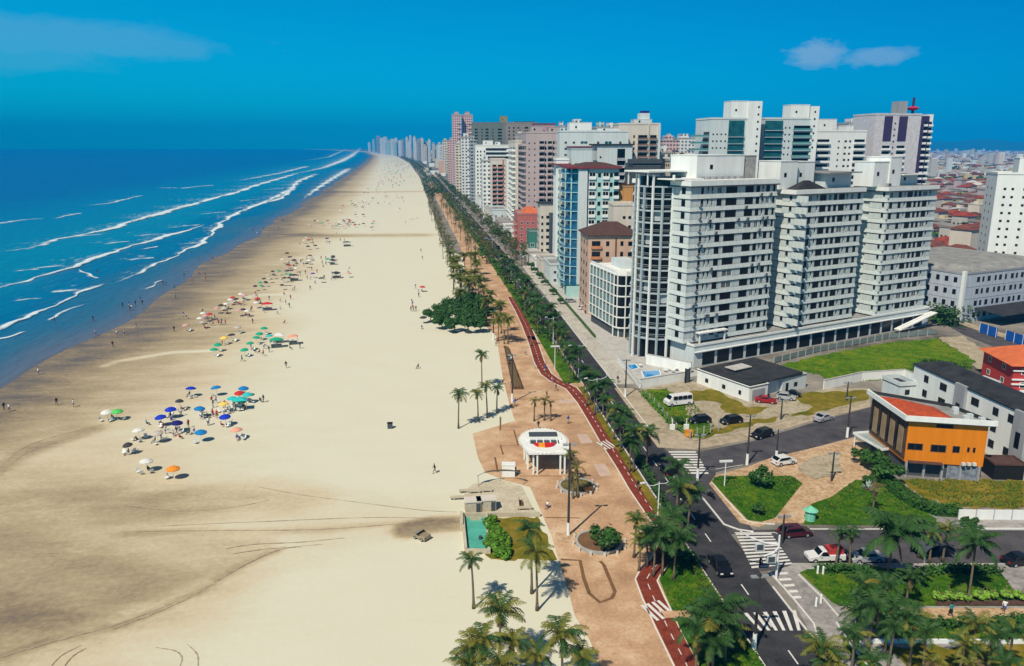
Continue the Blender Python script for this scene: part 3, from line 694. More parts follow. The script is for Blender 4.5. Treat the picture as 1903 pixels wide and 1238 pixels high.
class Bld:
    def __init__(s, name, label, C, deg, L1, L2, H, wall, z0=0., group=None, cat='building', body=True, trim=None, roofm=None, par=.9, lines=None):
        s.C = C; s.a = math.radians(deg); s.L1 = L1; s.L2 = L2; s.H = H; s.z0 = z0
        s.e = thing(name, label, cat, (C[0], C[1], 0), s.a, group); s.W = []; s.wall = wall
        if body:
            m = MB(); m.box(0, 0, z0, L1, L2, H, wall)
            if lines:
                z = z0 + lines
                while z < H - .5: m.box(-.05, -.05, z - .12, L1 + .05, L2 + .05, z, trim or CONC); z += lines
            m.build('wall', s.e)
            r = MB(); t = .25
            r.box(-.12, -.12, H, L1 + .12, L2 + .12, H + .12, roofm or RCONC)
            for q in ((-.12, -.12, L1 + .12, t - .12), (-.12, L2 + .12 - t, L1 + .12, L2 + .12), (-.12, t - .12, t - .12, L2 + .12 - t), (L1 + .12 - t, t - .12, L1 + .12, L2 + .12 - t)):
                r.box(q[0], q[1], H + .12, q[2], q[3], H + par, trim or wall)
            r.build('roof', s.e)
    def loc(s, face, t, y=0.):
        if face == 'f': return (t, y), 0.
        if face == 'l': return (y, s.L2 - t), -math.pi / 2
        return (s.L1 - y, t), math.pi / 2
    def win(s, face, t, z, w, h, k='w', out=0.):
        (x, y), r = s.loc(face, t, -out); s.W.append((x, y, z, r, w, h, k))
    def grid(s, face, cols, nf, fh, z0, sill=.9, skip=()):
        for i in range(nf):
            if i in skip: continue
            for c in cols:
                t, w, h = c[0], c[1], c[2]; k = c[3] if len(c) > 3 else 'w'; sl = c[4] if len(c) > 4 else sill
                s.win(face, t, z0 + i * fh + sl, w, h, k)
    def bal(s, face, t, w, d, nf, fh, z0, k='w', every=1):
        (x, y), r = s.loc(face, t)
        for i in range(0, nf, every): inst(BAL[k], 'balcony', s.e, (x, y, z0 + i * fh), r, (w, d, 1))
    def box(s, name, a, b, mat, extra=None):
        m = MB(); m.box(*a, *b, mat)
        if extra: extra(m)
        return m.build(name, s.e)
    def pent(s, x0, y0, x1, y1, h, mat=None, wins=1):
        m = MB(); m.box(x0, y0, s.H + .12, x1, y1, s.H + h, mat or s.wall); m.box(x0 - .1, y0 - .1, s.H + h, x1 + .1, y1 + .1, s.H + h + .2, mat or s.wall)
        o = m.build('penthouse', s.e)
        if wins: inst(WIN['n'], 'window', o, (x0 + (x1 - x0) * .3, y0, s.H + h * .45), 0, (.9, 1, 1))
        return o
    def clutter(s, n=4):
        """tanks, vents and an aerial on the roof"""
        for i in range(n):
            x, y = U(1, s.L1 - 1.5), U(1, s.L2 - 1.5); m = MB()
            if i % 3 == 0:
                m.tube([(x, y, s.H + .12), (x, y, s.H + 1.3)], [.6, .6], 10, WH2); m.tube([(x, y, s.H + 1.3), (x, y, s.H + 1.5)], [.62, .3], 10, WH2); m.build('water_tank', s.e)
            elif i % 3 == 1:
                m.box(x, y, s.H + .12, x + 1.2, y + .8, s.H + .95, GREYP); m.box(x + .1, y - .02, s.H + .3, x + 1.1, y, s.H + .8, DGREY); m.build('roof_vent', s.e)
            else:
                m.tube([(x, y, s.H + .12), (x, y, s.H + 3.4)], [.04, .03], 4, METAL); m.bar((x - .5, y, s.H + 3), (x + .5, y, s.H + 3), .04, .04, METAL); m.build('aerial', s.e)
    def done(s):
        cs, sn = math.cos(s.a), math.sin(s.a)
        def dd(w):
            X_, Y_ = s.C[0] + w[0] * cs - w[1] * sn, s.C[1] + w[0] * sn + w[1] * cs
            return X_ * X_ + Y_ * Y_ + (H - w[2]) ** 2
        s.W.sort(key=dd)
        for w_ in s.W[:100]: inst(WIN[w_[6]], 'window', s.e, (w_[0], w_[1], w_[2]), w_[3], (w_[4], 1, w_[5]))
        if len(s.W) > 100:
            m = MB()
            for w_ in s.W[100:]:
                c, n = math.cos(w_[3]), math.sin(w_[3]); b = len(m.v); src = WIN[w_[6]]
                for v in src.vertices:
                    x, y = v.co.x * w_[4], v.co.y; m.v.append((w_[0] + x * c - y * n, w_[1] + x * n + y * c, w_[2] + v.co.z * w_[5]))
                for p in src.polygons: m.f.append(tuple(b + i for i in p.vertices)); m.m.append(m.mi(src.materials[p.material_index]))
            m.build('window', s.e, kind='stuff')
        return s
O1 = (57.56, 170.9); A1 = 24.
def B1(x, y=0):
    a = math.radians(A1); return (O1[0] + x * math.cos(a) - y * math.sin(a), O1[1] + x * math.sin(a) + y * math.cos(a))
FH = 2.76; Z1 = 5.2
TW = M('tower_paint', (.58, .635, .62), .6, var=.1, scale=.5)
def banded(name, label, x, y, L1, L2, nf, pat, side_pat, roofcol=WH, topz=None):
    """a white slab tower: every storey a skirt that leans out over a gap blackened as shade, dark windows above it"""
    b = Bld(name, label, B1(x, y), A1, L1, L2, Z1 + nf * FH, WH2, Z1, body=False, group='white slab towers with banded storeys')
    Hh = Z1 + nf * FH; c = MB(); c.box(.35, .35, Z1, L1 - .35, L2 - .35, Hh, WH2); c.build('wall', b.e)
    sk = MB(); o = .2
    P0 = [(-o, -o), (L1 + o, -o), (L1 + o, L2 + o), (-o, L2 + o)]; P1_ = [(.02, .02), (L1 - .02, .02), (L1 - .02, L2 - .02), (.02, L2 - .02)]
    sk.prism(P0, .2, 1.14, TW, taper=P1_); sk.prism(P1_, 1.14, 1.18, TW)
    gap = [(.3, .3), (L1 - .3, .3), (L1 - .3, L2 - .3), (.3, L2 - .3)]; sk.prism(gap, 0, .2, BLK); sm_ = sk.mesh('floor_band')  # black strip paints in the shade line beneath each skirt
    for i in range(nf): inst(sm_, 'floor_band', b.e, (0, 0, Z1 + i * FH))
    # piers between the windows, storey by storey
    pr = MB(); t = 0.
    for (w_, kind) in pat:
        if kind == 'p': pr.box(t, 0.03, 1.22, t + w_, .36, FH, TW)
        elif kind == 'h': pr.box(t, 0.03, 1.22, t + w_, .36, FH - .75, WH)
        elif kind == 'W': pr.box(t, .3, 1.22, t + w_, .34, FH - .05, GLS)
        t += w_
    t = 0.
    for (w_, kind) in side_pat:
        if kind == 'p': pr.box(.03, L2 - t - w_, 1.22, .36, L2 - t, FH, TW)
        t += w_
    pm = pr.mesh('window_pier')
    for i in range(nf): inst(pm, 'window_pier', b.e, (0, 0, Z1 + i * FH))
    t = 0.; cols = []
    for (w_, kind) in pat:
        if kind == 'W': cols.append((t + w_ / 2, w_, FH - 1.3, 'n'))
        if kind == 'S': cols.append((t + w_ / 2, w_, .75, 'n', FH - .8))
        if kind == 'S': pass
        t += w_
    for i in range(nf):
        for c_ in cols:
            sl = c_[4] if len(c_) > 4 else 1.22
            b.W.append((c_[0], .1, Z1 + i * FH + sl, 0, c_[1], c_[2], 'c' if R() < .1 else 'n'))
    t = 0.
    for (w_, kind) in side_pat:
        if kind in 'WS':
            for i in range(nf): b.W.append((.1, L2 - t - w_ / 2, Z1 + i * FH + (1.22 if kind == 'W' else FH - .9), -math.pi / 2, w_, FH - 1.3 if kind == 'W' else .85, 'n'))
        t += w_
    # pier fill above small windows
    r = MB(); r.box(-.55, -.55, Hh, L1 + .5, L2 + .5, Hh + .3, DGREY); r.box(-.4, -.4, Hh + .3, L1 + .4, L2 + .4, Hh + 1.3, WH); r.box(.1, .1, Hh + 1.3, L1 - .1, L2 - .1, Hh + 1.36, RCONC)
    r.build('roof', b.e); b.H = Hh + 1.24
    return b
def pat_fit(p, L):
    p = [(w if k != 'W' else w * 1.3, k) for w, k in p]
    s = sum(w for w, k in p); return [(w * L / s, k) for w, k in p]
PT = [(1.0, 'p'), (.9, 'W'), (2., 'p'), (.8, 'W'), (1.4, 'p'), (.4, 'S'), (.7, 'p'), (1.6, 'W'), (.7, 'p'), (.8, 'W'), (.7, 'p'), (.8, 'W'), (.6, 'p'), (1.5, 'W'), (.6, 'p'), (.4, 'S'), (1., 'p'), (.8, 'W'), (1.3, 'p'), (.8, 'W'), (1., 'p')]
PT3 = [(.9, 'p'), (.8, 'W'), (1.8, 'p'), (.8, 'W'), (1., 'p'), (.35, 'S'), (.6, 'p'), (1.4, 'W'), (.6, 'p'), (.7, 'W'), (.6, 'p'), (.7, 'W'), (.6, 'p'), (1.3, 'W'), (.6, 'p'), (.5, 'S'), (2.2, 'p')]
PT1 = [(2.6, 'p'), (.5, 'W'), (.9, 'p'), (.4, 'S'), (.7, 'p'), (.4, 'S'), (1., 'p'), (1., 'W'), (1., 'p'), (2.3, 'W'), (2.1, 'p'), (1.8, 'W'), (.7, 'p'), (.8, 'W'), (.6, 'p'), (.4, 'S'), (.7, 'p'), (.8, 'W'), (.9, 'p'), (.5, 'W'), (.4, 'p')]
# tower 1 with its bow-fronted sea side
b = banded('apartment_tower', 'white banded apartment tower with a dark curved grid of balconies on its sea side', 0, 0, 27.2, 20, 13, pat_fit(PT1, 27.2), [(14.4, 'x'), (2.6, 'p'), (1.3, 'W'), (1.7, 'p')])
arc = [(-.2, 5.6), (-2.2, 6.8), (-3.6, 8.6), (-4.3, 10.8), (-4.3, 13), (-3.6, 15), (-2, 16.6), (.3, 17.4)]
inner = [(.6, 5.6), (-1.3, 7.3), (-2.6, 8.9), (-3.2, 10.9), (-3.2, 12.9), (-2.6, 14.6), (-1.3, 15.9), (.6, 16.6)]
SLB = M('slate_blue_grey', (.4, .47, .5), .6, var=.1)
sl = MB(); sl.prism(arc + [(2, 17.4), (2, 5.6)], 0, .3, SLB); sm_ = sl.mesh('balcony_slab')
gl = MB(); gl.prism(inner + [(2, 16.6), (2, 5.6)], .2, Z1 + 13 * FH + 2.2, GLS); gl.build('glazed_core', b.e)
rl = MB(); cl_ = MB()
for i, (a, c) in enumerate(zip(arc, arc[1:])): rl.bar((*a, 1.15), (*c, 1.15), .06, .08, SLB); rl.bar((*a, .75), (*c, .75), .04, .04, SLB)
rm = rl.mesh('balcony_rail')
for i in range(14):
    inst(sm_, 'balcony_slab', b.e, (0, 0, Z1 + i * FH - .25))
    if i < 13: inst(rm, 'balcony_rail', b.e, (0, 0, Z1 + i * FH))
for i, a in enumerate(arc):
    m = MB(); m.box(a[0] - .18, a[1] - .22, Z1 - 5.2, a[0] + .22, a[1] + .22, Z1 + 13 * FH + (2.6 if i % 2 == 0 else 0), WH if i % 2 == 0 else SLB); m.build('column', b.e)
for (i, j) in ((0, 3), (2, 8), (1, 10), (3, 5), (4, 9), (5, 2), (3, 11), (2, 4)):   # blinds drawn behind some bays
    a, c = inner[i], inner[i + 1]; m = MB(); z = Z1 + j * FH
    m.bar((a[0] - .1, a[1], z + 1.4), (c[0] - .1, c[1], z + 1.4), .05, 2.1, M('blind', (.4, .44, .45), .8)); m.build('blind', b.e)
b.pent(6, 5, 21, 14, 5.6, WH, 1); b.pent(21.2, 5.5, 25.5, 13, 5.4, CONC, 0)
m = MB(); m.box(-2.5, 2.5, b.H + .3, 6, 12, b.H + .6, WH); m.box(-5.5, 8, b.H + 1.9, 8, 17, b.H + 2.25, WH)
for p in ((-5, 9), (-5, 16), (0, 9), (0, 16)): m.box(p[0], p[1], b.H - 1, p[0] + .25, p[1] + .25, b.H + 1.9, WH)
m.build('roof_canopy', b.e); m = MB(); m.box(.2, .2, b.H, 26.8, 3.2, b.H + .25, WH); m.box(.6, .6, b.H - 1, 26.5, 2.8, b.H, GLS); m.build('roof_terrace', b.e)
for k in range(22):      # air conditioners hung under odd windows
    m = MB(); x, z = U(1, 26), Z1 + int(U(0, 13)) * FH; m.box(x, -.62, z + .5, x + .75, -.12, z + 1., GREYP); m.box(x + .08, -.64, z + .56, x + .67, -.62, z + .94, DGREY); m.build('air_conditioner', b.e)
for k in range(7):
    m = MB(); x = 6.5 + k * 2.; m.box(x, 3.6, b.H, x + .9, 4.4, b.H + .9, GREYP); m.build('roof_vent', b.e)
for j in range(12):   # air conditioners under the corner windows
    m = MB(); m.box(2.4, -.55, 0, 3.1, -.1, .5, GREYP); m.box(2.5, -.57, .1, 3., -.55, .4, DGREY); m.build('air_conditioner', b.e, (0, 0, Z1 + j * FH + 1.25))
b.done()
b = banded('apartment_tower', 'white banded apartment tower in the middle of the three slab towers', 33.6, -.3, 25.6, 16, 12, pat_fit(PT, 25.6), [(12, 'x'), (2.2, 'p'), (.8, 'S'), (4.6, 'p')])
b.pent(-1.5, 4, 4.6, 11, 6.8, WH, 1); b.pent(4.8, 5, 12, 12, 6.6, WH, 1); b.pent(14, 3, 24, 12, 3.6, WH2, 1)
m = MB(); m.prism([(1, 1), (11, 1), (11, 4), (1, 4)], b.H, b.H + .1, DROOF); m.prism([(1, .8), (12, .8), (12, 4), (1, 4)], b.H + .1, b.H + 2.2, DROOF, taper=[(5.5, 2.2), (7, 2.2), (7, 2.8), (5.5, 2.8)])
m.box(12.5, .6, b.H + 3.8, 25, 12.6, b.H + 4.1, RCONC); m.build('roof_cover', b.e); b.clutter(3); b.done()
b = banded('apartment_tower', 'white banded apartment tower furthest inland of the three slab towers', 66., -2.4, 21.4, 16, 12, pat_fit(PT3, 21.4), [(11, 'x'), (3.6, 'p'), (.7, 'S'), (1, 'p')])
b.pent(-2.4, 3, 3.4, 9, 6.4, WH, 1); b.pent(3.6, 2.6, 8.4, 10, 7.6, WH, 1); b.pent(10, 4, 18, 10, 3., WH2, 1)
m = MB(); m.box(9, 2, b.H + 2.9, 20, 12, b.H + 3.2, WH); m.build('roof_canopy', b.e); b.clutter(3); b.done()
# podium of the three towers: dark garage bays behind white piers
b = Bld('parking_podium', 'long white podium with dark garage bays under the three slab towers', B1(1.2, -2.6), A1, 89, 20, 4.9, WH2, 0, cat='podium', roofm=RCONC, par=.6, trim=WH)
for k in range(18):
    m = MB(); x = 2.6 + k * 4.7; m.box(x, -.06, .3, x + 3.8, .0, 3.4, GLS); m.box(x - .1, -.12, 3.4, x + 3.9, .02, 3.55, WH); m.build('garage_opening', b.e)
m = MB(); m.box(-.1, -.7, 3.65, 89, -.1, 3.85, WH); m.build('ledge', b.e)
m = MB(); m.box(2.5, 1.2, 7.4, 11.5, 6, 7.7, WH); m.box(2.9, 1.5, 4.95, 3.2, 1.8, 7.4, WH); m.box(10.8, 1.5, 4.95, 11.1, 1.8, 7.4, WH); m.box(3, 3.4, 4.95, 11, 3.6, 7.3, GLS); m.build('entrance_canopy', b.e)
for k, (x, w_) in enumerate(((38, 24), (70, 18))):
    for i in range(6):
        m = MB(); m.box(x + i * w_ / 6, 4.6, 4.95, x + i * w_ / 6 + w_ / 8.5, 4.75, 7.2, GLS); m.build('lobby_window', b.e)
m = MB()
m.hexa([(72, -3.2, 1), (88, -3.2, 4.2), (88, -1.2, 4.2), (72, -1.2, 1), (72, -3.2, 1.25), (88, -3.2, 4.45), (88, -1.2, 4.45), (72, -1.2, 1.25)], WH); m.bar((72, -3.2, 2.1), (88, -3.2, 5.3), .06, .06, METAL); m.build('ramp', b.e)
b.done()
# raised pool deck and wall in front of tower one
P = [B1(-9.5, -9), B1(-1, -9.8), B1(-1, -4.6), B1(-2.1, 8), B1(-10.5, 8)]
b = thing('pool_terrace', 'white walled terrace in front of the curved tower', 'terrace', (0, 0, 0))
m = MB(); m.prism(P, 0, .6, LCONC); m.build('deck', b)
for (p, q, h_) in ((G(1189, 722), G(1271, 708), 2.), (G(1189, 722), G(1148, 668), 1.2)):
    w_ = thing('boundary_wall', 'white rendered wall %s' % ('below the pool along the grass plot' if h_ == 2. else 'along the avenue footway beside the pool'), 'wall', (p[0], p[1]), math.atan2(q[1] - p[1], q[0] - p[0]))
    l = math.dist(p, q); m = MB(); m.box(0, -.1, 0, l, .1, h_, WH); m.build('wall', w_); m = MB(); m.box(-.1, -.16, h_, l + .1, .16, h_ + .1, LCONC); m.build('coping', w_)
slab('pool_deck', [G(1190, 720), G(1150, 669), G(1196, 668), G(1272, 688), G(1270, 706)], 0., .72, LCONC, world=True)
PW = M('pool_water', (.005, .28, .66), .08, var=.15, scale=1.2, spec=.5)
for (pts, l_) in (([G(1192, 690, .8), G(1225, 688, .8), G(1228, 697, .8), G(1197, 703, .8)], 'rectangular blue swimming pool behind the white street wall'), ([G(1164, 678, .8), G(1181, 677, .8), G(1188, 684, .8), G(1172, 688, .8)], 'small turquoise pool beside the terrace steps')):
    ar = sum(pts[i][0] * pts[(i + 1) % 4][1] - pts[(i + 1) % 4][0] * pts[i][1] for i in range(4)); pts = pts if ar > 0 else pts[::-1]
    t_ = thing('swimming_pool', l_, 'pool'); m = MB(); m.prism(pts, .74, .8, PW); m.build('pool_water', t_)
    m = MB(); ribbon(m, pts + [pts[0]], .3, .86, WH, .72); m.build('pool_rim', t_)
t_ = thing('boundary_wall', 'tall white retaining wall between the pool and the curved tower', 'wall'); P = [G(1201, 682), G(1284, 699)]
m = MB(); ribbon(m, P, .4, 3.1, WH, 0.); m.build('wall', t_); m = MB(); ribbon(m, P, .5, 3.2, LCONC, 3.1); m.build('coping', t_)
x, y = G(1277, 712); t_ = thing('gate', 'dark metal gate between the pool wall and the white house', 'gate', (x, y, 0), .42); m = MB(); m.box(-.5, -.08, .1, .5, .08, 3.2, DGREY); m.build('panel', t_)
for x_ in (-.6, .6): m = MB(); m.box(x_ - .1, -.12, 0, x_ + .1, .12, 3.4, BLK); m.build('post', t_)
for i, (u, v) in enumerate(((1236, 692), (1243, 690), (1250, 693), (1190, 683), (1256, 690))):
    x, y = G(u, v, .72); t_ = thing('terrace_table', 'white terrace table, %s beside the pool' % ['first', 'second', 'third', 'fourth', 'fifth'][i], 'table', (x, y, .72), 0, 'tables beside the pool'); m = MB(); m.tube([(0, 0, .7), (0, 0, .75)], [.5, .5], 10, WH); m.build('table_top', t_); m = MB(); m.tube([(0, 0, 0), (0, 0, .7)], [.05, .05], 6, METAL); m.build('leg', t_)
# single-storey house with dark sheet roofs beyond the car plot
b = Bld('house', 'low white house with dark sheet roofs behind the parked red car', (62.6, 143.6), 24, 5.2, 15, 3., WH, 0, roofm=DROOF, par=.25)
b.grid('l', [(3, .9, .9, 'd'), (8, .9, .9, 'd'), (12.5, .7, .9, 'd')], 1, 3, 0); m = MB(); m.box(.8, -.06, 0, 4.4, 0, 2.4, GREYP); m.build('garage_door', b.e)
m = MB(); m.hexa([(.2, .2, 3.3), (16, .6, 3.3), (16, 14, 3.3), (.2, 14.6, 3.3), (.2, .2, 3.42), (16, .6, 3.9), (16, 14, 3.9), (.2, 14.6, 3.42)], DROOF); m.build('sheet_roof', b.e)
m = MB(); m.box(5.2, 1.6, 0, 15.6, 13.6, 3.2, WH2); m.build('rear_wing', b.e); m = MB(); m.hexa([(4, 8, 3.95), (9, 8, 4.05), (9, 11, 4.05), (4, 11, 3.95), (4, 8, 4.1), (9, 8, 4.2), (9, 11, 4.2), (4, 11, 4.1)], LCONC); m.build('skylight', b.e); b.done()
b = Bld('house', 'small white annexe with a dark flat roof beside the green field', (71.8, 148.6), 24, 7.2, 7.5, 3.1, WH2, 0, roofm=DROOF, par=.2)
b.grid('f', [(1.4, .8, 1.9, 'd', .1), (4, 1, .9, 'd')], 1, 3, 0); b.grid('l', [(3, 1, .9, 'd')], 1, 3, 0); b.done()
for pts, l_ in (([(1530, 724), (1600, 708), (1680, 703), (1700, 712)], 'white wall that closes the south side of the green field'),):
    t_ = thing('boundary_wall', l_, 'wall'); m = MB(); ribbon(m, px_line(pts), .22, 2.0, WH, 0.); m.build('wall', t_); m = MB(); ribbon(m, px_line(pts), .34, 2.12, LCONC, 2.0); m.build('coping', t_)
t_ = thing('field_fence', 'grey post and panel fence along the tower side of the green field', 'fence'); P = px_line([(1438, 676), (1524, 654), (1652, 630), (1740, 622)])
m = MB(); ribbon(m, P, .05, 1.5, M('fence_mesh', (.2, .26, .25), .6), .2); m.build('panel', t_)
for a, c in zip(P, P[1:]):
    n = int(math.dist(a, c) / 3)
    for i in range(n):
        m = MB(); x, y = a[0] + (c[0] - a[0]) * i / n, a[1] + (c[1] - a[1]) * i / n; m.box(x - .08, y - .18, 0, x + .08, y + .08, 1.8, CONC); m.build('post', t_)
# glass-fronted five-storey block with the rounded corner
b = Bld('office_block', 'white five storey block with a rounded glass corner beside the curved tower', (48.6, 199), 8, 9.5, 22, 17.2, WH2, 2.6, body=False)
foot = [(2.2, 0), (9.5, 0), (9.5, 22), (0, 22), (0, 2.6), (.4, 1.2), (1.1, .4)]
m = MB(); m.prism(foot, 2.6, 16.6, GLS); m.build('glazing', b.e); m = MB(); m.prism([(x * .92 + .4, y * .95 + .6) for x, y in foot], 0, 2.6, DGREY); m.build('ground_floor', b.e)
sl = MB(); sl.prism([(x + (-.12 if x < 5 else .1), y + (-.12 if y < 10 else .1)) for x, y in foot], 0, .35, WH); sm_ = sl.mesh('floor_slab')
for i in range(6): inst(sm_, 'floor_slab', b.e, (0, 0, 2.5 + i * 2.85))
GG = M('aqua_pane', (.22, .34, .35), .25, var=.25, scale=.7)
for (x, y, fr) in [(2.2, -.1, 1), (4.6, -.1, 0), (7, -.1, 0), (9.4, -.1, 0), (-.1, 2.6, 1), (.3, 1.1, 0)] + [(-.1, 5.3 + 2.75 * k, 0) for k in range(7)]:
    m = MB(); m.box(x - .14, y - .08, 0 if fr else 2.5, x + .14, y + .16, 17.2, WH); m.build('mullion', b.e)
for k in range(5):
    m = MB()
    for j in range(5): 
        for q in range(2): m.box(-.07, 3 + k * 3.9 + q * 1.9, 3 + j * 2.85, -.02, 4.7 + k * 3.9 + q * 1.9, 4.9 + j * 2.85, GG)
    m.build('glass_bay', b.e)
m = MB(); m.prism(foot, 16.75, 16.9, LCONC); m.box(.1, .1 + 2.4, 16.9, .35, 21.8, 17.9, WH); m.box(2.3, -.1, 16.9, 9.6, .15, 17.9, WH); m.box(4.5, 9, 16.9, 9, 17, 19.4, WH2); m.build('roof', b.e)
for x in (1.2, 5, 9): m = MB(); m.tube([(x, 1.6, 0), (x, 1.6, 2.6)], [.3, .3], 10, WH); m.build('column', b.e)
b.done()
# peach block with hipped brown roof
b = Bld('apartment_block', 'peach seven storey block with a hipped brown roof', (46.4, 229), -2, 15.6, 15, 23.9, PEACH, 0, par=.15, trim=PEACH)
m = MB(); m.prism([(-.7, -.7), (16.3, -.7), (16.3, 15.7), (-.7, 15.7)], 24.05, 24.3, BTILE); m.prism([(-.7, -.7), (16.3, -.7), (16.3, 15.7), (-.7, 15.7)], 24.3, 27.4, BTILE, taper=[(6, 7), (10.5, 7), (10.5, 10), (6, 10)]); m.build('hipped_roof', b.e)
m = MB(); m.box(-.08, -.08, 3, 5.2, 17, 3.3, CREAM); m.box(8.2, -.12, 0, 8.6, 0, 23.4, WOOD); m.build('pilaster', b.e)
b.grid('f', [(2.4, 2.6, 1.5, 'd'), (5.9, 1., 1.4, 'd'), (10.2, .9, 1.4, 'd'), (13.2, 2.2, 1.3, 'd'), (15.3, .8, 1.3, 'd')], 7, 3.15, 1.2); b.grid('l', [(3, 1.2, 1.3, 'd'), (8, 1.6, 1.3, 'd'), (13, 1.2, 1.3, 'd')], 7, 3.15, 1.2)
for i in range(7): m = MB(); m.box(.9, -.5, 0, 4.1, 0, .8, M('terracotta_panel', (.6, .25, .12), .7)); m.build('window_box', b.e, (0, 0, 1.3 + 3.15 * i))
b.done()
# blue tower
b = Bld('apartment_tower', 'aqua tower with curved blue balconies and a flat maroon roof', (49.4, 262), -2, 13.6, 26, 42.6, TEALW, 0, par=.2)
m = MB(); m.box(-3.6, -1.1, 42.8, 14.4, 27, 43.5, M('maroon_roof', (.22, .05, .055), .7)); m.prism([(1, 1), (14, 1), (14, 24), (1, 24)], 43.5, 44.6, BTILE, taper=[(5, 6), (10, 6), (10, 18), (5, 18)]); m.build('roof_cap', b.e)
m = MB(); m.box(-.15, -.5, 0, 2.9, 0, 42.5, WH2); m.box(2.95, -.25, 0, 3.25, 0, 42.5, PURP); m.build('pier', b.e)
b.grid('f', [(4.6, 2.2, 2.3, 'w', .3), (7., 1., 1.4, 'd'), (9.2, 2.1, 2.3, 'w', .3), (11, 1., 1.4, 'd')], 13, 3.15, 1.2)
b.bal('f', 12.7, 1.7, 1.1, 13, 3.15, 1.4, 'w'); b.bal('f', 4.6, 2.4, .5, 13, 3.15, 1.4, 'w'); b.bal('f', 9.2, 2.2, .5, 13, 3.15, 1.4, 'w')
AQ = M('aqua_slab', (.35, .62, .72), .5, var=.05)
arc2 = [(0, 1.2), (-2.2, 2.2), (-3.9, 4.6), (-4.6, 8), (-4.6, 13), (-4.6, 18), (-3.6, 22), (0, 25)]
m = MB(); m.prism(arc2, 0, .3, AQ); 
for a, c in zip(arc2, arc2[1:]): m.bar((*a, .62), (*c, .62), .08, .7, BLUEG)
sm_ = m.mesh('balcony')
for i in range(13): inst(sm_, 'balcony', b.e, (0, 0, 3.2 + i * 3.15))
m = MB(); m.prism([(x * .72, 1.2 + (y - 1.2) * .96 + .4) for x, y in arc2], 3, 42.4, BLUEG); m.build('glazed_bow', b.e)
for a in (arc2[1], arc2[2], arc2[4], arc2[6]): m = MB(); m.box(a[0] - .1, a[1] - .1, 0, a[0] + .3, a[1] + .3, 42.6, TEALW); m.build('column', b.e)
m = MB(); m.box(-4, -4, 0, 4, 1, 3.6, TEALW); m.box(-5.5, -3, 3.6, 3, 1, 3.9, TEAL); m.build('entrance_block', b.e); b.done()
def at_u(u, X_): return X_ / math.tan(math.atan((u - CX) / 1491.) + PS)
def mid(name, label, u, d, vtop, L1, L2, wall, deg=-2, **k):
    C = atd(u, d); h = top(vtop, *C); return Bld(name, label, C, deg, L1, L2, h - .5, wall, **k)
def W_(u0, u1, d): return (u1 - u0) / 1491. * d
def rows_(b, face, spec, fh=2.95, z0=3., stop=2.):
    n = max(1, int((b.H - z0 - stop) / fh)); b.grid(face, spec, n, fh, z0); return n
# narrow beige block left of the blue tower
b = mid('apartment_block', 'narrow beige block squeezed between the pink grey tower and the aqua tower', 1004, 350, 380, 6, 10, CREAM)
n = rows_(b, 'f', [(1.2, .9, 1.2, 'd'), (3.6, 1.3, 1.3, 'd')]); rows_(b, 'l', [(2, 1.2, 1.2, 'd'), (6, 1.2, 1.2, 'd')]); b.box('roof_slab', (-1, -.6, b.H + .95), (6, 8, b.H + 1.3), DROOF); b.done()
b = mid('apartment_block', 'narrow dark fronted block beside the aqua tower', 1026, 335, 400, 2.4, 8, DGREY); rows_(b, 'f', [(1.5, 1.6, 1.2, 'w')]); b.done()
# red and green low blocks
b = mid('apartment_block', 'salmon red four storey block with a bright orange roof', 962, 385, 398, 11.5, 24, M('salmon_paint', (.5, .16, .14), .7))
n = rows_(b, 'f', [(2, 1.2, 1.3), (5, 1.2, 1.3), (7.6, 1, 1.3)]); b.bal('l', 6, 5, 1.2, n, 2.95, 3, 'r'); b.bal('l', 16, 5, 1.2, n, 2.95, 3, 'r'); 
m = MB(); m.prism([(3, 1), (11.2, 1), (11.2, 20), (3, 20)], b.H + .2, b.H + 3, M('orange_tile', (.65, .16, .06), .8), taper=[(5, 3), (9, 3), (9, 16), (5, 16)]); m.build('tiled_roof', b.e); b.done()
b = mid('commercial_block', 'sea green glass fronted low block below the orange roof', 984, 366, 432, 5.5, 12, M('sea_green_cladding', (.06, .22, .17), .5)); rows_(b, 'f', [(1.6, 2, 2, 't'), (4.6, 2, 2, 't')]); b.done()
# the big pink-grey tower
b = mid('apartment_tower', 'tall pink grey tower with stacked balconies and a blank pier', 978, 412, 246, 21.5, 58, PINKG)
n = rows_(b, 'f', [(1.5, .6, .8, 'n'), (4.4, .6, .8, 'n'), (10., .9, 1.5, 'n'), (14.2, 1., 1.5, 'n'), (15.6, .6, 1.5, 'n')], 2.95, 3)
b.bal('f', 8., 2.6, 1.2, n, 2.95, 3, 'p'); b.bal('f', 12.2, 2.2, 1.2, n, 2.95, 3, 'p'); b.bal('f', 18.6, 5, 1.4, n, 2.95, 3, 'p')
for t in (6, 17, 28): b.bal('l', 58 - t, 8.5, 2.2, n, 2.95, 3, 'p')
b.pent(3, 6, 9, 14, 3.5); b.pent(12, 5, 18, 14, 3.); b.clutter(5); b.done()
b = mid('apartment_tower', 'cream block with stepped white balconies before the pink grey tower', 958, 440, 262, 6.4, 60, CREAM)
n = rows_(b, 'f', [(2, 1.1, 1.3), (4.6, 1.1, 1.3)], 2.95, 3)
for t in (6, 18, 32, 46): b.bal('l', 60 - t, 9, 2., n, 2.95, 3, 'w')
b.clutter(3); b.done()
b = mid('apartment_block', 'narrow salmon fronted block with arched top among white towers', 912, 545, 296, 11, 30, CREAM)
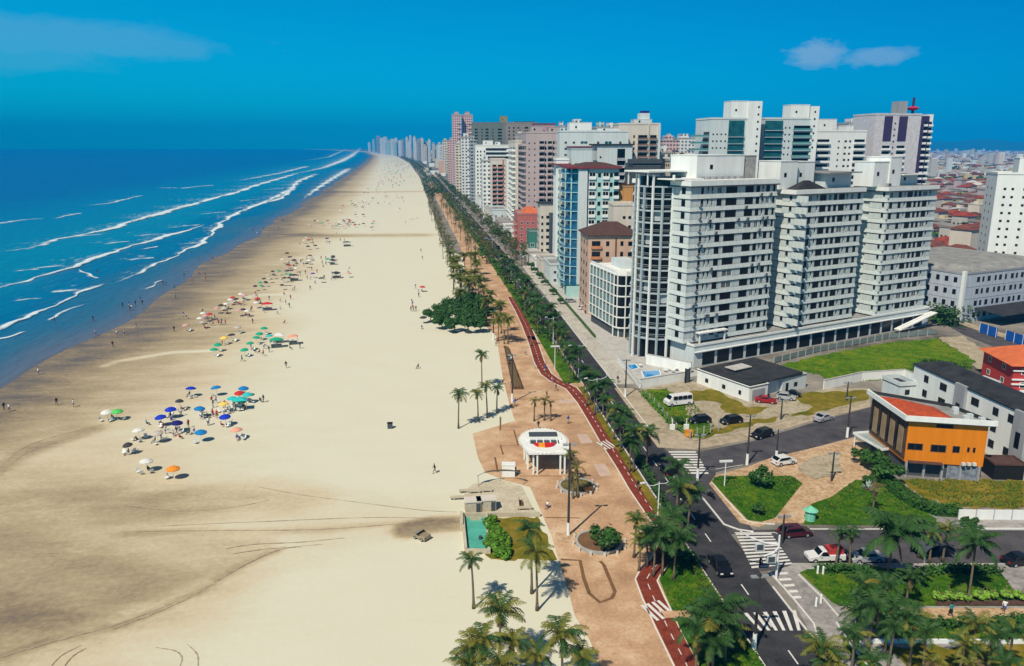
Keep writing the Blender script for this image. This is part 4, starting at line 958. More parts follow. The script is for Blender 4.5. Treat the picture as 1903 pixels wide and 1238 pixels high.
n = rows_(b, 'f', [(9.5, .8, 1.2)], 2.95, 3); b.bal('f', 2.4, 3, 1, n, 2.95, 3, 'r'); b.bal('f', 6.4, 3.6, 1, n, 2.95, 3, 'r'); b.box('red_panel', (8, -.2, 8), (8.8, 0, b.H), M('salmon_paint', (0, 0, 0))); b.done()
b = mid('apartment_tower', 'white tower with a broad striped crown of parapets', 884, 640, 270, 27, 40, WH)
n = rows_(b, 'f', [(1.5, 1.1, 1.4, 'n'), (4, 1.1, 1.4, 'n'), (7, 1.1, 1.4, 'n')], 2.95, 3)
for z in (3.2, 6.4, 9.6): b.box('crown_band', (8, -.5, b.H - z), (27.3, 0, b.H - z + 1.4), GLS)
b.pent(6, 6, 14, 14, 4); b.pent(16, 6, 20, 14, 3); b.done()
b = mid('apartment_tower', 'dark green grey tower with open upper storeys', 878, 820, 228, 34, 40, M('green_grey_paint', (.16, .2, .18), .7))
n = rows_(b, 'f', [(4, 3, 1.6, 'd'), (10, 1.2, 1.4, 'd'), (15, 3, 1.6, 'd'), (21, 1.2, 1.4, 'd'), (28, 4, 1.6, 'd')], 3.1, 3); b.pent(29, 4, 36, 20, 7, M('ochre_grey', (.3, .26, .12), .7)); b.clutter(4); b.done()
b = mid('apartment_tower', 'grey brown tower rising behind the pink grey tower', 940, 700, 228, 27, 40, M('grey_brown_paint', (.28, .25, .23), .7))
n = rows_(b, 'f', [(3, 1.2, 1.4, 'd'), (7, 1.2, 1.4, 'd'), (11, 1.2, 1.4, 'd'), (18, 3, 1.5, 'd'), (24, 1.2, 1.4, 'd')], 3.05, 3); b.box('roof_cap', (8, 3, b.H + 1), (26, 20, b.H + 1.6), TEAL); b.done()
b = mid('apartment_tower', 'pink roofed slab half hidden behind the grey brown tower', 992, 640, 232, 17, 20, M('rose_paint', (.5, .3, .33), .7)); rows_(b, 'f', [(3, 1.2, 1.4, 'd'), (8, 1.2, 1.4, 'd'), (13, 1.2, 1.4, 'd')], 3, 3); b.box('roof_cap', (-.5, -.5, b.H + .9), (17.5, 10, b.H + 1.7), M('maroon_roof', (0, 0, 0))); b.done()
# white blocks over the blue tower
b = mid('apartment_tower', 'pale aqua white tower with stacked roof boxes behind the aqua tower', 1040, 395, 244, 34, 25, WH2, deg=-4)
rows_(b, 'f', [(3, 1.4, 1.3), (7, 1.4, 1.3), (12, 4, 1.4, 't'), (19, 1.4, 1.3), (24, 4, 1.4, 't'), (30, 1.4, 1.3)], 2.95, 3)
b.pent(5, 3, 16, 14, 4.6, WH); b.pent(19, 3, 30, 12, 1.8, WH); b.clutter(5); b.done()
b = mid('apartment_tower', 'white tower with one black window strip and a black flat roof', 1110, 330, 272, 14.6, 16, WH2, deg=-3)
m = MB(); m.box(-1, -.6, b.H + .9, 15.4, 17, b.H + 1.5, DROOF); m.build('roof_cap', b.e); m = MB(); m.box(8.4, -.06, 6, 11.6, 0, b.H - .5, GLS); m.build('window_strip', b.e)
n = rows_(b, 'f', [(1.5, .7, .8, 'n')], 2.95, 3); b.bal('f', 10, 3, .7, n, 2.95, 3, 's'); b.done()
b = mid('apartment_block', 'grey white block with a narrow dark slot behind the aqua tower', 1062, 322, 276, 8.4, 14, WH2, deg=-3)
rows_(b, 'f', [(2, .9, 1.1, 'n'), (7, .9, 1.1, 'n')], 2.95, 3); b.box('roof_cap', (-.4, -.4, b.H + .9), (9, 14, b.H + 1.4), M('maroon_roof', (0, 0, 0))); b.done()
b = mid('apartment_block', 'white penthouse storeys with a maroon eave above the aqua tower', 1034, 318, 296, 5, 10, WH, deg=-3); rows_(b, 'f', [(1.6, 1, 1.2, 'd')], 2.95, 3); b.box('roof_cap', (-2, -1, b.H - 1.6), (6, 10, b.H - 1.2), M('maroon_roof', (0, 0, 0))); b.done()
b = mid('apartment_tower', 'beige tower with brown balcony columns and a blue topped roof box', 1150, 405, 230, 20.6, 18, CREAM, deg=-3)
n = rows_(b, 'f', [(1.2, .9, 1.4, 'n'), (7.6, .8, 1.4, 'n')], 2.95, 3); b.bal('f', 12, 5, 1.2, n, 2.95, 3, 'k'); b.bal('f', 17.4, 3.6, 1.2, n, 2.95, 3, 'k')
m = MB(); m.box(14.6, -.5, 2, 15.1, 0, b.H, CREAM); m.box(19.7, -1.3, 2, 20.7, 0, b.H, WH2); m.build('pier', b.e)
b.pent(8, 3, 17, 12, 2.6, WH2); b.box('roof_box', (11, 4, b.H + 2.8), (16, 10, b.H + 5.8), WH2); b.box('blue_tank', (12, 5, b.H + 5.8), (16, 9, b.H + 7), M('navy_paint', (.02, .02, .16), .5)); b.done()
b = mid('apartment_block', 'dark slate block with open grid storeys beside the curved tower', 1178, 290, 306, 10, 15, DGREY, deg=-3)
n = rows_(b, 'f', [(2, 1.6, 1.3), (5, 1.6, 1.3), (8, 1.6, 1.3)], 2.95, 3); b.bal('f', 5, 9.6, .9, n, 2.95, 3, 'd'); b.box('roof_cap', (-.6, -.6, b.H + .9), (10.4, 8, b.H + 2.4), DGREY); b.done()
b = mid('apartment_block', 'ochre rendered block with red side windows', 1150, 268, 345, 5.4, 8, OCHRE, deg=-3); b.box('roof_cap', (-.5, -.4, b.H + .9), (5.9, 8, b.H + 1.2), BTILE)
b.box('red_wing', (5.4, 1, 20), (7.6, 7, b.H - 1), REDP); b.done()
b = mid('apartment_block', 'low cream block under the ochre one', 1143, 250, 380, 7.4, 9, CREAM, deg=-3); rows_(b, 'f', [(3.6, .9, .9, 'd'), (5.4, .9, .9, 'd')], 2.95, 3); b.done()
# far right-hand skyline
b = mid('apartment_tower', 'teal glass tower with cantilevered balconies and a tall white lift core', 1318, 362, 220, 23.5, 18, WH2, deg=2)
n = rows_(b, 'f', [(1.6, .7, .7, 'n'), (3.4, .7, .7, 'n'), (5.4, .7, .7, 'n'), (7.4, .7, .7, 'n')], 3., 3)
m = MB(); m.box(8.6, -.5, 20, 15.8, 0, b.H - .4, TEAL); m.build('curtain_wall', b.e); b.bal('f', 12.2, 7.4, 1., n, 3., 3, 't')
b.bal('l', 14, 7, 6.2, n, 3., 3, 'g')
m = MB(); m.box(17.4, -.7, 0, 23.6, 8, b.H + 8, WH); m.build('lift_core', b.e); b.pent(9.5, .5, 17.4, 9, 8, WH, 1)
for i in range(9): inst(WIN['n'], 'window', b.e, (22, -.7, b.H + 5 - i * 3.2), 0, (.8, 1, .9))
b.done()
b = mid('apartment_tower', 'teal glass tower with a second white lift core further inland', 1418, 372, 220, 24, 18, WH2, deg=2)
n = rows_(b, 'f', [(10.4, .7, .8, 'n'), (12.4, .7, .8, 'n')], 3., 3); m = MB(); m.box(.2, -.4, 20, 8.8, 0, b.H - .5, TEAL); m.build('curtain_wall', b.e); b.bal('f', 4.5, 8.6, 1.1, n, 3., 3, 't'); b.bal('f', 18.6, 9, 1.1, n, 3., 3, 'g')
b.pent(12.8, 1, 22, 9, 6.6, WH, 1); m = MB(); m.box(22.6, -.6, 0, 26, 7, b.H + 6, WH); m.build('lift_core', b.e)
for i in range(6): inst(WIN['n'], 'window', b.e, (24, -.6, b.H + 3 - i * 3.2), 0, (.8, 1, .9))
b.done()
b = mid('apartment_tower', 'wide white tower with teal strip balconies and a square roof box', 1492, 395, 243, 33.5, 18, WH, deg=3)
n = rows_(b, 'f', [(19, .8, .9, 'n'), (22.6, 1.2, 1., 'n'), (25, 1., 1., 'n')], 3., 3); b.bal('f', 3.6, 6.4, 1.2, n, 3., 3, 'g'); b.bal('f', 10.6, 7, 1.2, n, 3., 3, 'w'); b.bal('f', 30, 6, 1.2, n, 3., 3, 'w')
b.pent(9, 2, 18, 12, 6, WH, 1); b.pent(24, 3, 28, 10, 3, WH, 0); b.clutter(4); b.done()
b = mid('apartment_tower', 'white and purple tower with side balconies and an aerial mast', 1622, 412, 212, 25.6, 20, M('pale_mauve_white', (.62, .6, .62), .6), deg=3)
n = rows_(b, 'f', [(11.2, .8, .9, 'n')], 3., 3)
for x0, x1 in ((5, 9.6), (13.2, 18)):
    m = MB(); m.box(x0, -.12, b.H - 13, x1, 0, b.H - .5, PURP); m.build('purple_panel', b.e); b.bal('f', (x0 + x1) / 2, x1 - x0, 1., max(1, n - 4), 3., 3, 'w')
m = MB(); m.box(25.6, .4, 3, 30.6, 9, b.H - .3, PURP); m.build('side_wing', b.e)
for i in range(n): inst(BAL['w'], 'balcony', b.e, (28.6, .4, 3 + 3. * i), 0, (1.6, 1, 1)); inst(BAL['w'], 'balcony', b.e, (32, 2, 3 + 3. * i), 0, (3, 1.2, 1))
m = MB(); m.box(30.6, 2, 3, 33.8, 10, b.H + .6, WH); m.build('stair_wing', b.e)
m = MB(); m.box(14.2, 3, b.H + .1, 19, 9, b.H + 7, GREYP); m.build('roof_box', b.e)
m = MB(); m.tube([(23, 4, b.H), (23, 4, b.H + 9)], [.7, .6], 8, PURP); m.build('mast', b.e)
m = MB(); m.tube([(23, 4, b.H + 2.6), (23, 4, b.H + 3.6), (23, 4, b.H + 4.6)], [1.6, 3.2, 1.4], 12, M('crimson_dish', (.5, .02, .07), .5)); m.build('roof_emblem', b.e); b.done()
b = mid('apartment_tower', 'plain white tower with paired windows at the right edge of the town', 1862, 300, 322, 16, 16, WH, deg=-24)
rows_(b, 'f', [(3, .9, .9, 'n'), (5.6, .9, .9, 'n'), (9.5, .9, .9, 'n'), (13, .9, .9, 'n')], 3., 3); rows_(b, 'l', [(4, .9, .9, 'n'), (10, .9, .9, 'n')], 3., 3); b.pent(7, 2, 14, 10, 6, WH, 0); b.done()
# grey institutional block
b = Bld('institutional_block', 'pale blue grey four storey block with a chamfered corner', (151.5, 206.5), 20, 46, 42, 14.2, M('pale_blue_grey_paint', (.5, .55, .62), .7), 0, lines=3.5, trim=GREYP, roofm=RCONC, par=.6)
b.grid('f', [(6 + 2.6 * i if i % 3 else 6.4 + 2.6 * i, .9 if i % 2 else 1.3, 1.5, 'd') for i in range(14)], 4, 3.5, .3)
b.grid('l', [(3 + 2.8 * i, 1.1, 1.5, 'd') for i in range(14)], 4, 3.5, .3)
m = MB(); m.prism([(1, 1), (45, 1), (45, 41), (1, 41)], 14.5, 16, RCONC, taper=[(5, 5), (42, 5), (42, 37), (5, 37)]); m.build('shallow_roof', b.e)
m = MB(); m.box(-.35, -.35, 0, .6, .6, 15.2, WH); m.build('corner_pier', b.e); m = MB(); m.hexa([(6, -9, 3.2), (40, -9, 3.2), (40, -.2, 4), (6, -.2, 4), (6, -9, 3.35), (40, -9, 3.35), (40, -.2, 4.15), (6, -.2, 4.15)], DROOF); m.build('canopy', b.e); b.done()
for i, (p, q) in enumerate((((1820, 618), (1852, 628)), ((1868, 632), (1960, 662)))):
    a, c = G(*p), G(*q); t_ = thing('site_fence', 'blue hoarding panel %s the gate of the pale block' % ('before' if i == 0 else 'beyond'), 'fence', (*a, 0), math.atan2(c[1] - a[1], c[0] - a[0]), 'blue hoardings')
    m = MB(); m.box(0, -.05, .1, math.dist(a, c), .05, 2.7, M('blue_hoarding', (.01, .1, .42), .5, var=.08)); m.build('panel', t_)
    for k in range(int(math.dist(a, c) / 3) + 1): m = MB(); m.box(k * 3 - .06, -.12, 0, k * 3 + .06, -.05, 2.8, WMET); m.build('post', t_)
# orange restaurant
C = (73.6, 107.); b = Bld('restaurant', 'orange two storey building with a white fascia and a red tiled roof', C, -9, 11.6, 22, 9.3, ORNG, 2.6, body=False)
SKl = [(-1.4, -1.), (9.6, -2.6), (7, 4.6), (-2.1, 11)]
m = MB(); m.prism(SKl, 2.5, 9.2, ORNG); m.build('wall', b.e)
BR = M('brown_cladding', (.13, .07, .045), .8, var=.25, scale=1)
m = MB(); m.prism([(-1.5, -.95), (-1.38, -.9), (-2.08, 11), (-2.22, 11)], 2.9, 8.9, BR); m.build('side_cladding', b.e)
for k in range(4):
    t0 = .08 + k * .235; x0, y0 = -1.55 - .7 * t0, -1 + 12 * t0; x1, y1 = -1.55 - .7 * (t0 + .12), -1 + 12 * (t0 + .12)
    m = MB(); m.bar((x0, y0, 5.6), (x1, y1, 5.6), .12, 4.2, M('tan_shutter', (.34, .24, .14), .7)); m.build('shutter', b.e)
    m = MB(); m.bar((x1, y1 + .3, 6), (x1 - .04, y1 + 1., 6), .2, 4.8, GLS); m.build('recess', b.e)
FD = math.atan2(-1.6, 11.)
for (x, w_, h_, z) in ((1.6, 2.2, 1.05, 4.5), (4.9, 2.2, 1.15, 4.4), (7.4, 1., 1.05, 4.5), (9.1, .34, .8, 4.7), (9.9, .34, .8, 4.7), (5.4, 2.4, .6, 8.3)): inst(WIN['d'], 'window', b.e, (-1.4 + (x - .3) * math.cos(FD), -1. + (x - .3) * math.sin(FD), z), FD, (w_, 1, h_))
m = MB(); fa = [(-2.1, -1.6), (10.4, -3.4), (7.4, 5.2), (-2.8, 11.8)]
for i in (0, 3): a, c = fa[i], fa[(i + 1) % 4]; m.bar((*a, 9.75), (*c, 9.75), .3, .8, WH)
m.build('fascia', b.e)
m = MB()
for i in (1, 2): a, c = fa[i], fa[(i + 1) % 4]; m.bar((*a, 9.7), (*c, 9.7), .2, .5, DROOF)
m.build('gutter', b.e)
m = MB(); m.prism(fa, 9.2, 9.4, RCONC); m.prism([(-1.5, -1.3), (5.6, -2.2), (5., 4.9), (-1.6, 10.2)], 9.45, 10., RTILE, taper=[(.6, 1.), (3.4, .6), (3.2, 4.), (.3, 7.2)]); m.build('tiled_roof', b.e)
for (x, y) in ((6.6, -1.2), (7.6, -.4), (6.4, 1.6), (7., 2.8), (8.6, -2.)): m = MB(); m.box(x, y, 9.4, x + .8, y + .7, 10.1, WH2); m.build('roof_vent', b.e)
m = MB(); m.prism([(-1, -.4), (9.2, -2), (6.8, 4.2), (-1.8, 10.4)], 0, 2.5, DGREY); m.build('ground_floor', b.e)
for k in range(5): m = MB(); m.box(-1.2 + k * 2.55, -1.2 - k * .37, 0, -.9 + k * 2.55, -.9 - k * .37, 2.5, GREYP); m.build('column', b.e)
m = MB(); m.bar((4.8, -1.75, 1.2), (9., -2.4, 1.2), .12, 2.1, M('mural_grey', (.3, .33, .38), .8, c2=(.1, .12, .16), scale=1.6)); m.build('shop_front', b.e)
m = MB(); m.bar((-1., -1.6, 2.7), (3.8, -2.3, 2.7), 1., .12, BTILE); m.build('awning', b.e)
for k in range(3): m = MB(); m.box(6.4 + k * .8, -2.9, 2.7, 6.9 + k * .8, -2.5, 3.15, WH2); m.build('air_conditioner', b.e)
b.done()
t_ = thing('canopy_shelter', 'pale glass canopy on posts beside the orange building', 'canopy', (*G(1668, 850), 0), .5)
m = MB(); m.prism([(-5, 0), (3.2, -2.6), (4.5, .6), (1.5, 5.5), (-2, 7)], 2.3, 2.4, M('milky_glass', (.35, .4, .4), .3, var=.1)); m.build('roof_panel', t_)
m = MB()
for a, c in zip([(-5, 0), (3.2, -2.6), (4.5, .6), (1.5, 5.5), (-2, 7)], [(3.2, -2.6), (4.5, .6), (1.5, 5.5), (-2, 7), (-5, 0)]): m.bar((*a, 2.5), (*c, 2.5), .1, .4, WH)
m.build('fascia', t_)
for x, y in ((-4.8, .1), (3, -2.3), (-2, 6.6)): m = MB(); m.tube([(x, y, 0), (x, y, 2.3)], [.1, .1], 8, WMET); m.build('post', t_)
# long white building at the right margin
b = Bld('apartment_block', 'long white three storey block with a dark sheet roof at the right margin', (91.6, 88), 0, 7, 47.5, 9.2, WH, 0, roofm=DROOF, par=.25, trim=DROOF)
for z in (1.3, 4.1, 6.9):
    for t in (4, 9, 17.5, 22.5, 26, 31, 35, 39.5, 44.5):
        if (t + z) % 5 > .6: b.win('l', t, z, 1.9 if int(t) % 2 else 1.3, 1.35, 'd')
for t in (14, 28.5): b.box('stair_tower', (-.5, 47.5 - t - 1.4, .0), (.05, 47.5 - t + 1.4, 9.6), GREYP); b.box('stair_door', (-.56, 47.5 - t - .5, 3.6), (-.5, 47.5 - t + .5, 6.2), GLS)
m = MB(); m.prism([(-.3, -.4), (7.4, -.4), (7.4, 47.9), (-.3, 47.9)], 9.45, 10.6, DROOF, taper=[(3.4, 3), (3.9, 3), (3.9, 45), (3.4, 45)]); m.build('sheet_roof', b.e); b.done()
b = Bld('apartment_block', 'stepped white annexe behind the red tiled roof', (88.2, 134), 6, 3.4, 5, 5.4, WH2, 0, roofm=DROOF); b.grid('f', [(1.7, 1, 1, 'd')], 2, 2.6, .2); b.done()
b = Bld('villa', 'red villa with a hipped orange roof and white banded windows', (119, 143.5), -12, 15, 13, 6., REDP, 0, par=.1)
m = MB(); m.prism([(-1, -1), (16, -1), (16, 14), (-1, 14)], 6.1, 9, M('orange_tile', (0, 0, 0)), taper=[(6, 6), (9, 6), (9, 7), (6, 7)]); m.build('tiled_roof', b.e)
b.grid('f', [(2.5, 2, 1.3), (6.5, 1.2, 1.3), (10.5, 2, 1.3)], 2, 2.9, .3); [b.box('band', (-.2, -.3, z), (15.2, .0, z + .3), WH) for z in (.3, 1.9, 2.9, 4.8)]; b.box('porch_wall', (1, -1.4, 0), (13, -1.2, 1.2), WH); b.grid('l', [(3, 1.4, 1.2), (9, 1.4, 1.2)], 2, 2.9, .3); b.done()
t_ = thing('boundary_wall', 'white panelled wall beyond the ochre lawn', 'wall'); P = px_line([(1780, 966), (2080, 968)])
n = 9
for i in range(n):
    a = (P[0][0] + (P[1][0] - P[0][0]) * i / n, P[0][1] + (P[1][1] - P[0][1]) * i / n); c = (P[0][0] + (P[1][0] - P[0][0]) * (i + .93) / n, P[0][1] + (P[1][1] - P[0][1]) * (i + .93) / n)
    m = MB(); m.bar((*a, .75), (*c, .75), .18, 1.5, WH); m.build('wall_panel', t_)
t_ = thing('boundary_wall', 'low white kerb wall between the two dry lawns', 'wall'); m = MB(); ribbon(m, px_line([(1598, 1196), (2080, 1197)]), .25, .5, WH, .1); m.build('wall', t_)
m = MB(); ribbon(m, px_line([(1598, 1190), (1596, 1215)]), .25, .5, WH, .1); m.build('wall_return', t_)
b = Bld('carport', 'carport right of the orange building with its shaded inside painted black', (85.2, 103.6), -9, 4.6, 3.4, 2.4, BLK, 0, par=.3, trim=BTILE, roofm=BTILE); b.box('post', (4.5, -.3, 0), (4.9, .1, 2.4), WH); b.done()  # solid block, its black walls painted as the shade inside the undercroft
b = Bld('shed', 'low white shed roof beside the grey house roofs', (103.5, 139), 6, 10, 4, 3., WH2, 0, roofm=LCONC); b.done()
# filler skyline: towers further off, each its own thing
FAC = [facade('far_white', (.66, .68, .68), (.06, .09, .1)), facade('far_pink', (.6, .42, .42), (.1, .08, .09), 2.9, 2.6, .6, .5), facade('far_cream', (.62, .56, .46), (.08, .08, .08), 3., 3.8, .6, .45),
       facade('far_grey', (.34, .37, .39), (.03, .05, .06), 2.9, 2.8, .7, .5), facade('far_aqua', (.42, .58, .58), (.04, .1, .12), 3.1, 3., .55, .55), facade('far_beige', (.52, .42, .33), (.06, .05, .05), 2.9, 3.4, .5, .4)]
NMF = ['white', 'pink', 'cream', 'grey', 'pale aqua', 'beige']
def far(u0, u1, vt, d, k, where, depth=22, deg=-1, cap=None):
    C = atd(u0, d); h = max(6, top(vt, *C)); w_ = W_(u0, u1, d)
    t_ = thing('far_tower', '%s tower %s' % (NMF[k], where), 'building', (*C, 0), math.radians(deg), 'towers of the distant skyline')
    m = MB(); m.box(0, 0, 0, w_, depth, h, FAC[k])
    for i in range(int((h - 6) / 6)): m.box(w_ * .55, -.9, 5 + i * 6, w_ * .95, -.0, 6 + i * 6, FAC[k])
    m.build('wall', t_); m = MB(); m.box(-.3, -.3, h, w_ + .3, depth + .3, h + 1, CONC); m.box(w_ * .25, 3, h + 1, w_ * .7, depth * .6, h + 4.2, FAC[k]); m.build('roof', t_)
    return t_
for a in [(841, 858, 214, 1000, 1, 'tallest on the seafront at the head of the palm avenue'), (860, 879, 214, 1010, 1, 'paired with the tallest seafront one, slightly behind'),
          (832, 848, 262, 1050, 1, 'with a rose penthouse below the tall seafront pair'), (846, 858, 268, 860, 2, 'pale and slim left of the black striped block'), (857, 876, 256, 760, 0, 'with a black stripe down its corner'),
          (874, 886, 262, 700, 3, 'narrow and dark between two white ones'), (822, 833, 262, 1500, 2, 'first of the seafront row past the palms'), (812, 822, 268, 1900, 0, 'small at the end of the seafront row'),
          (896, 912, 300, 560, 0, 'slim in front of the striped crown tower'), (1128, 1146, 240, 520, 0, 'left of the beige and brown one'), (1108, 1130, 238, 560, 4, 'small over the black roofed one'), (1060, 1090, 232, 610, 0, 'peeping over the aqua white roof boxes'),
          (1232, 1262, 262, 640, 1, 'low in the gap left of the teal glass ones'), (1258, 1292, 258, 700, 0, 'squat beside the teal glass balconies'), (1228, 1250, 285, 430, 0, 'with stepped terraces beside the slate block'), (1250, 1292, 300, 400, 2, 'low and broad behind the curved tower roof'),
          (1240, 1252, 255, 900, 4, 'thin on the skyline of the gap'), (1574, 1604, 230, 620, 0, 'behind the wide white one'), (1180, 1200, 250, 700, 2, 'half hid by the beige and brown one'), (1480, 1494, 245, 520, 4, 'thin between teal and white'),
          (1100, 1128, 262, 420, 4, 'stepping down toward the black roofed one')]: far(*a)
for a in [(888, 902, 238, 900, 4, 'with a thin outline above the striped crown'), (922, 938, 240, 860, 1, 'pinkish and slim between the two grey ones'), (962, 974, 252, 600, 2, 'slim just left of the blank pink pier'), (1040, 1050, 236, 620, 0, 'slim at the left of the aqua white roof boxes'),
          (1090, 1102, 244, 500, 2, 'cream over the middle of the aqua white block'), (1012, 1030, 240, 700, 3, 'grey behind the flat maroon roofs'), (866, 880, 236, 1200, 5, 'beige behind the seafront pair'), (1200, 1222, 262, 800, 0, 'low between the beige tower and the gap')]: far(*a)
rnd = random.Random(5)
for i, (u, vt) in enumerate([(700, 250), (706, 254), (712, 252), (719, 258), (726, 256), (733, 254), (740, 259), (747, 256), (754, 253), (761, 250), (768, 252), (774, 257), (781, 255), (788, 262), (795, 258), (803, 264), (758, 260), (771, 262), (730, 262), (692, 256), (684, 262), (715, 264), (786, 268), (808, 270)]):
    d = 2500 + max(0, 775 - u) * 38 + rnd.uniform(0, 300)
    far(u, u + rnd.uniform(4, 8), vt + 3, d, rnd.choice([0, 0, 2, 4, 3]), 'in the hazy cluster where the beach meets the horizon', 30)
# seafront frontage: low shops and houses along the avenue's inland side
for i, (y0, y1, h_, mt) in enumerate(((284, 300, 7, WH2), (304, 318, 6, CREAM), (320, 330, 4, WH), (336, 350, 3.6, CREAM), (356, 370, 3.4, WH2), (420, 440, 7, WH), (455, 480, 7, PINKG), (490, 520, 11, WH2), (530, 570, 9, CREAM), (585, 640, 12, WH))):
    b = Bld('shop_block', 'low %s shop block number %s along the palm avenue' % ({'white_paint_cool': 'off white', 'cream_paint': 'cream', 'white_paint': 'white', 'pink_grey_paint': 'pink grey'}[mt.name], ['one', 'two', 'three', 'four', 'five', 'six', 'seven', 'eight', 'nine', 'ten'][i]), (44.5 + coff(y0), y0), 0, 9, y1 - y0, h_, mt, group='low blocks along the palm avenue')
    b.grid('f', [(2, 1.2, 1.2), (6, 1.2, 1.2)], int(h_ / 3), 3, 0); b.grid('l', [(2 + 3.4 * k, 1.3, 1.3) for k in range(int((y1 - y0 - 2) / 3.4))], int(h_ / 3), 3, 0); b.done()
# the low town inland
HW = [WH, CREAM, WH2, PEACH, PINKG, LCONC, M('pale_yellow_paint', (.6, .52, .3), .7)]
HWN = ['white', 'cream', 'off white', 'peach', 'pinkish', 'bare concrete', 'pale yellow']
HR = [M('house_red_tile', (.32, .06, .035), .85, var=.25, scale=1.2), M('weathered_red_tile', (.2, .07, .055), .9, var=.25, scale=1.5), BTILE, M('fibre_cement', (.3, .28, .26), .9, var=.2), M('pale_flat_roof', (.6, .57, .52), .9, var=.15)]
HRN = ['bright red tiled', 'weathered red tiled', 'brown tiled', 'grey sheet', 'pale flat']
rh = random.Random(11); HM = []
for wi in range(7):
    for ri in range(5):
        m = MB(); h_ = [3.2, 6.2, 5.4, 3.4, 6.4, 9, 6][wi]; m.box(-.5, -.5, 0, .5, .5, 1, HW[wi]); wm_ = m.mesh('wall')
        m = MB()
        if ri < 3: m.prism([(-.56, -.56), (.56, -.56), (.56, .56), (-.56, .56)], 0, 2.3, HR[ri], taper=[(-.2, -.06), (.2, -.06), (.2, .06), (-.2, .06)])
        elif ri == 3: m.hexa([(-.55, -.55, 0), (.55, -.55, 0), (.55, .55, 0), (-.55, .55, 0), (-.55, -.55, .3), (.55, -.55, .3), (.55, .55, 1.4), (-.55, .55, 1.4)], HR[ri])
        else: m.box(-.52, -.52, 0, .52, .52, .25, HR[ri]); m.box(-.2, -.1, .25, .2, .3, 2., HW[wi])
        HM.append((wm_, m.mesh('roof'), h_, wi, ri))
spots = []
a24 = math.radians(24)
for i in range(-6, 90):
    for j in range(0, 60):
        x, y = B1(30 + j * 15.5 + (i % 2) * 3, 58 + i * 14.5 + (6 if j % 4 == 0 else 0)); u, v, d = Pj(x, y, 3)
        if not (274 < v < 520 and -50 < u < 1960): continue
        vis = (1722 < u < 1950) or (1226 < u < 1300 and v < 330)
        if not vis: continue
        if rh.random() < .08: continue
        bx, by = (x - 151.5) * math.cos(math.radians(20)) + (y - 206.5) * math.sin(math.radians(20)), -(x - 151.5) * math.sin(math.radians(20)) + (y - 206.5) * math.cos(math.radians(20))
        if -9 < bx < 52 and -12 < by < 51: continue
        if math.dist((x, y), atd(1875, 308)) < 17: continue
        spots.append((d, x, y, u))
spots.sort(); HOUSES = spots[:230]; REST = spots[230:]
for n_, (d, x, y, u) in enumerate(HOUSES):
    wm_, rm_, h_, wi, ri = rh.choice(HM if d < 900 else HM); sx, sy = rh.uniform(7.5, 12), rh.uniform(7, 10.5)
    if rh.random() < .08: h_ = rh.uniform(10, 16)
    t_ = thing('town_house', '%s house with %s roof in the low town inland' % (HWN[wi], HRN[ri]), 'house', (x, y, 0), a24 + (math.pi / 2 if rh.random() < .3 else 0), '%s houses with %s roofs' % (HWN[wi], HRN[ri]))
    inst(wm_, 'wall', t_, scale=(sx, sy, h_)); inst(rm_, 'roof', t_, (0, 0, h_), scale=(sx, sy, 1))
    if d < 520:
        for z in ([.9] if h_ < 5 else [.9, 3.8]):
            for t in (-.28, .05, .32): inst(WIN['n'], 'window', t_, (t * sx, -sy / 2, z), 0, (1., 1, 1.1)); inst(WIN['n'], 'window', t_, (-sx / 2, t * sy, z), -math.pi / 2, (1., 1, 1.1))
m = MB()
for d, x, y, u in REST:
    h_ = rh.choice([3, 5, 6, 7]); sx, sy = rh.uniform(4, 6.5), rh.uniform(4, 6); m.box(x - sx, y - sy, 0, x + sx, y + sy, h_, rh.choice(HW)); m.prism([(x - sx - .4, y - sy - .4), (x + sx + .4, y - sy - .4), (x + sx + .4, y + sy + .4), (x - sx - .4, y + sy + .4)], h_, h_ + 1.8, rh.choice(HR), taper=[(x - sx * .4, y - sy * .2), (x + sx * .4, y - sy * .2), (x + sx * .4, y + sy * .2), (x - sx * .4, y + sy * .2)])
for i in range(5200):
    d = 1250 + 6000 * rh.random() ** 1.5; u = rh.uniform(1200, 1990) if rh.random() < .8 else rh.uniform(780, 1990); x, y = atd(u, d); big = rh.random() < .04
    h_ = rh.uniform(14, 34) if big else rh.uniform(3, 9); s_ = rh.uniform(5, 9) * (1 + d / 3500.); m.box(x, y, 0, x + s_, y + s_ * (.7 if big else 1), h_, rh.choice(HW + HR[:2] if not big else HW))
m.build('distant_town', kind='stuff', label='hazy sprawl of roofs and walls stretching inland to the horizon')
# green between the houses
m = MB()
for i in range(2600):
    d = rh.uniform(260, 3000); u = rh.uniform(1700, 1960) if rh.random() < .8 else rh.uniform(1225, 1300); x, y = atd(u, d)
    if 320 > d and x > 130 and y < 262 and y > 190: continue
    r_ = rh.uniform(1.5, 3.2); z = rh.uniform(1, 5)
    for k in range(3):
        a = rh.uniform(0, 6.28); p = Vector((x + rh.uniform(-r_, r_), y + rh.uniform(-r_, r_), z)); q = Vector((math.cos(a), math.sin(a), rh.uniform(-.5, .5))) * r_; q2 = Vector((-math.sin(a), math.cos(a), rh.uniform(.2, .9))) * r_
        m.face([p - q, p - q2, p + q, p + q2], LEAFB)
m.build('town_foliage', kind='stuff', label='patches of dark garden trees between the inland roofs')
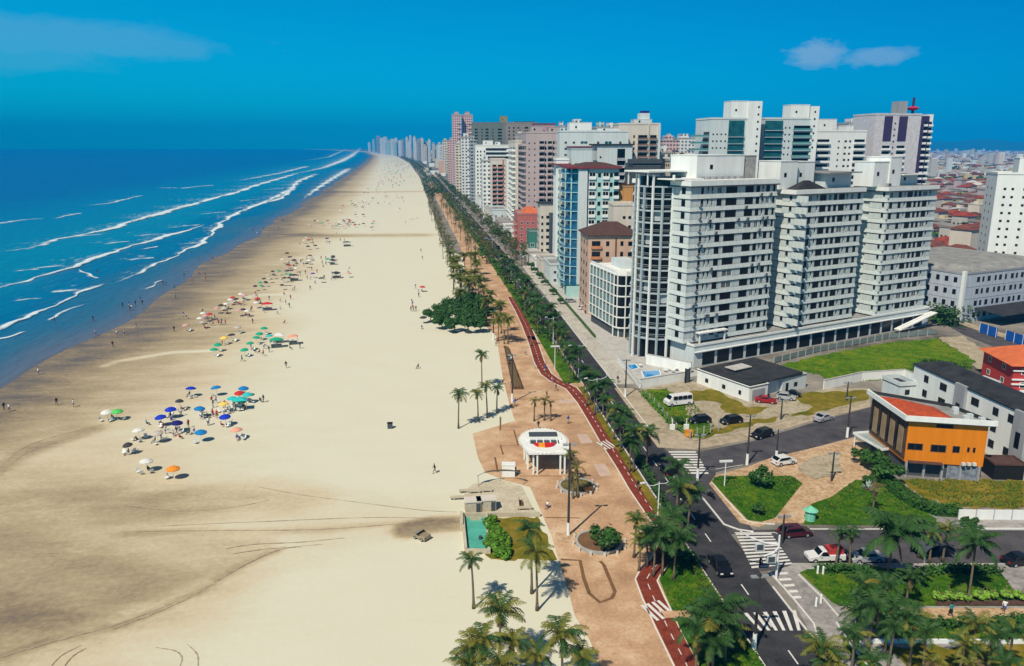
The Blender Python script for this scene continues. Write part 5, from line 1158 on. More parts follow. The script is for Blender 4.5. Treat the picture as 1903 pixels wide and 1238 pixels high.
# hills behind the town
hl = MB(); HG = M('hill_forest', (.03, .07, .03), .9, c2=(.015, .04, .02), scale=.003); rr_ = random.Random(3); prev = None; ids = []
N_ = 70; vs = []; fs = []
for i in range(N_):
    t = i / (N_ - 1); u = 1180 + t * 1500
    base = 240 * smooth(0, .35, t) * (.7 + .3 * math.sin(t * 9) + .12 * math.sin(t * 31) + .05 * math.sin(t * 77))
    for (dd_, hh) in ((9800, 0), (10600, base * .55), (11500, base), (12600, base * .5), (13500, 0)):
        x, y = atd(u, dd_); vs.append((x, y, hh - 2))
for i in range(N_ - 1):
    for k in range(4): fs.append((i * 5 + k, (i + 1) * 5 + k, (i + 1) * 5 + k + 1, i * 5 + k + 1))
me = bpy.data.meshes.new('hills'); me.from_pydata(vs, [], fs); me.materials.append(HG); inst(me, 'hills', kind='structure')
# ---------------------------------------------------------------- palms and trees
def crown(seed, n=15, L=3.3, mats=(LEAF, LEAF, LEAFY), dry=2, droop=1., lf=19):
    r = random.Random(seed); m = MB()
    for i in range(n + dry):
        a = 2 * math.pi * i / n * 1.0 + r.uniform(-.25, .25); dead = i >= n
        el = r.uniform(-.1, 1.15) if not dead else -1.1; mt = LEAFD if dead else r.choice(mats); l = L * r.uniform(.8, 1.1) * (.7 if dead else 1)
        if i % 3 == 0 and not dead: el = r.uniform(.7, 1.25)
        pts = []; p = Vector((0, 0, 0)); S = 7
        for k in range(S + 1):
            pts.append(p.copy()); e = el - droop * 1.75 * (k / S) ** 1.3 * (1 if not dead else .3)
            p = p + Vector((math.cos(a) * math.cos(e), math.sin(a) * math.cos(e), math.sin(e))) * (l / S)
        sd_ = Vector((-math.sin(a), math.cos(a), 0))
        for k in range(S): m.bar(pts[k], pts[k + 1], .05, .05, mt) if k < 5 else None
        for q in range(lf):
            t = .12 + .88 * q / (lf - 1); f_ = t * S; k = min(S - 1, int(f_)); c = pts[k].lerp(pts[k + 1], f_ - k); d = (pts[k + 1] - pts[k]).normalized()
            ll = L * .25 * (math.sin(math.pi * min(1, .12 + t * .9)) ** .6 + .1) * r.uniform(.8, 1.1); hang = r.uniform(.2, .75)
            for s_ in (1, -1):
                e_ = (sd_ * s_ * .85 + d * .55 - Vector((0, 0, hang))).normalized() * ll; w_ = d * (L * .02)
                m.face([c - w_, c + w_, c + e_ * .6 + w_ * .8, c + e_, c + e_ * .6 - w_ * .8], mt)
    for i in range(5): 
        a = r.uniform(0, 6.28); c = Vector((math.cos(a) * .22, math.sin(a) * .22, -.25)); m.tube([c - Vector((0, 0, .13)), c, c + Vector((0, 0, .13))], [.05, .13, .05], 5, LEAFD)
    return m.mesh('crown')
def trunk(seed, h, lean=.04, r0=.15, r1=.09, mat=TRUNK):
    r = random.Random(seed); a = r.uniform(0, 6.28); pts = []; rad = []
    for k in range(7):
        t = k / 6; o = lean * h * t * t; pts.append((math.cos(a) * o, math.sin(a) * o, h * t)); rad.append((r0 * 1.5 if k == 0 else r0 + (r1 - r0) * t) * (1 + .06 * (k % 2)))
    m = MB(); m.tube(pts, rad, 7, mat); return m.mesh('trunk', True), Vector(pts[-1])
CG = [crown(i, 15, 3.1, (LEAF,) * 6 + (LEAFY,), 2) for i in range(3)]
CY_ = [crown(10 + i, 18, 3.1, (LEAFY, LEAF, LEAFY), 3) for i in range(3)]
CD = [crown(20 + i, 10, 2.6, (LEAFD, LEAFY), 4, 1.1) for i in range(2)]
CBIG = [crown(30 + i, 20, 4.4, (LEAF, LEAF, LEAF), 1, .95, 26) for i in range(2)]
CF = [crown(40 + i, 11, 3.0, (LEAF, LEAF, LEAFY, LEAFD), 2, 1., 8) for i in range(4)]
CFY = [crown(60 + i, 11, 2.9, (LEAFY, LEAFY, LEAFD), 2, 1., 8) for i in range(2)]
TR = {}
def tr(h, k):
    key = (round(h * 2) / 2, k)
    if key not in TR: TR[key] = trunk(k * 7 + int(h * 3), key[0])
    return TR[key]
pr_ = random.Random(77)
def palm(x, y, h, crowns, label, group, s=1., z=0.):
    tm, tip = tr(h, pr_.randrange(3)); t_ = thing('palm_tree', label, 'palm', (x, y, z), pr_.uniform(0, 6.28), group)
    inst(tm, 'trunk', t_, scale=(1, 1, 1)); inst(pr_.choice(crowns), 'crown', t_, tuple(tip), pr_.uniform(0, 6.28), (s, s, s)); return t_
def palm_c(u, v, h, crowns, label, group, s=1.): x, y = G(u, v, h); s *= 1.12 if 'verge' in group else .72 if 'sand' in group and v < 1000 else .8; return palm(x, y, h, crowns, label, group, s)
g1 = 'palms standing on the sand'
for (u, v, h, s, k, l) in ((851, 733, 6.5, 1, CG, 'coconut palm alone on open sand left of the palm trio'), (888, 730, 5.6, .85, CY_, 'shorter palm at the left of the sand edge trio'), (923, 722, 5., .85, CG, 'short palm at the right of the sand edge trio'), (905, 716, 6.5, .8, CY_, 'slim palm behind the sand edge trio'),
                           (895, 658, 7.5, 1.0, CG, 'tall palm standing above the sand edge trio'), (879, 1040, 6., .75, CG, 'small headed palm below the turquoise court'), (989, 985, 8., 1., CG, 'dark palm on the lawn beside the bright green bushes'), (999, 1028, 7., 1.05, CY_, 'yellow fronded palm under the dark lawn palm'),
                           (927, 1140, 7., 1.2, CY_, 'tall spreading palm above the bottom palm thicket'), (1047, 1178, 7., 1.2, CY_, 'palm leaning over the sand by the promenade edge'), (882, 1208, 6., 1., CY_, 'yellow palm at the left end of the bottom thicket'), (902, 1188, 6.5, 1.05, CY_, 'yellow palm second from the left in the bottom thicket'),
                           (957, 1196, 5.5, .95, CY_, 'green yellow palm in the middle of the bottom thicket'), (993, 1218, 5., .9, CY_, 'low palm right of the middle of the bottom thicket'), (1083, 1222, 5.5, .95, CY_, 'palm at the right end of the bottom thicket by the paving'), (868, 1236, 5.5, 1., CY_, 'palm cut by the bottom edge at the thicket corner'), (935, 1236, 6., 1., CY_, 'palm cut by the bottom edge mid thicket')):
    palm_c(u, v, h, k, l, g1, s)
g2 = 'palms on the promenade'
for (u, v, h, s, k, l) in ((993, 745, 4., .7, CD, 'pale dry palm behind the white pergola'), (1012, 742, 4.2, .75, CD, 'dry fan crowned palm behind the pergola roof'), (1024, 748, 3.6, .6, CD, 'small withered palm beside the dry fan crowned one'), (1062, 842, 5.2, .85, CD, 'bare looking palm beside the right column of the pergola'), (1075, 868, 4.8, .85, CD, 'withered palm with arching fronds on the round planter'),
                           (1066, 885, 3.5, .7, CD, 'low withered palm on the round planter'), (1181, 968, 5., .8, CY_, 'palm beside the cycle path above its kink'), (987, 612, 4.5, .6, CD, 'thin dark palm on the upper promenade near the cycle path'), (937, 615, 3.5, .5, CD, 'small dry palm beside the upper lamp'), (1205, 990, 4.6, .8, CY_, 'palm above the kink of the red cycle path'), (1190, 1005, 4., .7, CY_, 'low bushy palm at the kink of the red cycle path')):
    palm_c(u, v, h, k, l, g2, s)
g3 = 'palms along the avenue verge'
k3 = 0
AVL = (('the white car', 'with a tilted crown'), )
for (u, v, h, s) in ((1010, 575, 7, .9), (1022, 590, 6.5, .85), (1035, 605, 6.5, .85), (1045, 622, 6, .85), (1067, 650, 6.5, .8), (1058, 668, 5.5, .7), (1098, 700, 6, .85), (1122, 716, 6, .85), (1092, 706, 5.4, .8), (1160, 772, 5, .85), (1204, 806, 6, .9), (1172, 822, 5, .75), (1262, 868, 6.5, .85), (1262, 905, 7, .85), (1282, 912, 6.2, .8), (1250, 960, 5, .8), (1235, 985, 6, 1.), (1218, 1000, 5, .9), (1256, 1000, 5.5, .95), (1340, 1128, 6, 1.1), (1322, 1150, 5.5, 1.05), (1298, 1168, 5, .9), (1352, 1165, 4, .8), (1328, 1195, 4, .8)):
    words = ['first', 'second', 'third', 'fourth', 'fifth', 'sixth', 'seventh', 'eighth', 'ninth', 'tenth', 'eleventh', 'twelfth', 'thirteenth', 'fourteenth', 'fifteenth', 'sixteenth', 'seventeenth', 'eighteenth', 'nineteenth', 'twentieth', 'twenty first', 'twenty second', 'twenty third', 'last']
    palm_c(u, v, h, CG, 'dark green palm on the avenue verge, %s coming towards the viewer' % words[k3], g3, s); k3 += 1
g4 = 'palms of the south east gardens'
for (u, v, h, s, k, l) in ((1658, 990, 8.5, 1.35, CBIG, 'largest deep green palm over the parked cars'), (1815, 1012, 7.5, .95, CBIG, 'tall palm with pale trunk on the lawn right of the dark arch'), (1560, 988, 5, .7, CG, 'small palm behind the white pickup'), (1585, 992, 5, .7, CG, 'small palm behind the silver car'), (1735, 985, 4.5, .75, CG, 'palm by the kerb left of the dark arch'), (1760, 982, 4.5, .75, CY_, 'olive palm by the kerb above the dark arch'), (1715, 975, 4.5, .7, CG, 'low palm at the end of the grey footpath'),
                           (1605, 1090, 6.5, 1., CG, 'palm at the left of the dense garden group'), (1640, 1085, 6.5, 1.1, CG, 'palm at the top of the dense garden group'), (1622, 1125, 6, 1.05, CG, 'central palm of the dense garden group'), (1655, 1125, 6, 1.05, CG, 'right hand palm of the dense garden group'), (1595, 1140, 5, .95, CG, 'low palm at the foot of the dense garden group'), (1690, 1068, 5, .8, CG, 'palm in the shade below the largest one'), (1660, 1165, 5, .9, CG, 'low palm beside the white garden wall'),
                           (1702, 1150, 6, .95, CG, 'palm by the brown path near the white wall'), (1725, 1172, 6, .9, CG, 'palm with twin trunks beside the white wall'), (1810, 1165, 6, .95, CY_, 'olive palm between brown path and white wall'), (1845, 1180, 6, .9, CG, 'palm right of the olive one at the white wall'), (1885, 1170, 5.5, .85, CG, 'palm by the right edge at the white wall'), (1790, 1195, 5, .8, CY_, 'brownish palm rising from the lower dry lawn'),
                           (1530, 1205, 6, 1.05, CY_, 'yellow green palm at the bottom beside the zebra crossing'), (1545, 1232, 5, .9, CY_, 'low yellow palm cut by the bottom edge'), (1620, 1225, 4.5, .8, CG, 'low palm by the garden kerb at the bottom'), (1730, 1232, 4.5, .85, CD, 'brown drooping palm on the lower dry lawn'), (1800, 1236, 4.5, .85, CD, 'brown palm cut by the bottom edge near the right'), (1870, 1230, 4.5, .8, CG, 'dark palm at the bottom right corner'), (1590, 1182, 4.5, .9, CG, 'dark palm over the garden kerb corner'),
                           (1627, 905, 4.2, .8, CD, 'dry palm beside the glass canopy')):
    palm_c(u, v, h, k, l, g4, s)
for i, y in enumerate((112, 119, 126, 133, 140, 147, 154, 161, 168, 175, 182, 189)):
    palm(30.6 + pr_.uniform(-.5, .9) + (0 if y > 125 else .4), y + pr_.uniform(-1.5, 1.5), pr_.uniform(4.5, 7), CG, 'green palm on the strip between cycle path and avenue, %s of the middle row' % words[i], 'palms of the middle verge row', pr_.uniform(.8, 1.05))
# the long palm belt
lab5 = 'palm in the long belt that follows the beach into the distance'
n5 = 0; y = 196.
while y < 1500 and n5 < 222:
    st = 4.2 + (y - 196) * .016
    for row in range(4):
        if row == 0 and y < 236: continue
        if n5 >= 222: break
        ex = edx(y); a = avx(y); xr = (ex - .5, ex + 6, a - 6.2, a + 5.4)[row]; xr = xr if row != 1 or y < 330 else (ex + a) / 2 + pr_.uniform(-4, 4)
        if row == 3 and y < 330: continue
        if row == 2 and y > 330 and pr_.random() < .25: continue
        if row == 1 and pr_.random() < .3: continue
        palm(xr + pr_.uniform(-2.2, 2.2), y + pr_.uniform(-2, 2), pr_.uniform(5.5, 8.5), (CFY if row < 2 and pr_.random() < .6 else CF) if y > 320 else (CY_ if row < 2 else CG), lab5, 'palms of the long belt', pr_.uniform(.85, 1.15)); n5 += 1
    y += st
m = MB()
y = 200.
while y < 3600:
    for k in range(3 if y < 800 else 7):
        ex = edx(y) + (7 if y < 800 else 0); a = avx(y); x = pr_.choice([a + 7 + pr_.uniform(-2, 3) if y < 800 else ex + pr_.uniform(0, 9), ex + pr_.uniform(6, 16), a - 5.5 + pr_.uniform(-4, 1.5), a + 6 + pr_.uniform(-3, 2)])
        if y < 330 and x > a: continue
        if y < 330: x = a - 5.8 + pr_.uniform(-1.4, 1.2)
        c = Vector((x, y + pr_.uniform(-3, 3), pr_.uniform(2.5, 6) if y > 330 else pr_.uniform(.8, 3))); n_ = 26 if y < 900 else 10; R_ = (pr_.uniform(1.2, 2.4) if y < 700 else pr_.uniform(1.6, 3.4)) if y > 330 else 1.2; mt = pr_.choice([LEAF, LEAFB, LEAFB, LEAFD, LEAF])
        for q in range(n_):
            d = Vector((pr_.gauss(0, 1), pr_.gauss(0, 1), pr_.gauss(0, .7))).normalized() * R_ * pr_.uniform(.5, 1); e1 = Vector((pr_.uniform(-1, 1), pr_.uniform(-1, 1), pr_.uniform(-.4, .4))).normalized() * R_ * .3; e2 = e1.cross(d).normalized() * R_ * .22
            m.face([c + d - e1, c + d - e2, c + d + e1, c + d + e2], mt)
    y += 3.2 + (y - 200) * .012
m.build('undergrowth', kind='stuff', label='tangle of low trees and shrubs under the long palm belt')
# broad-leaved trees
def broad(seed, mat=LEAFB, R_=3., hh=2.2, n=2100, leaf=.3, th=2.4):
    r = random.Random(seed); m = MB(); cl = []
    for i in range(11): 
        a = r.uniform(0, 6.28); q = r.uniform(.1, .8) ** .7; cl.append((Vector((math.cos(a) * R_ * q, math.sin(a) * R_ * q, th + hh * r.uniform(.1, .9) * (1.2 - q * .6))), R_ * r.uniform(.28, .46)))
    for i in range(n):
        c, rr = r.choice(cl); d = Vector((r.gauss(0, 1), r.gauss(0, 1), r.gauss(0, .8))).normalized(); p = c + d * rr * r.uniform(.55, 1.08); nrm = (d + Vector((r.uniform(-.7, .7), r.uniform(-.7, .7), r.uniform(-.2, 1)))).normalized()
        e1 = nrm.orthogonal().normalized(); e2 = nrm.cross(e1); l_ = leaf * r.uniform(.6, 1.3)
        m.face([p - e1 * l_, p - e2 * l_ * .6, p + e1 * l_, p + e2 * l_ * .6], mat)
    cm = m.mesh('crown'); t = MB(); t.tube([(0, 0, 0), (.1, .05, th * .6), (.05, .1, th)], [.22, .17, .13], 7, TRUNK)
    for c, rr in cl[:6]: t.tube([(.05, .1, th * .8), tuple((c + Vector((.05, .1, th * .8))) / 2), tuple(c)], [.1, .07, .03], 5, TRUNK)
    return cm, t.mesh('trunk', True)
BT = [broad(i) for i in range(3)]; BS = [broad(8, LEAFB, 1.9, 1.4, 900, .26, 1.6), broad(9, LEAFL, 1.5, 1.3, 1000, .24, .5)]
def tree(x, y, proto, label, group, s=1., name='leafy_tree', cat='tree'):
    t_ = thing(name, label, cat, (x, y, 0), pr_.uniform(0, 6.28), group); inst(proto[0], 'crown', t_, scale=(s, s, s)); inst(proto[1], 'trunk', t_, scale=(s, s, s)); return t_
for i, (u, v, s) in enumerate([(800, 600, .8), (815, 590, .85), (832, 598, 1.), (850, 602, 1.05), (868, 606, 1.), (888, 606, 1.), (905, 600, .9), (822, 612, .85), (845, 618, .9), (870, 620, .9), (893, 618, .85), (840, 580, 1.), (860, 572, 1.05), (880, 570, 1.), (900, 575, .9), (862, 592, 1.1), (880, 590, 1.1)]):
    x, y = G(u, v); tree(x, y, BT[i % 3], 'round leafy tree in the dense grove at the edge of the beach', 'leafy grove on the sand', s)
for (u, v, s, k, l) in ((1122, 1025, 1.05, BS[0], 'leafy tree growing from the round bed beside the cycle path'), (1412, 905, 1., BS[0], 'small dark tree at the top of the lawn island'), (1410, 958, .55, BS[0], 'little shrub near the tip of the lawn island'), (1630, 880, 1.1, BS[0], 'dark tree between brick paving and the orange building'), (1650, 900, 1.2, BS[0], 'bushy tree beside the dark hedge by the orange building'), (1600, 865, .9, BS[0], 'low tree under the glass canopy'), (1615, 905, .6, BS[0], 'low shrub at the corner of the dark hedge'), (1260, 790, .55, BS[0], 'small street tree on the corner plot'), (1800, 985, .6, BS[0], 'shrub behind the olive palm')):
    x, y = G(u, v); tree(x, y, k, l, 'single leafy trees', s)
for i, (u, v, s) in enumerate(((915, 1022, .8), (928, 1030, .85), (918, 1008, .85), (932, 1012, .9), (915, 990, .85), (926, 1000, .8), (912, 975, .7), (935, 1035, .8))):
    x, y = G(u, v); tree(x, y, BS[1], 'bright green bush, %s in the clump beside the turquoise court' % ['front left', 'front middle', 'middle left', 'middle right', 'rear left', 'rear middle', 'rearmost', 'front right'][i], 'bright bushes by the court', s, 'bush', 'bush')
BT2 = broad(12, M('lime_leaf', (.3, .5, .06), .5, c2=(.12, .3, .03), scale=1.5), 1.5, 1.3, 1100, .24, .5)[0]
for i, (u, v) in enumerate(((1745, 1120), (1768, 1119), (1792, 1121), (1818, 1118), (1840, 1117), (1868, 1116), (1893, 1118))):
    x, y = G(u, v); t_ = thing('topiary_bush', 'lime green clipped bush, %s from the left in the garden row' % ['first', 'second', 'third', 'fourth', 'fifth', 'sixth', 'seventh'][i], 'bush', (x, y, .16), U(0, 3), 'clipped bushes in the garden row')
    inst(BT2, 'crown', t_, (0, 0, .2), scale=(.52, .52, .5)); inst(BS[1][1], 'trunk', t_, (0, 0, 0), scale=(.8, .8, 1.1))
slab('flower_bed', [(1738, 1122), (2000, 1118), (2000, 1128), (1740, 1128)], .1, .3, BTILE)
# dark clipped hedge curving round the ochre lawn
h_ = MB(); ribbon(h_, px_line([(1640, 893), (1665, 915), (1700, 940), (1740, 955), (1778, 957)]), 2.2, 1.1, LEAFB, 0)
P = px_line([(1640, 893), (1665, 915), (1700, 940), (1740, 955), (1778, 957)])
for i in range(2600):
    k = pr_.randrange(4); t = pr_.random(); x = P[k][0] + (P[k + 1][0] - P[k][0]) * t + pr_.uniform(-1.15, 1.15); y = P[k][1] + (P[k + 1][1] - P[k][1]) * t + pr_.uniform(-1.15, 1.15); z = pr_.uniform(.5, 1.25); a = pr_.uniform(0, 6.28); e = Vector((math.cos(a), math.sin(a), pr_.uniform(-.4, .4))) * .2; e2 = Vector((-math.sin(a), math.cos(a), pr_.uniform(0, 1))) * .15; p = Vector((x, y, z)); h_.face([p - e, p - e2, p + e, p + e2], LEAFB)
h_.build('hedge', label='dark clipped hedge curving round the ochre lawn', cat='hedge')
def agave(u, v, label, s=1.):
    x, y = G(u, v); m = MB(); r = random.Random(4)
    for i in range(26):
        a = 2.4 * i; e = r.uniform(.3, 1.3); l_ = r.uniform(.8, 1.3) * s; d = Vector((math.cos(a) * math.cos(e), math.sin(a) * math.cos(e), math.sin(e))) * l_; sd_ = Vector((-math.sin(a), math.cos(a), 0)) * .09 * s
        m.face([-sd_, sd_, d * .6 + sd_ * 1.1, d, d * .6 - sd_ * 1.1], M('agave_leaf', (.32, .4, .34), .5))
    m.build('agave', loc=(x, y, .15), label=label, cat='plant')
agave(1612, 912, 'pale grey agave by the sunlit lawn corner', 1.3); agave(1625, 918, 'pale agave right of its larger neighbour', 1.); agave(1740, 940, 'small pale agave on the ochre lawn', .6)
def shrubs(name, pts, n, hgt, label, mat=LEAFB, leaf=.22, spread=.8):
    m = MB(); P = px_line(pts)
    for i in range(n):
        k = pr_.randrange(len(P) - 1); t = pr_.random(); x = P[k][0] + (P[k + 1][0] - P[k][0]) * t + pr_.gauss(0, spread * .5); y = P[k][1] + (P[k + 1][1] - P[k][1]) * t + pr_.gauss(0, spread * .5)
        z = pr_.uniform(.1, hgt); a = pr_.uniform(0, 6.28); e = Vector((math.cos(a), math.sin(a), pr_.uniform(-.6, .6))) * leaf; e2 = Vector((-math.sin(a), math.cos(a), pr_.uniform(0, 1))) * leaf * .6; p = Vector((x, y, z)); m.face([p - e, p - e2, p + e, p + e2], mat)
    m.build(name, kind='stuff', label=label)
shrubs('undergrowth', [(1225, 1000), (1250, 1040), (1290, 1050)], 1500, 1.4, 'dark low shrubs where the cycle path kinks')
shrubs('undergrowth', [(1290, 1140), (1335, 1170), (1350, 1215), (1310, 1230)], 1500, 1.2, 'low shrubs under the verge palms at the bottom')
shrubs('undergrowth', [(1520, 1062), (1600, 1064), (1680, 1075), (1760, 1062), (1850, 1066)], 2600, .9, 'low shrubs along the garden kerb behind the parked cars')
shrubs('undergrowth', [(1590, 1110), (1640, 1150), (1700, 1165), (1840, 1170), (1900, 1160)], 3200, 1.1, 'tangled low plants round the garden palms', LEAFB)
shrubs('undergrowth', [(1196, 735), (1225, 765), (1258, 800)], 900, .8, 'weeds along the plot edge beside the footway', LEAFL)
shrubs('undergrowth', [(1160, 800), (1185, 850), (1215, 905), (1245, 965), (1262, 1010)], 1600, 1.1, 'grassy shrubs between cycle path and avenue', LEAF, .25, .6)
shrubs('undergrowth', [(1700, 690), (1720, 675), (1800, 685)], 700, 1.2, 'bushes at the corner of the green field')
shrubs('undergrowth', [(1735, 598), (1765, 606), (1745, 580), (1790, 600)], 1500, 5., 'dark trees tucked between the third tower and the pale block', LEAFB, .5, 4)
# ---------------------------------------------------------------- promenade furniture
def bed(u, v, r, mat, label):
    x, y = G(u, v); t_ = thing('round_planter', label, 'planter', (x, y, .02)); m = MB(); n = 28; pts = [(r * math.cos(2 * math.pi * k / n), r * math.sin(2 * math.pi * k / n)) for k in range(n)]
    m.prism(pts, 0, .3, mat); m.build('soil', t_); m = MB(); ribbon(m, pts + [pts[0]], .3, .42, CONC, 0.); m.build('rim', t_)
    for k in range(12):
        a = k / 12 * 6.28; mm = MB(); mm.box(-.14, -.14, 0, .14, .14, .5, CREAM); mm.build('bollard', t_, (math.cos(a) * (r + .5), math.sin(a) * (r + .5), 0))
    return t_
OLV = ground_mat('planter_soil', [(.3, (.08, .07, .02)), (.6, (.2, .17, .06))], .8)
bed(1072, 906, 2.6, OLV, 'round planter with withered palms and a bench'); bed(1113, 1010, 2.9, DBR, 'round brown bed under the leafy tree')
def bench(u, v, rz, label, L_=1.8):
    x, y = G(u, v); t_ = thing('bench', label, 'bench', (x, y, .02), rz)
    m = MB(); m.box(-L_ / 2, -.25, .4, L_ / 2, .25, .47, WOOD); m.build('seat', t_); m = MB(); m.box(-L_ / 2, .22, .5, L_ / 2, .28, .95, WOOD); m.build('backrest', t_)
    for x_ in (-L_ / 2 + .2, L_ / 2 - .2): m = MB(); m.box(x_ - .05, -.22, 0, x_ + .05, .25, .4, CONC); m.build('leg', t_)
bench(1091, 918, 0, 'dark bench in front of the round planter'); bench(1129, 1026, 0, 'grey bench in front of the round brown bed'); bench(968, 940, 1.5, 'pale bench at the edge of the sand coloured court')
# long timber seat bed on the upper promenade
t_ = thing('timber_planter', 'long brown timber planter running up the promenade', 'planter'); P = [G(937, 647), G(946, 690), G(953, 724), G(971, 724), G(958, 688), G(945, 650)]
P = P[:3] + P[3:]; a = sum(P[i][0] * P[(i + 1) % 6][1] - P[(i + 1) % 6][0] * P[i][1] for i in range(6)); P = P if a > 0 else P[::-1]
m = MB(); m.prism(P, .02, .55, WOOD, topm=M('dry_hedge', (.2, .13, .05), .9, c2=(.09, .06, .03), scale=2)); m.build('box', t_); m = MB(); ribbon(m, P + [P[0]], .2, .65, BTILE, .5); m.build('rim', t_)
# white pergola with a toothed ring roof
px_, py_ = G(1010, 858); t_ = thing('pergola', 'white oval pergola with a toothed ring roof on slim columns', 'pergola', (px_, py_, .02), -.08)
n = 40; ro = [(3.7 * math.cos(2 * math.pi * k / n), 5.2 * math.sin(2 * math.pi * k / n)) for k in range(n)]; zr = 3.5
m = MB()
for k in range(n):
    a, c = ro[k], ro[(k + 1) % n]; i0, i1 = (a[0] * .62, a[1] * .62), (c[0] * .62, c[1] * .62); m.hexa([(*i0, zr), (*a, zr), (*c, zr), (*i1, zr), (*i0, zr + .3), (*a, zr + .3), (*c, zr + .3), (*i1, zr + .3)], WH)
m.build('ring_roof', t_)
for k in range(n):
    a = ro[k]; m = MB(); m.bar((a[0] * .98, a[1] * .98, zr + .15), (a[0] * 1.1, a[1] * 1.1, zr + .15), .14, .22, WH); m.build('rafter_end', t_)
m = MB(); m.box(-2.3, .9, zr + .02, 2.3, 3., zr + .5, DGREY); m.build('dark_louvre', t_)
m = MB(); m.box(-2.8, -.3, zr + .3, 2.8, .5, zr + .6, WH)
for x in (-2.3, -1.2, -.1, 1.0, 2.1): m.box(x - .08, -1.9, zr - .3, x + .08, -.3, zr + .44, WH)
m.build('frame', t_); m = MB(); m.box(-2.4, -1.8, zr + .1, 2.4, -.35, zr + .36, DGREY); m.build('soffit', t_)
REDS = M('sign_red', (.6, .015, .015), .5, var=0); YEL = M('sign_orange', (.85, .33, .02), .5, var=0)
m = MB(); k = 14
for i in range(k):
    x0, x1 = -1.7 + 3.4 * i / k, -1.7 + 3.4 * (i + 1) / k; d0 = -1.9 - 1.6 * math.sqrt(max(0, 1 - (x0 / 1.75) ** 2)); d1 = -1.9 - 1.6 * math.sqrt(max(0, 1 - (x1 / 1.75) ** 2))
    m.hexa([(x0, d0, zr + .33), (x1, d1, zr + .33), (x1, -1.85, zr + .33), (x0, -1.85, zr + .33), (x0, d0, zr + .5), (x1, d1, zr + .5), (x1, -1.85, zr + .5), (x0, -1.85, zr + .5)], YEL if 3 <= i < 7 else REDS)
m.build('sign_panel', t_)
m = MB(); m.hexa([(-2.6, -5.4, zr - .1), (3.4, -5.4, zr - .1), (4, -2.4, zr - .1), (-3.5, -2.4, zr - .1), (-2.6, -5.4, zr + .22), (3.4, -5.4, zr + .22), (4, -2.4, zr + .22), (-3.5, -2.4, zr + .22)], WH); m.build('front_beam', t_)
for (x, y) in ((-3.1, 1.), (-2.8, -1.), (-2.7, -3.2), (-1.9, -4.8), (-1.3, -5.1), (2.3, -5.1), (3., -4.9), (3.3, -1), (3.1, 1.6), (0, 4.6)):
    m = MB(); m.box(x - .13, y - .13, 0, x + .13, y + .13, zr, WH); m.build('column', t_)
x, y = G(945, 884); t_ = thing('kiosk', 'small white box kiosk with an open dark hatch', 'kiosk', (x, y, .02), -.1); m = MB(); m.box(-1, -.6, 0, 1, .7, 1.9, WH); m.build('body', t_)
m = MB(); m.box(1.0, -.3, 0, 1.25, .3, 1.3, DGREY); m.build('side_cabinet', t_); m = MB(); m.box(-1.05, -.65, 1.9, 1.05, .75, 2., WH); m.build('roof', t_)
# sand-coloured court left of the promenade
CRT = ground_mat('court_screed', [(.3, (.5, .44, .32)), (.7, (.66, .6, .46))], .3)
slab('terrace', [(868, 958), (862, 915), (880, 900), (930, 892), (970, 905), (990, 945), (1003, 958)], 0., .1, CRT)
slab('court_lawn', [(902, 962), (1003, 962), (1030, 1040), (905, 1042)], 0., .08, GRASS3)
t_ = thing('low_wall', 'sand coloured wall on the near side of the court terrace', 'wall'); m = MB(); ribbon(m, px_line([(868, 962), (1004, 960)]), .3, .7, CRT, 0); m.build('wall', t_)
for i, (u, v, l_) in enumerate(((862, 916, 1.4), (882, 917, 1.8), (905, 915, 1.6), (975, 948, 2.2), (862, 928, 4.))):
    x, y = G(u, v); t_ = thing('concrete_seat', 'sand coloured block seat, %s on the court terrace' % ['leftmost of the rear row', 'second of the rear row', 'third of the rear row', 'alone on the right', 'long one'][i], 'seat', (x, y, .0), 0, 'block seats on the court terrace'); m = MB(); m.box(-l_ / 2, -.3, .35, l_ / 2, .3, .5, CRT); m.build('seat', t_)
    for s_ in (-1, 1): m = MB(); m.box(s_ * l_ * .35 - .12, -.25, 0, s_ * l_ * .35 + .12, .25, .35, CONC); m.build('leg', t_)
for (u, v, w_, l) in ((880, 955, 2.2, 'left'), (905, 952, 2.6, 'right')):
    x, y = G(u, v); t_ = thing('changing_block', 'small sand coloured service block, %s of the terrace steps' % l, 'outbuilding', (x, y, 0), .05); m = MB(); m.box(-w_ / 2, 0, 0, w_ / 2, 1.7, 1.7, CRT); m.build('wall', t_); m = MB(); m.box(-w_ / 2 - .1, -.1, 1.7, w_ / 2 + .1, 1.8, 1.8, CREAM); m.build('roof', t_); m = MB(); m.box(w_ / 2 - .7, -.04, 0, w_ / 2 - .1, 0, 1.5, DGREY); m.build('door', t_)
P4 = [G(866, 1030), G(909, 1030), G(904, 962), G(860, 962)]; t_ = thing('sunken_court', 'turquoise floored sunken court with a pale rim', 'court'); m = MB(); m.prism(P4, .02, .1, M('turquoise_floor', (.09, .42, .33), .6, var=.15, scale=.5)); m.build('floor', t_)
m = MB(); ribbon(m, P4 + [P4[0]], .35, .75, CRT, 0); m.build('rim', t_); m = MB(); ribbon(m, [G(873, 968), G(895, 968)], .15, .5, CRT, .1); m.build('step', t_)
m = MB(); x, y = G(893, 1003); m.tube([(x, y, .1), (x, y, .5)], [.25, .25], 10, DGREY); m.build('drain', t_)
x, y = G(845, 975); m = MB(); ribbon(m, [G(858, 962), G(858, 985)], .4, 1.0, CRT, -.1); m.build('outfall_wall', label='short concrete headwall where the drain reaches the sand', cat='wall')
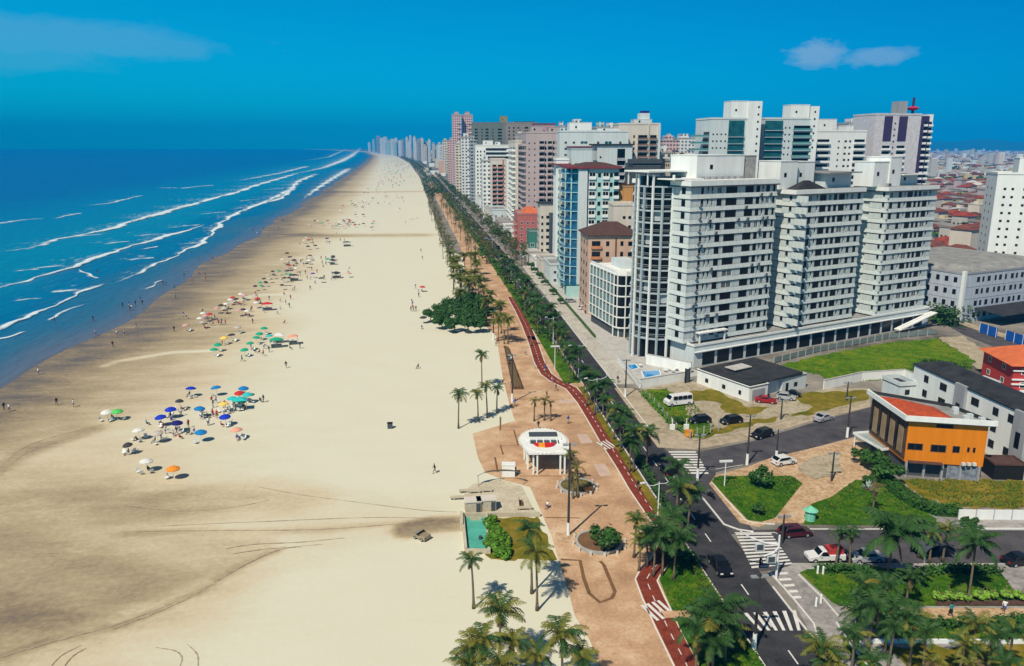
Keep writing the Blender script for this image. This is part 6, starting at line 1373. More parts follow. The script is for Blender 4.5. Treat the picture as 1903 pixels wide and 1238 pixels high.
# canvas arc shade
x, y = G(930, 900); m = MB(); k = 16
for i in range(k):
    a0, a1 = math.pi * i / k, math.pi * (i + 1) / k; p = lambda a, r_, z: (x + 3.6 * r_ * math.cos(a), y + 1.6 * r_ * math.sin(a) - .4, z); m.face([p(a0, 1, 1.6), p(a1, 1, 1.6), p(a1, .7, 2.1), p(a0, .7, 2.1)], M('shade_cloth', (.3, .28, .23), .8))
t_ = thing('shade_sail', 'greyish arc shade over the back of the court terrace', 'shade'); o = inst(m.mesh('canvas'), 'canvas', t_)
for a in (0, math.pi / 2, math.pi): m = MB(); m.tube([(x + 3.4 * math.cos(a), y + 1.5 * math.sin(a) - .4, 0), (x + 3.4 * math.cos(a), y + 1.5 * math.sin(a) - .4, 1.8)], [.06, .06], 6, METAL); m.build('post', t_)
# poles and lamps
def pole(u, v, h, label, base=True, lean=0):
    x, y = G(u, v); t_ = thing('utility_pole', label, 'pole', (x, y, .02), 0, 'concrete poles'); m = MB(); m.tube([(0, 0, 1.6 if base else 0), (lean, 0, h)], [.17, .11], 8, M('dark_pole', (.05, .05, .05), .7)); m.build('shaft', t_)
    if base: m = MB(); m.tube([(0, 0, 0), (0, 0, 1.9)], [.24, .21], 10, WH); m.build('painted_base', t_)
    m = MB(); m.bar((-.8, 0, h - .3), (.8, 0, h - .3), .1, .12, METAL); m.build('crossarm', t_)
    for x_ in (-.6, .6): m = MB(); m.box(x_ - .3, -.18, h - .24, x_ + .3, .18, h - .08, METAL); m.build('floodlight', t_)
x, y = G(1056, 1000); m = MB(); m.box(x - 1.5, y - 1.2, .02, x + 1.3, y + 1.3, .16, PINKP); m.build('pole_plinth', kind='structure')
pole(1056, 996, 13, 'tallest dark pole with a white base beside the round brown bed'); pole(952, 748, 10, 'dark pole with a white base left of the white pergola'); pole(917, 632, 8, 'dark pole with a white base beside the leafy grove'); pole(1296, 892, 7.5, 'dark pole with a white base by the far zebra crossing'); pole(1388, 864, 8.5, 'dark pole at the south kerb of the side street with a white foot')
pole(1574, 813, 7.5, 'dark pole by the glass canopy on the side street'); pole(1545, 895, 4.8, 'short dark pole on the brick paving', False); pole(1442, 858, 5.5, 'pole beside the white car on the brick paving'); pole(1162, 738, 8, 'dark pole with a white base on the avenue footway'); pole(1401, 1208, 8.5, 'dark pole with a white base at the near zebra crossing'); pole(1451, 780, 4, 'short pole on the far kerb of the side street', False); pole(1573, 745, 4, 'thin pole on the corner plot near the white wall', False); pole(1453, 1010, 4, 'thin dark pole beside the maroon car', False)
def lampm():
    m = MB(); m.tube([(0, 0, 0), (0, 0, .4), (0, 0, 8.5)], [.16, .1, .06], 8, WMET); return m.mesh('shaft')
LS = lampm(); m = MB()
m.tube([(0, 0, 8.3), (-.9, 0, 8.15), (-1.9, 0, 8.35), (-2.5, 0, 8.8)], [.05, .05, .05, .04], 6, WMET); LA = m.mesh('arm')
m = MB(); m.box(-2.9, -.13, 8.75, -2.2, .13, 8.9, WMET); LH = m.mesh('lamp_head')
def lamp(x, y, label, rz=0, s=1.):
    t_ = thing('street_lamp', label, 'street lamp', (x, y, .02), rz, 'white double armed street lamps'); inst(LS, 'shaft', t_, scale=(1, 1, s))
    for r in (0, math.pi): inst(LA, 'arm', t_, (0, 0, 8.5 * (s - 1)), r); inst(LH, 'lamp_head', t_, (0, 0, 8.5 * (s - 1)), r)
for i, (u, v) in enumerate(((1221, 990), (1108, 770), (1075, 700), (1028, 640), (1000, 600), (974, 560), (950, 520))):
    x, y = G(u, v); lamp(x, y, 'white double armed lamp, %s from the viewer along the avenue' % ['first', 'second', 'third', 'fourth', 'fifth', 'sixth', 'seventh'][i], .3 + i * .1, .85)
for i, y in enumerate((360, 400, 450, 510, 580, 660)): lamp(avx(y) - 4.4, y, 'small white lamp far down the avenue among the palms', .3)
x, y = G(1060, 735); 
for (u, v, h, l) in ((1031, 688, 5.5, 'white topped single lamp inside the cycle path bend'), (1346, 905, 4., 'white street sign arm on the lawn island'), (1410, 1130, 0, '')):
    if not h: continue
    x, y = G(u, v); t_ = thing('street_lamp' if h > 5 else 'sign_post', l, 'street lamp' if h > 5 else 'sign', (x, y, .02)); m = MB(); m.tube([(0, 0, 0), (0, 0, h)], [.1, .07], 8, WMET); m.build('shaft', t_); m = MB(); m.box(-1., -.14, h, 1., .14, h + .28, WMET); m.build('lamp_head' if h > 5 else 'sign_board', t_)
# white traffic gantry at the crossing
x, y = G(1442, 1076); t_ = thing('traffic_signal', 'white cantilever mast with signal boxes over the wide zebra crossing', 'traffic light', (x, y, .1))
m = MB(); m.tube([(0, 0, 0), (0, 0, 5.6)], [.16, .12], 10, WMET); m.build('mast', t_)
m = MB(); m.tube([(0, 0, 4.4), (-1.6, .2, 4.6), (-3.4, .4, 5.3), (-4.6, .5, 6.1)], [.12, .12, .1, .08], 8, WMET); m.build('arm', t_)
m = MB(); m.tube([(0, 0, 4.), (-1., -.9, 3.9), (-2.3, -1.2, 3.7)], [.13, .12, .1], 8, WMET); m.build('arm', t_)
for p in ((-2.2, .3, 4.5), (-1.3, -1, 3.6)): m = MB(); m.box(p[0] - .55, p[1] - .15, p[2] - .9, p[0] + .55, p[1] + .15, p[2], WH2); m.box(p[0] - .4, p[1] - .17, p[2] - .8, p[0] + .4, p[1] - .15, p[2] - .1, DGREY); m.build('signal_box', t_)
# bollards and garden arch
for i, (u, v) in enumerate(((1519, 1068), (1529, 1069), (1516, 1128), (1525, 1122), (1610, 1222))):
    x, y = G(u, v); t_ = thing('bollard', 'short white bollard on the garden kerb, %s' % ['beside the pickup', 'right of its pair beside the pickup', 'left of the pair halfway down', 'right of the pair halfway down', 'at the bottom near the kerb corner'][i], 'bollard', (x, y, .1), 0, 'white bollards'); m = MB(); m.tube([(0, 0, 0), (0, 0, 1.), (0, 0, 1.1)], [.14, .12, .05], 10, WH); m.build('post', t_)
def fposts(P, n, h, label, mat=CONC, rails=True):
    t_ = thing('post_fence', label, 'fence'); T = sum(math.dist(a, c) for a, c in zip(P, P[1:])); k = 0
    for a, c in zip(P, P[1:]):
        q = max(1, round(n * math.dist(a, c) / T))
        for i in range(q):
            x, y = a[0] + (c[0] - a[0]) * i / q, a[1] + (c[1] - a[1]) * i / q; m = MB(); m.box(x - .08, y - .08, .0, x + .08, y + .08, h, mat); m.build('post', t_)
        if rails: m = MB(); m.bar((*a, h * .8), (*c, h * .8), .03, .03, METAL); m.bar((*a, h * .45), (*c, h * .45), .03, .03, METAL); m.build('wire', t_)
fposts(px_line([(1192, 727), (1224, 762), (1256, 800), (1282, 816)]), 9, 1.5, 'concrete post fence between footway and car plot'); fposts(px_line([(1282, 816), (1320, 805), (1350, 798)]), 5, 1.8, 'concrete posts at the street corner of the car plot')
x, y = G(1745, 1048); t_ = thing('garden_arch', 'dark arched shelter at the kerb between two palms', 'shelter', (x, y, .1)); m = MB(); k = 12
for i in range(k):
    a0, a1 = math.pi * i / k, math.pi * (i + 1) / k; m.hexa([(2 * math.cos(a0), -.1, 1.2 + 1.3 * math.sin(a0)), (2 * math.cos(a1), -.1, 1.2 + 1.3 * math.sin(a1)), (2 * math.cos(a1), 3, 1.2 + 1.3 * math.sin(a1)), (2 * math.cos(a0), 3, 1.2 + 1.3 * math.sin(a0)), (2.08 * math.cos(a0), -.1, 1.25 + 1.35 * math.sin(a0)), (2.08 * math.cos(a1), -.1, 1.25 + 1.35 * math.sin(a1)), (2.08 * math.cos(a1), 3, 1.25 + 1.35 * math.sin(a1)), (2.08 * math.cos(a0), 3, 1.25 + 1.35 * math.sin(a0))], DGREY)
m.build('roof', t_)
for x_ in (-2, 2): m = MB(); m.box(x_ - .06, -.1, 0, x_ + .06, .05, 1.3, METAL); m.build('post', t_)
m = MB(); m.box(-1.9, 2.9, 0, 1.9, 3, 2.2, GLS); m.build('back_panel', t_)
x, y = G(1505, 968); t_ = thing('mint_shelter', 'mint green small round booth at the brick path corner', 'booth', (x, y, .1)); MINT = M('mint_paint', (.2, .6, .42), .6); m = MB(); m.tube([(0, 0, 0), (0, 0, 1.5)], [.7, .7], 12, MINT); m.build('body', t_); m = MB(); m.tube([(0, 0, 1.5), (0, 0, 2.1)], [1., .1], 12, MINT); m.build('roof', t_)
x, y = G(1280, 812); t_ = thing('orange_skip', 'small orange waste box at the street corner', 'bin', (x, y, .13)); m = MB(); m.box(-.6, -.5, .1, .6, .5, 1., YEL); m.build('body', t_); m = MB(); m.box(-.65, -.55, 1., .65, .55, 1.1, ORNG); m.build('lid', t_)
for (u, v, l) in ((1249, 800, 'white meter box on a post at the plot corner'), (1275, 800, 'second white meter post among the trees of the corner plot')):
    x, y = G(u, v); t_ = thing('meter_post', l, 'box', (x, y, .06)); m = MB(); m.box(-.07, -.07, 0, .07, .07, 2.2, WMET); m.build('post', t_); m = MB(); m.box(-.45, -.2, .1, .45, .2, 1.1, WH); m.build('cabinet', t_)
# ---------------------------------------------------------------- vehicles
WHEEL = MB(); WHEEL.tube([(0, -.11, 0), (0, .11, 0)], [.33, .33], 14, BLK); WM = WHEEL.mesh('wheel'); RIM = MB(); RIM.tube([(0, -.12, 0), (0, .12, 0)], [.19, .19], 10, METAL); RM = RIM.mesh('rim')
HLM = MB(); HLM.box(-.04, -.17, -.07, .04, .17, .07, M('headlight_glass', (.8, .8, .78), .1, var=0)); HL = HLM.mesh('headlight'); TLM = MB(); TLM.box(-.04, -.15, -.08, .04, .15, .08, M('tail_light_red', (.4, .01, .01), .2, var=0)); TL = TLM.mesh('tail_light')
def car_body(L_, W_2, paint, kind):
    h = W_2
    if kind == 'van': prof = [(-L_ / 2, .35), (L_ / 2, .35), (L_ / 2, 1.0), (L_ / 2 - .35, 1.25), (L_ / 2 - .9, 2.0), (-L_ / 2 + .1, 2.05), (-L_ / 2, 1.9)]
    elif kind == 'hatch': prof = [(-L_ / 2, .3), (L_ / 2, .3), (L_ / 2, .72), (L_ / 2 - .9, .92), (L_ / 2 - 1.5, 1.45), (-L_ / 2 + .7, 1.48), (-L_ / 2 + .05, .95)]
    elif kind == 'pickup': prof = [(-L_ / 2, .4), (L_ / 2, .4), (L_ / 2, .85), (L_ / 2 - 1.1, 1.02), (L_ / 2 - 1.7, 1.62), (0.1, 1.62), (0, 1.05), (-L_ / 2, 1.05)]
    else: prof = [(-L_ / 2, .3), (L_ / 2, .3), (L_ / 2, .7), (L_ / 2 - 1.1, .9), (L_ / 2 - 1.8, 1.4), (-L_ / 2 + 1.3, 1.42), (-L_ / 2 + .55, .95), (-L_ / 2, .9)]
    m = MB(); n = len(prof); secs = []
    for (y, k) in ((-h, .9), (-h + .1, 1.), (h - .1, 1.), (h, .9)): secs.append((y, k))
    base = 0
    for (y, k) in secs:
        for (x, z) in prof:
            tum = .14 * max(0, z - 1.0) / .5; m.v.append((x * (1 if k == 1. else .985), y * (1 - tum), z if k == 1. else .3 + (z - .3) * .96))
    mi = m.mi(paint)
    for s_ in range(3):
        for i in range(n):
            a = s_ * n + i; b_ = s_ * n + (i + 1) % n; m.f.append((a, b_, b_ + n, a + n)); m.m.append(mi)
    m.f.append(tuple(range(n))[::-1]); m.m.append(mi); m.f.append(tuple(3 * n + i for i in range(n))); m.m.append(mi)
    return m.mesh('body'), prof
PROT = {}
def vehicle(u, v, head, paint, kind, label, cat='car', L_=4.1, z=.012, name='parked_car', g=None, s=1.):
    x, y = G(u, v, z); t_ = thing(name, label, cat, (x, y, z), head, g); key = (paint.name, kind, L_)
    if key not in PROT: PROT[key] = car_body(L_, .86 if kind != 'van' else .95, paint, kind)
    bm_, prof = PROT[key]; inst(bm_, 'body', t_)
    # glass: side strips and screens
    zt = max(p[1] for p in prof) - .12; zb = 1.0 if kind != 'van' else 1.3; xs = sorted(p[0] for p in prof if p[1] > zt - .1); x0, x1 = xs[0], xs[-1]; w2 = .86 if kind != 'van' else .95
    if kind == 'van':
        for sd in (-1, 1):
            for k in range(4):
                m = MB(); a = x0 + .3 + k * (x1 - x0 - .3) / 4; m.box(a, sd * (w2 - .1), zb, a + (x1 - x0) / 4 - .25, sd * (w2 + .012), zt - .02, GLS); m.build('side_window', t_)
    else:
        for sd in (-1, 1):
            m = MB(); yb, yt = sd * (w2 + .008), sd * (w2 * (1 - .14 * (zt - 1) / .5) + .012); xb0, xb1 = x0 - .35, x1 + .45
            m.face([(xb0, yb, zb), (xb1, yb, zb), (x1 - .02, yt, zt), (x0 + .05, yt, zt)][::sd], GLS); m.build('side_window', t_)
    fr = [(a, c) for a, c in zip(prof, prof[1:] + prof[:1]) if abs(a[1] - c[1]) > .3 and min(a[1], c[1]) > .8]
    for i, (a, c) in enumerate(fr[:2]):
        d = Vector((c[0] - a[0], 0, c[1] - a[1])); nrm = Vector((d.z, 0, -d.x)).normalized() * .012; A = Vector((a[0], 0, a[1])) + d * .1 + nrm; C_ = Vector((a[0], 0, a[1])) + d * .9 + nrm; w_ = w2 * .84
        if nrm.z < 0: A -= 2 * nrm; C_ -= 2 * nrm
        m = MB(); m.face([A + Vector((0, -w_, 0)), A + Vector((0, w_, 0)), C_ + Vector((0, w_ * .93, 0)), C_ + Vector((0, -w_ * .93, 0))], GLS); m.build('windscreen' if i == 0 else 'rear_window', t_)
    for sx in (-1, 1):
        for sy in (-1, 1):
            w_ = inst(WM, 'wheel', t_, (sx * (L_ / 2 - .78), sy * (w2 - .08), .33)); inst(RM, 'rim', w_)
    for sy in (-1, 1): inst(HL, 'headlight', t_, (L_ / 2 + .0, sy * (w2 - .25), .64)); inst(TL, 'tail_light', t_, (-L_ / 2 - .0, sy * (w2 - .22), .72)); m = MB(); m.box(L_ / 2 - 1.55, sy * w2, .95, L_ / 2 - 1.4, sy * (w2 + .16), 1.08, paint); m.build('mirror', t_)
    if s != 1.: t_.scale = (s, s, s)
    return t_
def paint(n, c): return M(n, c, .25, var=0, spec=.6)
PB, PW_, PR, PS_, PM = paint('black_car_paint', (.008, .008, .01)), paint('white_car_paint', (.7, .7, .69)), paint('red_car_paint', (.32, .01, .015)), paint('silver_car_paint', (.38, .39, .41)), paint('maroon_car_paint', (.07, .012, .02))
hp = math.pi / 2
vehicle(1338, 1058, -hp, PB, 'sedan', 'black car driving on the avenue below the wide zebra crossing', name='car', L_=4.3)
vehicle(1178, 806, hp, PW_, 'hatch', 'white car on the avenue beside the verge palms', name='car')
vehicle(1240, 880, hp, PB, 'hatch', 'dark car on the avenue in the shade of palms near the far zebra crossing', name='car')
vehicle(1260, 752, math.pi + .2, PW_, 'van', 'white minibus parked on the grass of the corner plot', 'minibus', 5.0, .07, 'minibus', s=1.1)
vehicle(1300, 785, math.pi + .1, PB, 'hatch', 'dark small car behind the fence posts of the corner plot', z=.07)
vehicle(1358, 786, math.pi + .25, PB, 'hatch', 'black car parked on the dirt of the corner plot', z=.07, L_=4.3)
vehicle(1416, 812, math.pi + .45, PB, 'hatch', 'black car parked at the kerb of the side street', z=.012, L_=4.2, s=1.05)
vehicle(1530, 781, .42, PS_, 'sedan', 'silver car driving along the side street', name='car')
vehicle(1423, 748, -.45, PR, 'sedan', 'red car parked before the low white house', z=.07)
vehicle(1460, 742, -.5, PS_, 'hatch', 'grey white car beside the red one', z=.07, L_=3.8); vehicle(1476, 736, -.6, PB, 'hatch', 'small dark car furthest along beside the white annexe', z=.07, L_=3.2, s=.85)
vehicle(1456, 862, .25, PW_, 'hatch', 'white car half hid by the pole on the brick paving', z=.1, L_=3.9)
vehicle(1477, 995, 0.05, PM, 'hatch', 'maroon car waiting at the kerb right of the wide zebra crossing', name='car', L_=4.2)
t_ = vehicle(1532, 1041, math.pi - .05, PW_, 'pickup', 'white pickup with a red load behind the cab', 'pickup', 4.6); m = MB(); m.box(.2, -.6, .9, 2.1, .6, 1.75, REDP); m.bar((.4, 0, 1.8), (1.8, .2, 1.9), .7, .2, REDP); m.build('red_load', t_, (-.2 - .2, 0, 0)) if 0 else m.build('red_load', t_, (-2.3, 0, .05))
vehicle(1608, 1042, math.pi, PS_, 'sedan', 'silver car parked behind the motorcycles', L_=4.1)
vehicle(1895, 1048, .05, PB, 'sedan', 'dark car at the far right of the cross street', L_=4.2)
vehicle(783, 1001, 2.4, paint('tan_car_paint', (.3, .25, .16)), 'pickup', 'small dull tan beach vehicle on the sand by the drain', 'beach vehicle', L_=3.2, z=0, name='beach_vehicle', s=.72)
for k, (u, v, l) in enumerate(((1085, 575, 'white'), (1098, 583, 'dark'), (1060, 562, 'silver'), (1130, 655, 'white'))): 
    if k < 3: vehicle(u, v, .3, (PW_, PB, PS_)[k], 'hatch', '%s car on the pale forecourt of the peach block' % l, z=.02, s=.9)
for i, y in enumerate((190, 232, 268, 300, 345, 390, 430, 480, 540)): 
    u, v, d = Pj(35.2 + coff(y) + (1.6 if i % 2 else -1.6), y, 0); vehicle(u, v, hp if i % 2 else -hp, (PW_, PB, PS_, PR)[i % 4], 'hatch', '%s car far along the palm avenue, %s going away from the viewer' % (('white', 'black', 'silver', 'red')[i % 4], words[i]), name='car')
def moto(u, v, rz, label, z=.012):
    x, y = G(u, v); t_ = thing('motorcycle', label, 'motorcycle', (x, y, z), rz, 'motorcycles')
    for x_ in (-.62, .62): m = MB(); m.tube([(x_, -.05, .3), (x_, .05, .3)], [.3, .3], 12, BLK); m.build('wheel', t_)
    m = MB(); m.hexa([(-.45, -.1, .35), (.35, -.12, .35), (.35, .12, .35), (-.45, .1, .35), (-.3, -.12, .72), (.3, -.14, .85), (.3, .14, .85), (-.3, .12, .72)], PB); m.build('body', t_)
    m = MB(); m.box(-.65, -.13, .74, 0, .13, .84, BLK); m.build('seat', t_); m = MB(); m.bar((.62, 0, .3), (.42, 0, 1.), .07, .07, METAL); m.bar((.42, -.33, 1.02), (.42, .33, 1.02), .04, .04, METAL); m.build('handlebar', t_)
for (u, v, r, l) in ((1571, 1041, 1.2, 'motorcycle next to the white pickup'), (1581, 1042, 1.3, 'middle motorcycle between pickup and silver car'), (1590, 1043, 1.2, 'motorcycle next to the silver car'), (1413, 1050, 1.0, 'motorcycle on the wide zebra crossing'), (1321, 925, 1.9, 'motorcycle in the lane beside the lawn island')): moto(u, v, r, l)
# ---------------------------------------------------------------- people, umbrellas, chairs
def person_mesh(pose, skin, top_, bot):
    if pose == 'sit':
        J = dict(pel=(0, 0, .42), chest=(-.12, 0, .78), neck=(-.13, 0, .95), head=(-.11, 0, 1.08), crown=(-.1, 0, 1.2), ls=(-.12, .19, .88), le=(.02, .25, .65), lw=(.22, .2, .55), rs=(-.12, -.19, .88), re=(.02, -.25, .65), rw=(.22, -.2, .55), lh=(0, .1, .4), lk=(.42, .12, .45), la=(.5, .12, .06), lt=(.68, .13, .04), rh=(0, -.1, .4), rk=(.42, -.12, .45), ra=(.5, -.12, .06), rt=(.68, -.13, .04))
    elif pose == 'walk':
        J = dict(pel=(0, 0, .93), chest=(.02, 0, 1.3), neck=(.03, 0, 1.48), head=(.05, 0, 1.6), crown=(.05, 0, 1.72), ls=(.02, .2, 1.4), le=(-.12, .25, 1.13), lw=(-.06, .24, .88), rs=(.02, -.2, 1.4), re=(.12, -.25, 1.13), rw=(.28, -.22, .95), lh=(0, .1, .9), lk=(.22, .1, .5), la=(.26, .1, .08), lt=(.44, .11, .05), rh=(0, -.1, .9), rk=(-.08, -.1, .48), ra=(-.36, -.1, .16), rt=(-.24, -.11, .03))
    else:
        J = dict(pel=(0, 0, .93), chest=(0, 0, 1.3), neck=(0, 0, 1.48), head=(.02, 0, 1.6), crown=(.01, 0, 1.72), ls=(0, .2, 1.4), le=(-.03, .27, 1.12), lw=(.06, .28, .87), rs=(0, -.2, 1.4), re=(0, -.27, 1.12), rw=(.2, -.2, 1.05), lh=(0, .1, .9), lk=(.02, .11, .5), la=(-.02, .12, .08), lt=(.16, .14, .04), rh=(0, -.1, .9), rk=(.05, -.12, .5), ra=(.03, -.13, .08), rt=(.2, -.16, .04))
    rad = dict(pel=.145, chest=.16, neck=.06, head=.1, crown=.075, ls=.065, le=.045, lw=.03, rs=.065, re=.045, rw=.03, lh=.095, lk=.062, la=.042, lt=.035, rh=.095, rk=.062, ra=.042, rt=.035)
    E_ = [('pel', 'chest'), ('chest', 'neck'), ('neck', 'head'), ('head', 'crown'), ('chest', 'ls'), ('ls', 'le'), ('le', 'lw'), ('chest', 'rs'), ('rs', 're'), ('re', 'rw'), ('pel', 'lh'), ('lh', 'lk'), ('lk', 'la'), ('la', 'lt'), ('pel', 'rh'), ('rh', 'rk'), ('rk', 'ra'), ('ra', 'rt')]
    names = list(J); me = bpy.data.meshes.new('person'); V_ = [J[n] for n in names]; Ed = [(names.index(a), names.index(c)) for a, c in E_]; rr = [rad[n] for n in names]
    for s_, w_, e_ in ((1, 'lw', 'le'), (-1, 'rw', 're')):      # palm and five fingers
        w = Vector(J[w_]); d = (w - Vector(J[e_])).normalized(); pi_ = len(V_); V_.append(tuple(w + d * .07)); rr.append(.028); Ed.append((names.index(w_), pi_)); sd_ = Vector((1, 0, 0)) if abs(d.x) < .7 else Vector((0, 0, 1))
        for k, (o, l_) in enumerate(((-.03, .07), (-.01, .085), (.01, .08), (.03, .065))):
            a = len(V_); V_.append(tuple(w + d * .1 + sd_ * o)); rr.append(.009); V_.append(tuple(w + d * (.1 + l_ * .8) + sd_ * o * 1.2 + Vector((0, -s_ * .015, 0)))); rr.append(.007); Ed += [(pi_, a), (a, a + 1)]
        a = len(V_); V_.append(tuple(w + d * .07 + sd_ * .05)); rr.append(.01); Ed.append((pi_, a))
    me.from_pydata(V_, Ed, []); o = bpy.data.objects.new('person', me); COL.objects.link(o)
    md = o.modifiers.new('s', 'SKIN'); ss = o.modifiers.new('u', 'SUBSURF'); ss.levels = 1
    if not me.skin_vertices: me.skin_vertices.new()
    for i, r_ in enumerate(rr): me.skin_vertices[0].data[i].radius = (r_, r_); 
    me.skin_vertices[0].data[0].use_root = True
    dg = bpy.context.evaluated_depsgraph_get(); out = bpy.data.meshes.new_from_object(o.evaluated_get(dg)); out.name = 'person'; bpy.data.objects.remove(o)
    out.materials.clear(); HA = M('dark_hair', (.015, .01, .008), .7, var=0); [out.materials.append(q) for q in (skin, top_, bot, HA)]
    hz_ = J['crown'][2]; sh_ = J['chest'][2]; pz = J['pel'][2]
    for p in out.polygons:
        c = p.center; k = 0
        if c.z > hz_ - .06 or (c.z > hz_ - .2 and c.x < J['head'][0] - .03): k = 3
        elif pose == 'sit':
            if abs(c.y) < .2 and c.z > .5 and c.z < .93 and c.x < .05: k = 1
            elif c.x < .34 and c.z < .58 and abs(c.y) < .22: k = 2
        elif abs(c.y) < .24 and pz + .05 < c.z < J['neck'][2] - .02: k = 1
        elif pz - .32 < c.z <= pz + .05 and abs(c.y) < .22: k = 2
        p.material_index = k; p.use_smooth = True
    return out
SK1, SK2 = M('tan_skin', (.38, .2, .12), .6, var=0), M('brown_skin', (.17, .085, .05), .6, var=0)
CL = {n: M('cloth_' + n, c, .85, var=0) for n, c in dict(white=(.7, .7, .68), black=(.015, .015, .02), red=(.5, .02, .03), blue=(.03, .08, .4), teal=(.02, .25, .25), pink=(.6, .2, .3), grey=(.2, .2, .22)).items()}
PM_ = []
for pose in ('stand', 'walk', 'sit'):
    for sk, a, c in ((SK1, 'white', 'blue'), (SK2, 'black', 'grey'), (SK1, 'red', 'black'), (SK2, 'blue', 'white'), (SK1, 'teal', 'black')): PM_.append((pose, a, c, person_mesh(pose, sk if not a == 'teal' else SK2, CL[a], CL[c])))
def person(x, y, k, label, group=None, z=0., rz=None):
    return inst(PM_[k][3], 'person', None, (x, y, z), pr_.uniform(0, 6.28) if rz is None else rz, label=label, cat='person', group=group)
PK = {(p, a): i for i, (p, a, c, _) in enumerate(PM_)}
for (u, v, po, a, l) in ((808, 880, 'walk', 'black', 'person in black walking across the open sand near the promenade'), (106, 754, 'walk', 'black', 'person in black walking left on the wet sand'), (137, 757, 'stand', 'white', 'person in white at the edge of the wet sand'), (18, 765, 'stand', 'white', 'person in white at the left edge by the water'), (8, 763, 'stand', 'black', 'person in black at the far left by the water'), (72, 697, 'stand', 'white', 'person in white alone in the shallows'),
                        (532, 684, 'walk', 'black', 'person in black walking below the green umbrellas'), (777, 685, 'sit', 'black', 'person sitting on the sand right of the tracks'), (785, 482, 'stand', 'black', 'person on the open sand by the palms'), (324, 617, 'walk', 'black', 'person in black walking near the first umbrellas'), (538, 572, 'stand', 'black', 'person standing right of the red beach tent'), (573, 640, 'stand', 'grey', ''), (558, 648, 'stand', 'black', 'person in black right of the orange tent'), (521, 575, 'sit', 'white', 'person sitting beside the red beach tent'),
                        (412, 603, 'walk', 'black', 'person walking among the white umbrellas'), (228, 572, 'stand', 'black', 'taller person wading in the shallow water'), (240, 570, 'stand', 'blue', 'person beside the taller wader'), (252, 568, 'stand', 'black', 'person wading right of the pair'), (265, 567, 'stand', 'black', 'person at the waterline right of the waders'), (303, 530, 'stand', 'black', 'left of two people standing in the shallows'), (309, 532, 'stand', 'black', 'right of two people standing in the shallows'), (102, 600, 'stand', 'black', 'person far out in the water at left'), (173, 597, 'stand', 'black', 'person in the water between two foam lines'), (181, 509, 'stand', 'black', 'bather by the broken wave'), (155, 505, 'stand', 'black', 'bather behind the second breaker'), (470, 430, 'walk', 'black', 'person walking at the waterline in the distance'), (478, 436, 'walk', 'white', 'second walker at the waterline in the distance'),
                        (1017, 945, 'sit', 'white', 'person in white riding on the promenade beside the terrace'), (962, 706, 'stand', 'black', 'person beside the timber planter'), (1148, 712, 'walk', 'black', 'person in black walking on the avenue footway'), (1044, 860, 'stand', 'teal', ''), (484, 748, 'sit', 'black', 'person sitting right of the yellow umbrella'), (490, 748, 'stand', 'black', 'person standing right of the yellow umbrella'), (934, 715, 'sit', 'black', 'person seated beside the timber planter'), (1185, 912, 'walk', 'black', 'person crossing the red cycle path'), (1865, 1142, 'walk', 'white', 'person in white on the brown garden path'), (1766, 1148, 'walk', 'teal', 'person in teal on the brown garden path')):
    if not l: continue
    k = PK.get((po, a), PK[(po, 'black')]); x, y = G(u, v); person(x, y, k, l, 'people', 0. if x < 12 else .03 if v < 1120 else .13)
def canopy_mesh(mat, r=1.0, h=.4, n=10, mat2=None):
    m = MB(); c = (0, 0, 1.8 + h)
    for i in range(n):
        a0, a1 = 2 * math.pi * i / n, 2 * math.pi * (i + 1) / n; p = lambda a, q, z: (r * q * math.cos(a), r * q * math.sin(a), z); mt = mat if not mat2 or i % 2 else mat2
        m.face([c, p(a0, .5, 1.8 + h * .75), p(a1, .5, 1.8 + h * .75)], mt); m.face([p(a0, .5, 1.8 + h * .75), p(a0, 1, 1.8), p(a1, 1, 1.8), p(a1, .5, 1.8 + h * .75)], mt); m.face([p(a0, 1, 1.8), p(a0, 1.0, 1.66), p(a1, 1.0, 1.66), p(a1, 1, 1.8)], mt)
    return m.mesh('canopy')
UC = dict(blue=(.01, .04, .5), azure=(.01, .2, .5), green=(.01, .36, .2), yellow=(.85, .6, .12), orange=(.85, .28, .03), turquoise=(.03, .5, .5), white=(.7, .7, .66), red=(.55, .03, .03), salmon=(.75, .35, .25), lime=(.1, .55, .12), dark=(.05, .05, .06), pale=(.5, .45, .4), purple=(.12, .03, .35), navy=(.015, .015, .15), pinkish=(.6, .35, .33))
UM = {k: canopy_mesh(M('umbrella_' + k, c, .75, var=.03)) for k, c in UC.items()}
m = MB(); m.tube([(0, 0, 0), (0, 0, 2.2)], [.03, .025], 6, WMET); UP = m.mesh('pole')
m = MB(); m.box(-.26, -.27, .3, .26, .27, .35, WH); CS = m.mesh('seat'); m = MB(); m.hexa([(-.28, -.27, .34), (-.24, -.27, .34), (-.24, .27, .34), (-.28, .27, .34), (-.46, -.27, .85), (-.42, -.27, .85), (-.42, .27, .85), (-.46, .27, .85)], WH); CB = m.mesh('backrest'); m = MB(); m.bar((-.2, 0, 0), (.2, 0, .32), .04, .03, METAL); CLG = m.mesh('leg')
m = MB(); m.box(-.28, -.27, .3, .28, .27, .36, CL['black']); m.hexa([(-.28, -.27, .34), (-.24, -.27, .34), (-.24, .27, .34), (-.28, .27, .34), (-.46, -.27, .85), (-.42, -.27, .85), (-.42, .27, .85), (-.46, .27, .85)], CL['black']); CDK = m.mesh('beach_chair')
def umbrella(x, y, col, label, group, s=1.): 
    t_ = thing('beach_umbrella', label, 'umbrella', (x, y, 0), pr_.uniform(0, 6), group); t_.rotation_euler = (pr_.uniform(-.12, .12), pr_.uniform(-.12, .12), pr_.uniform(0, 6)); inst(UM[col], 'canopy', t_, scale=(s, s, 1)); inst(UP, 'pole', t_)
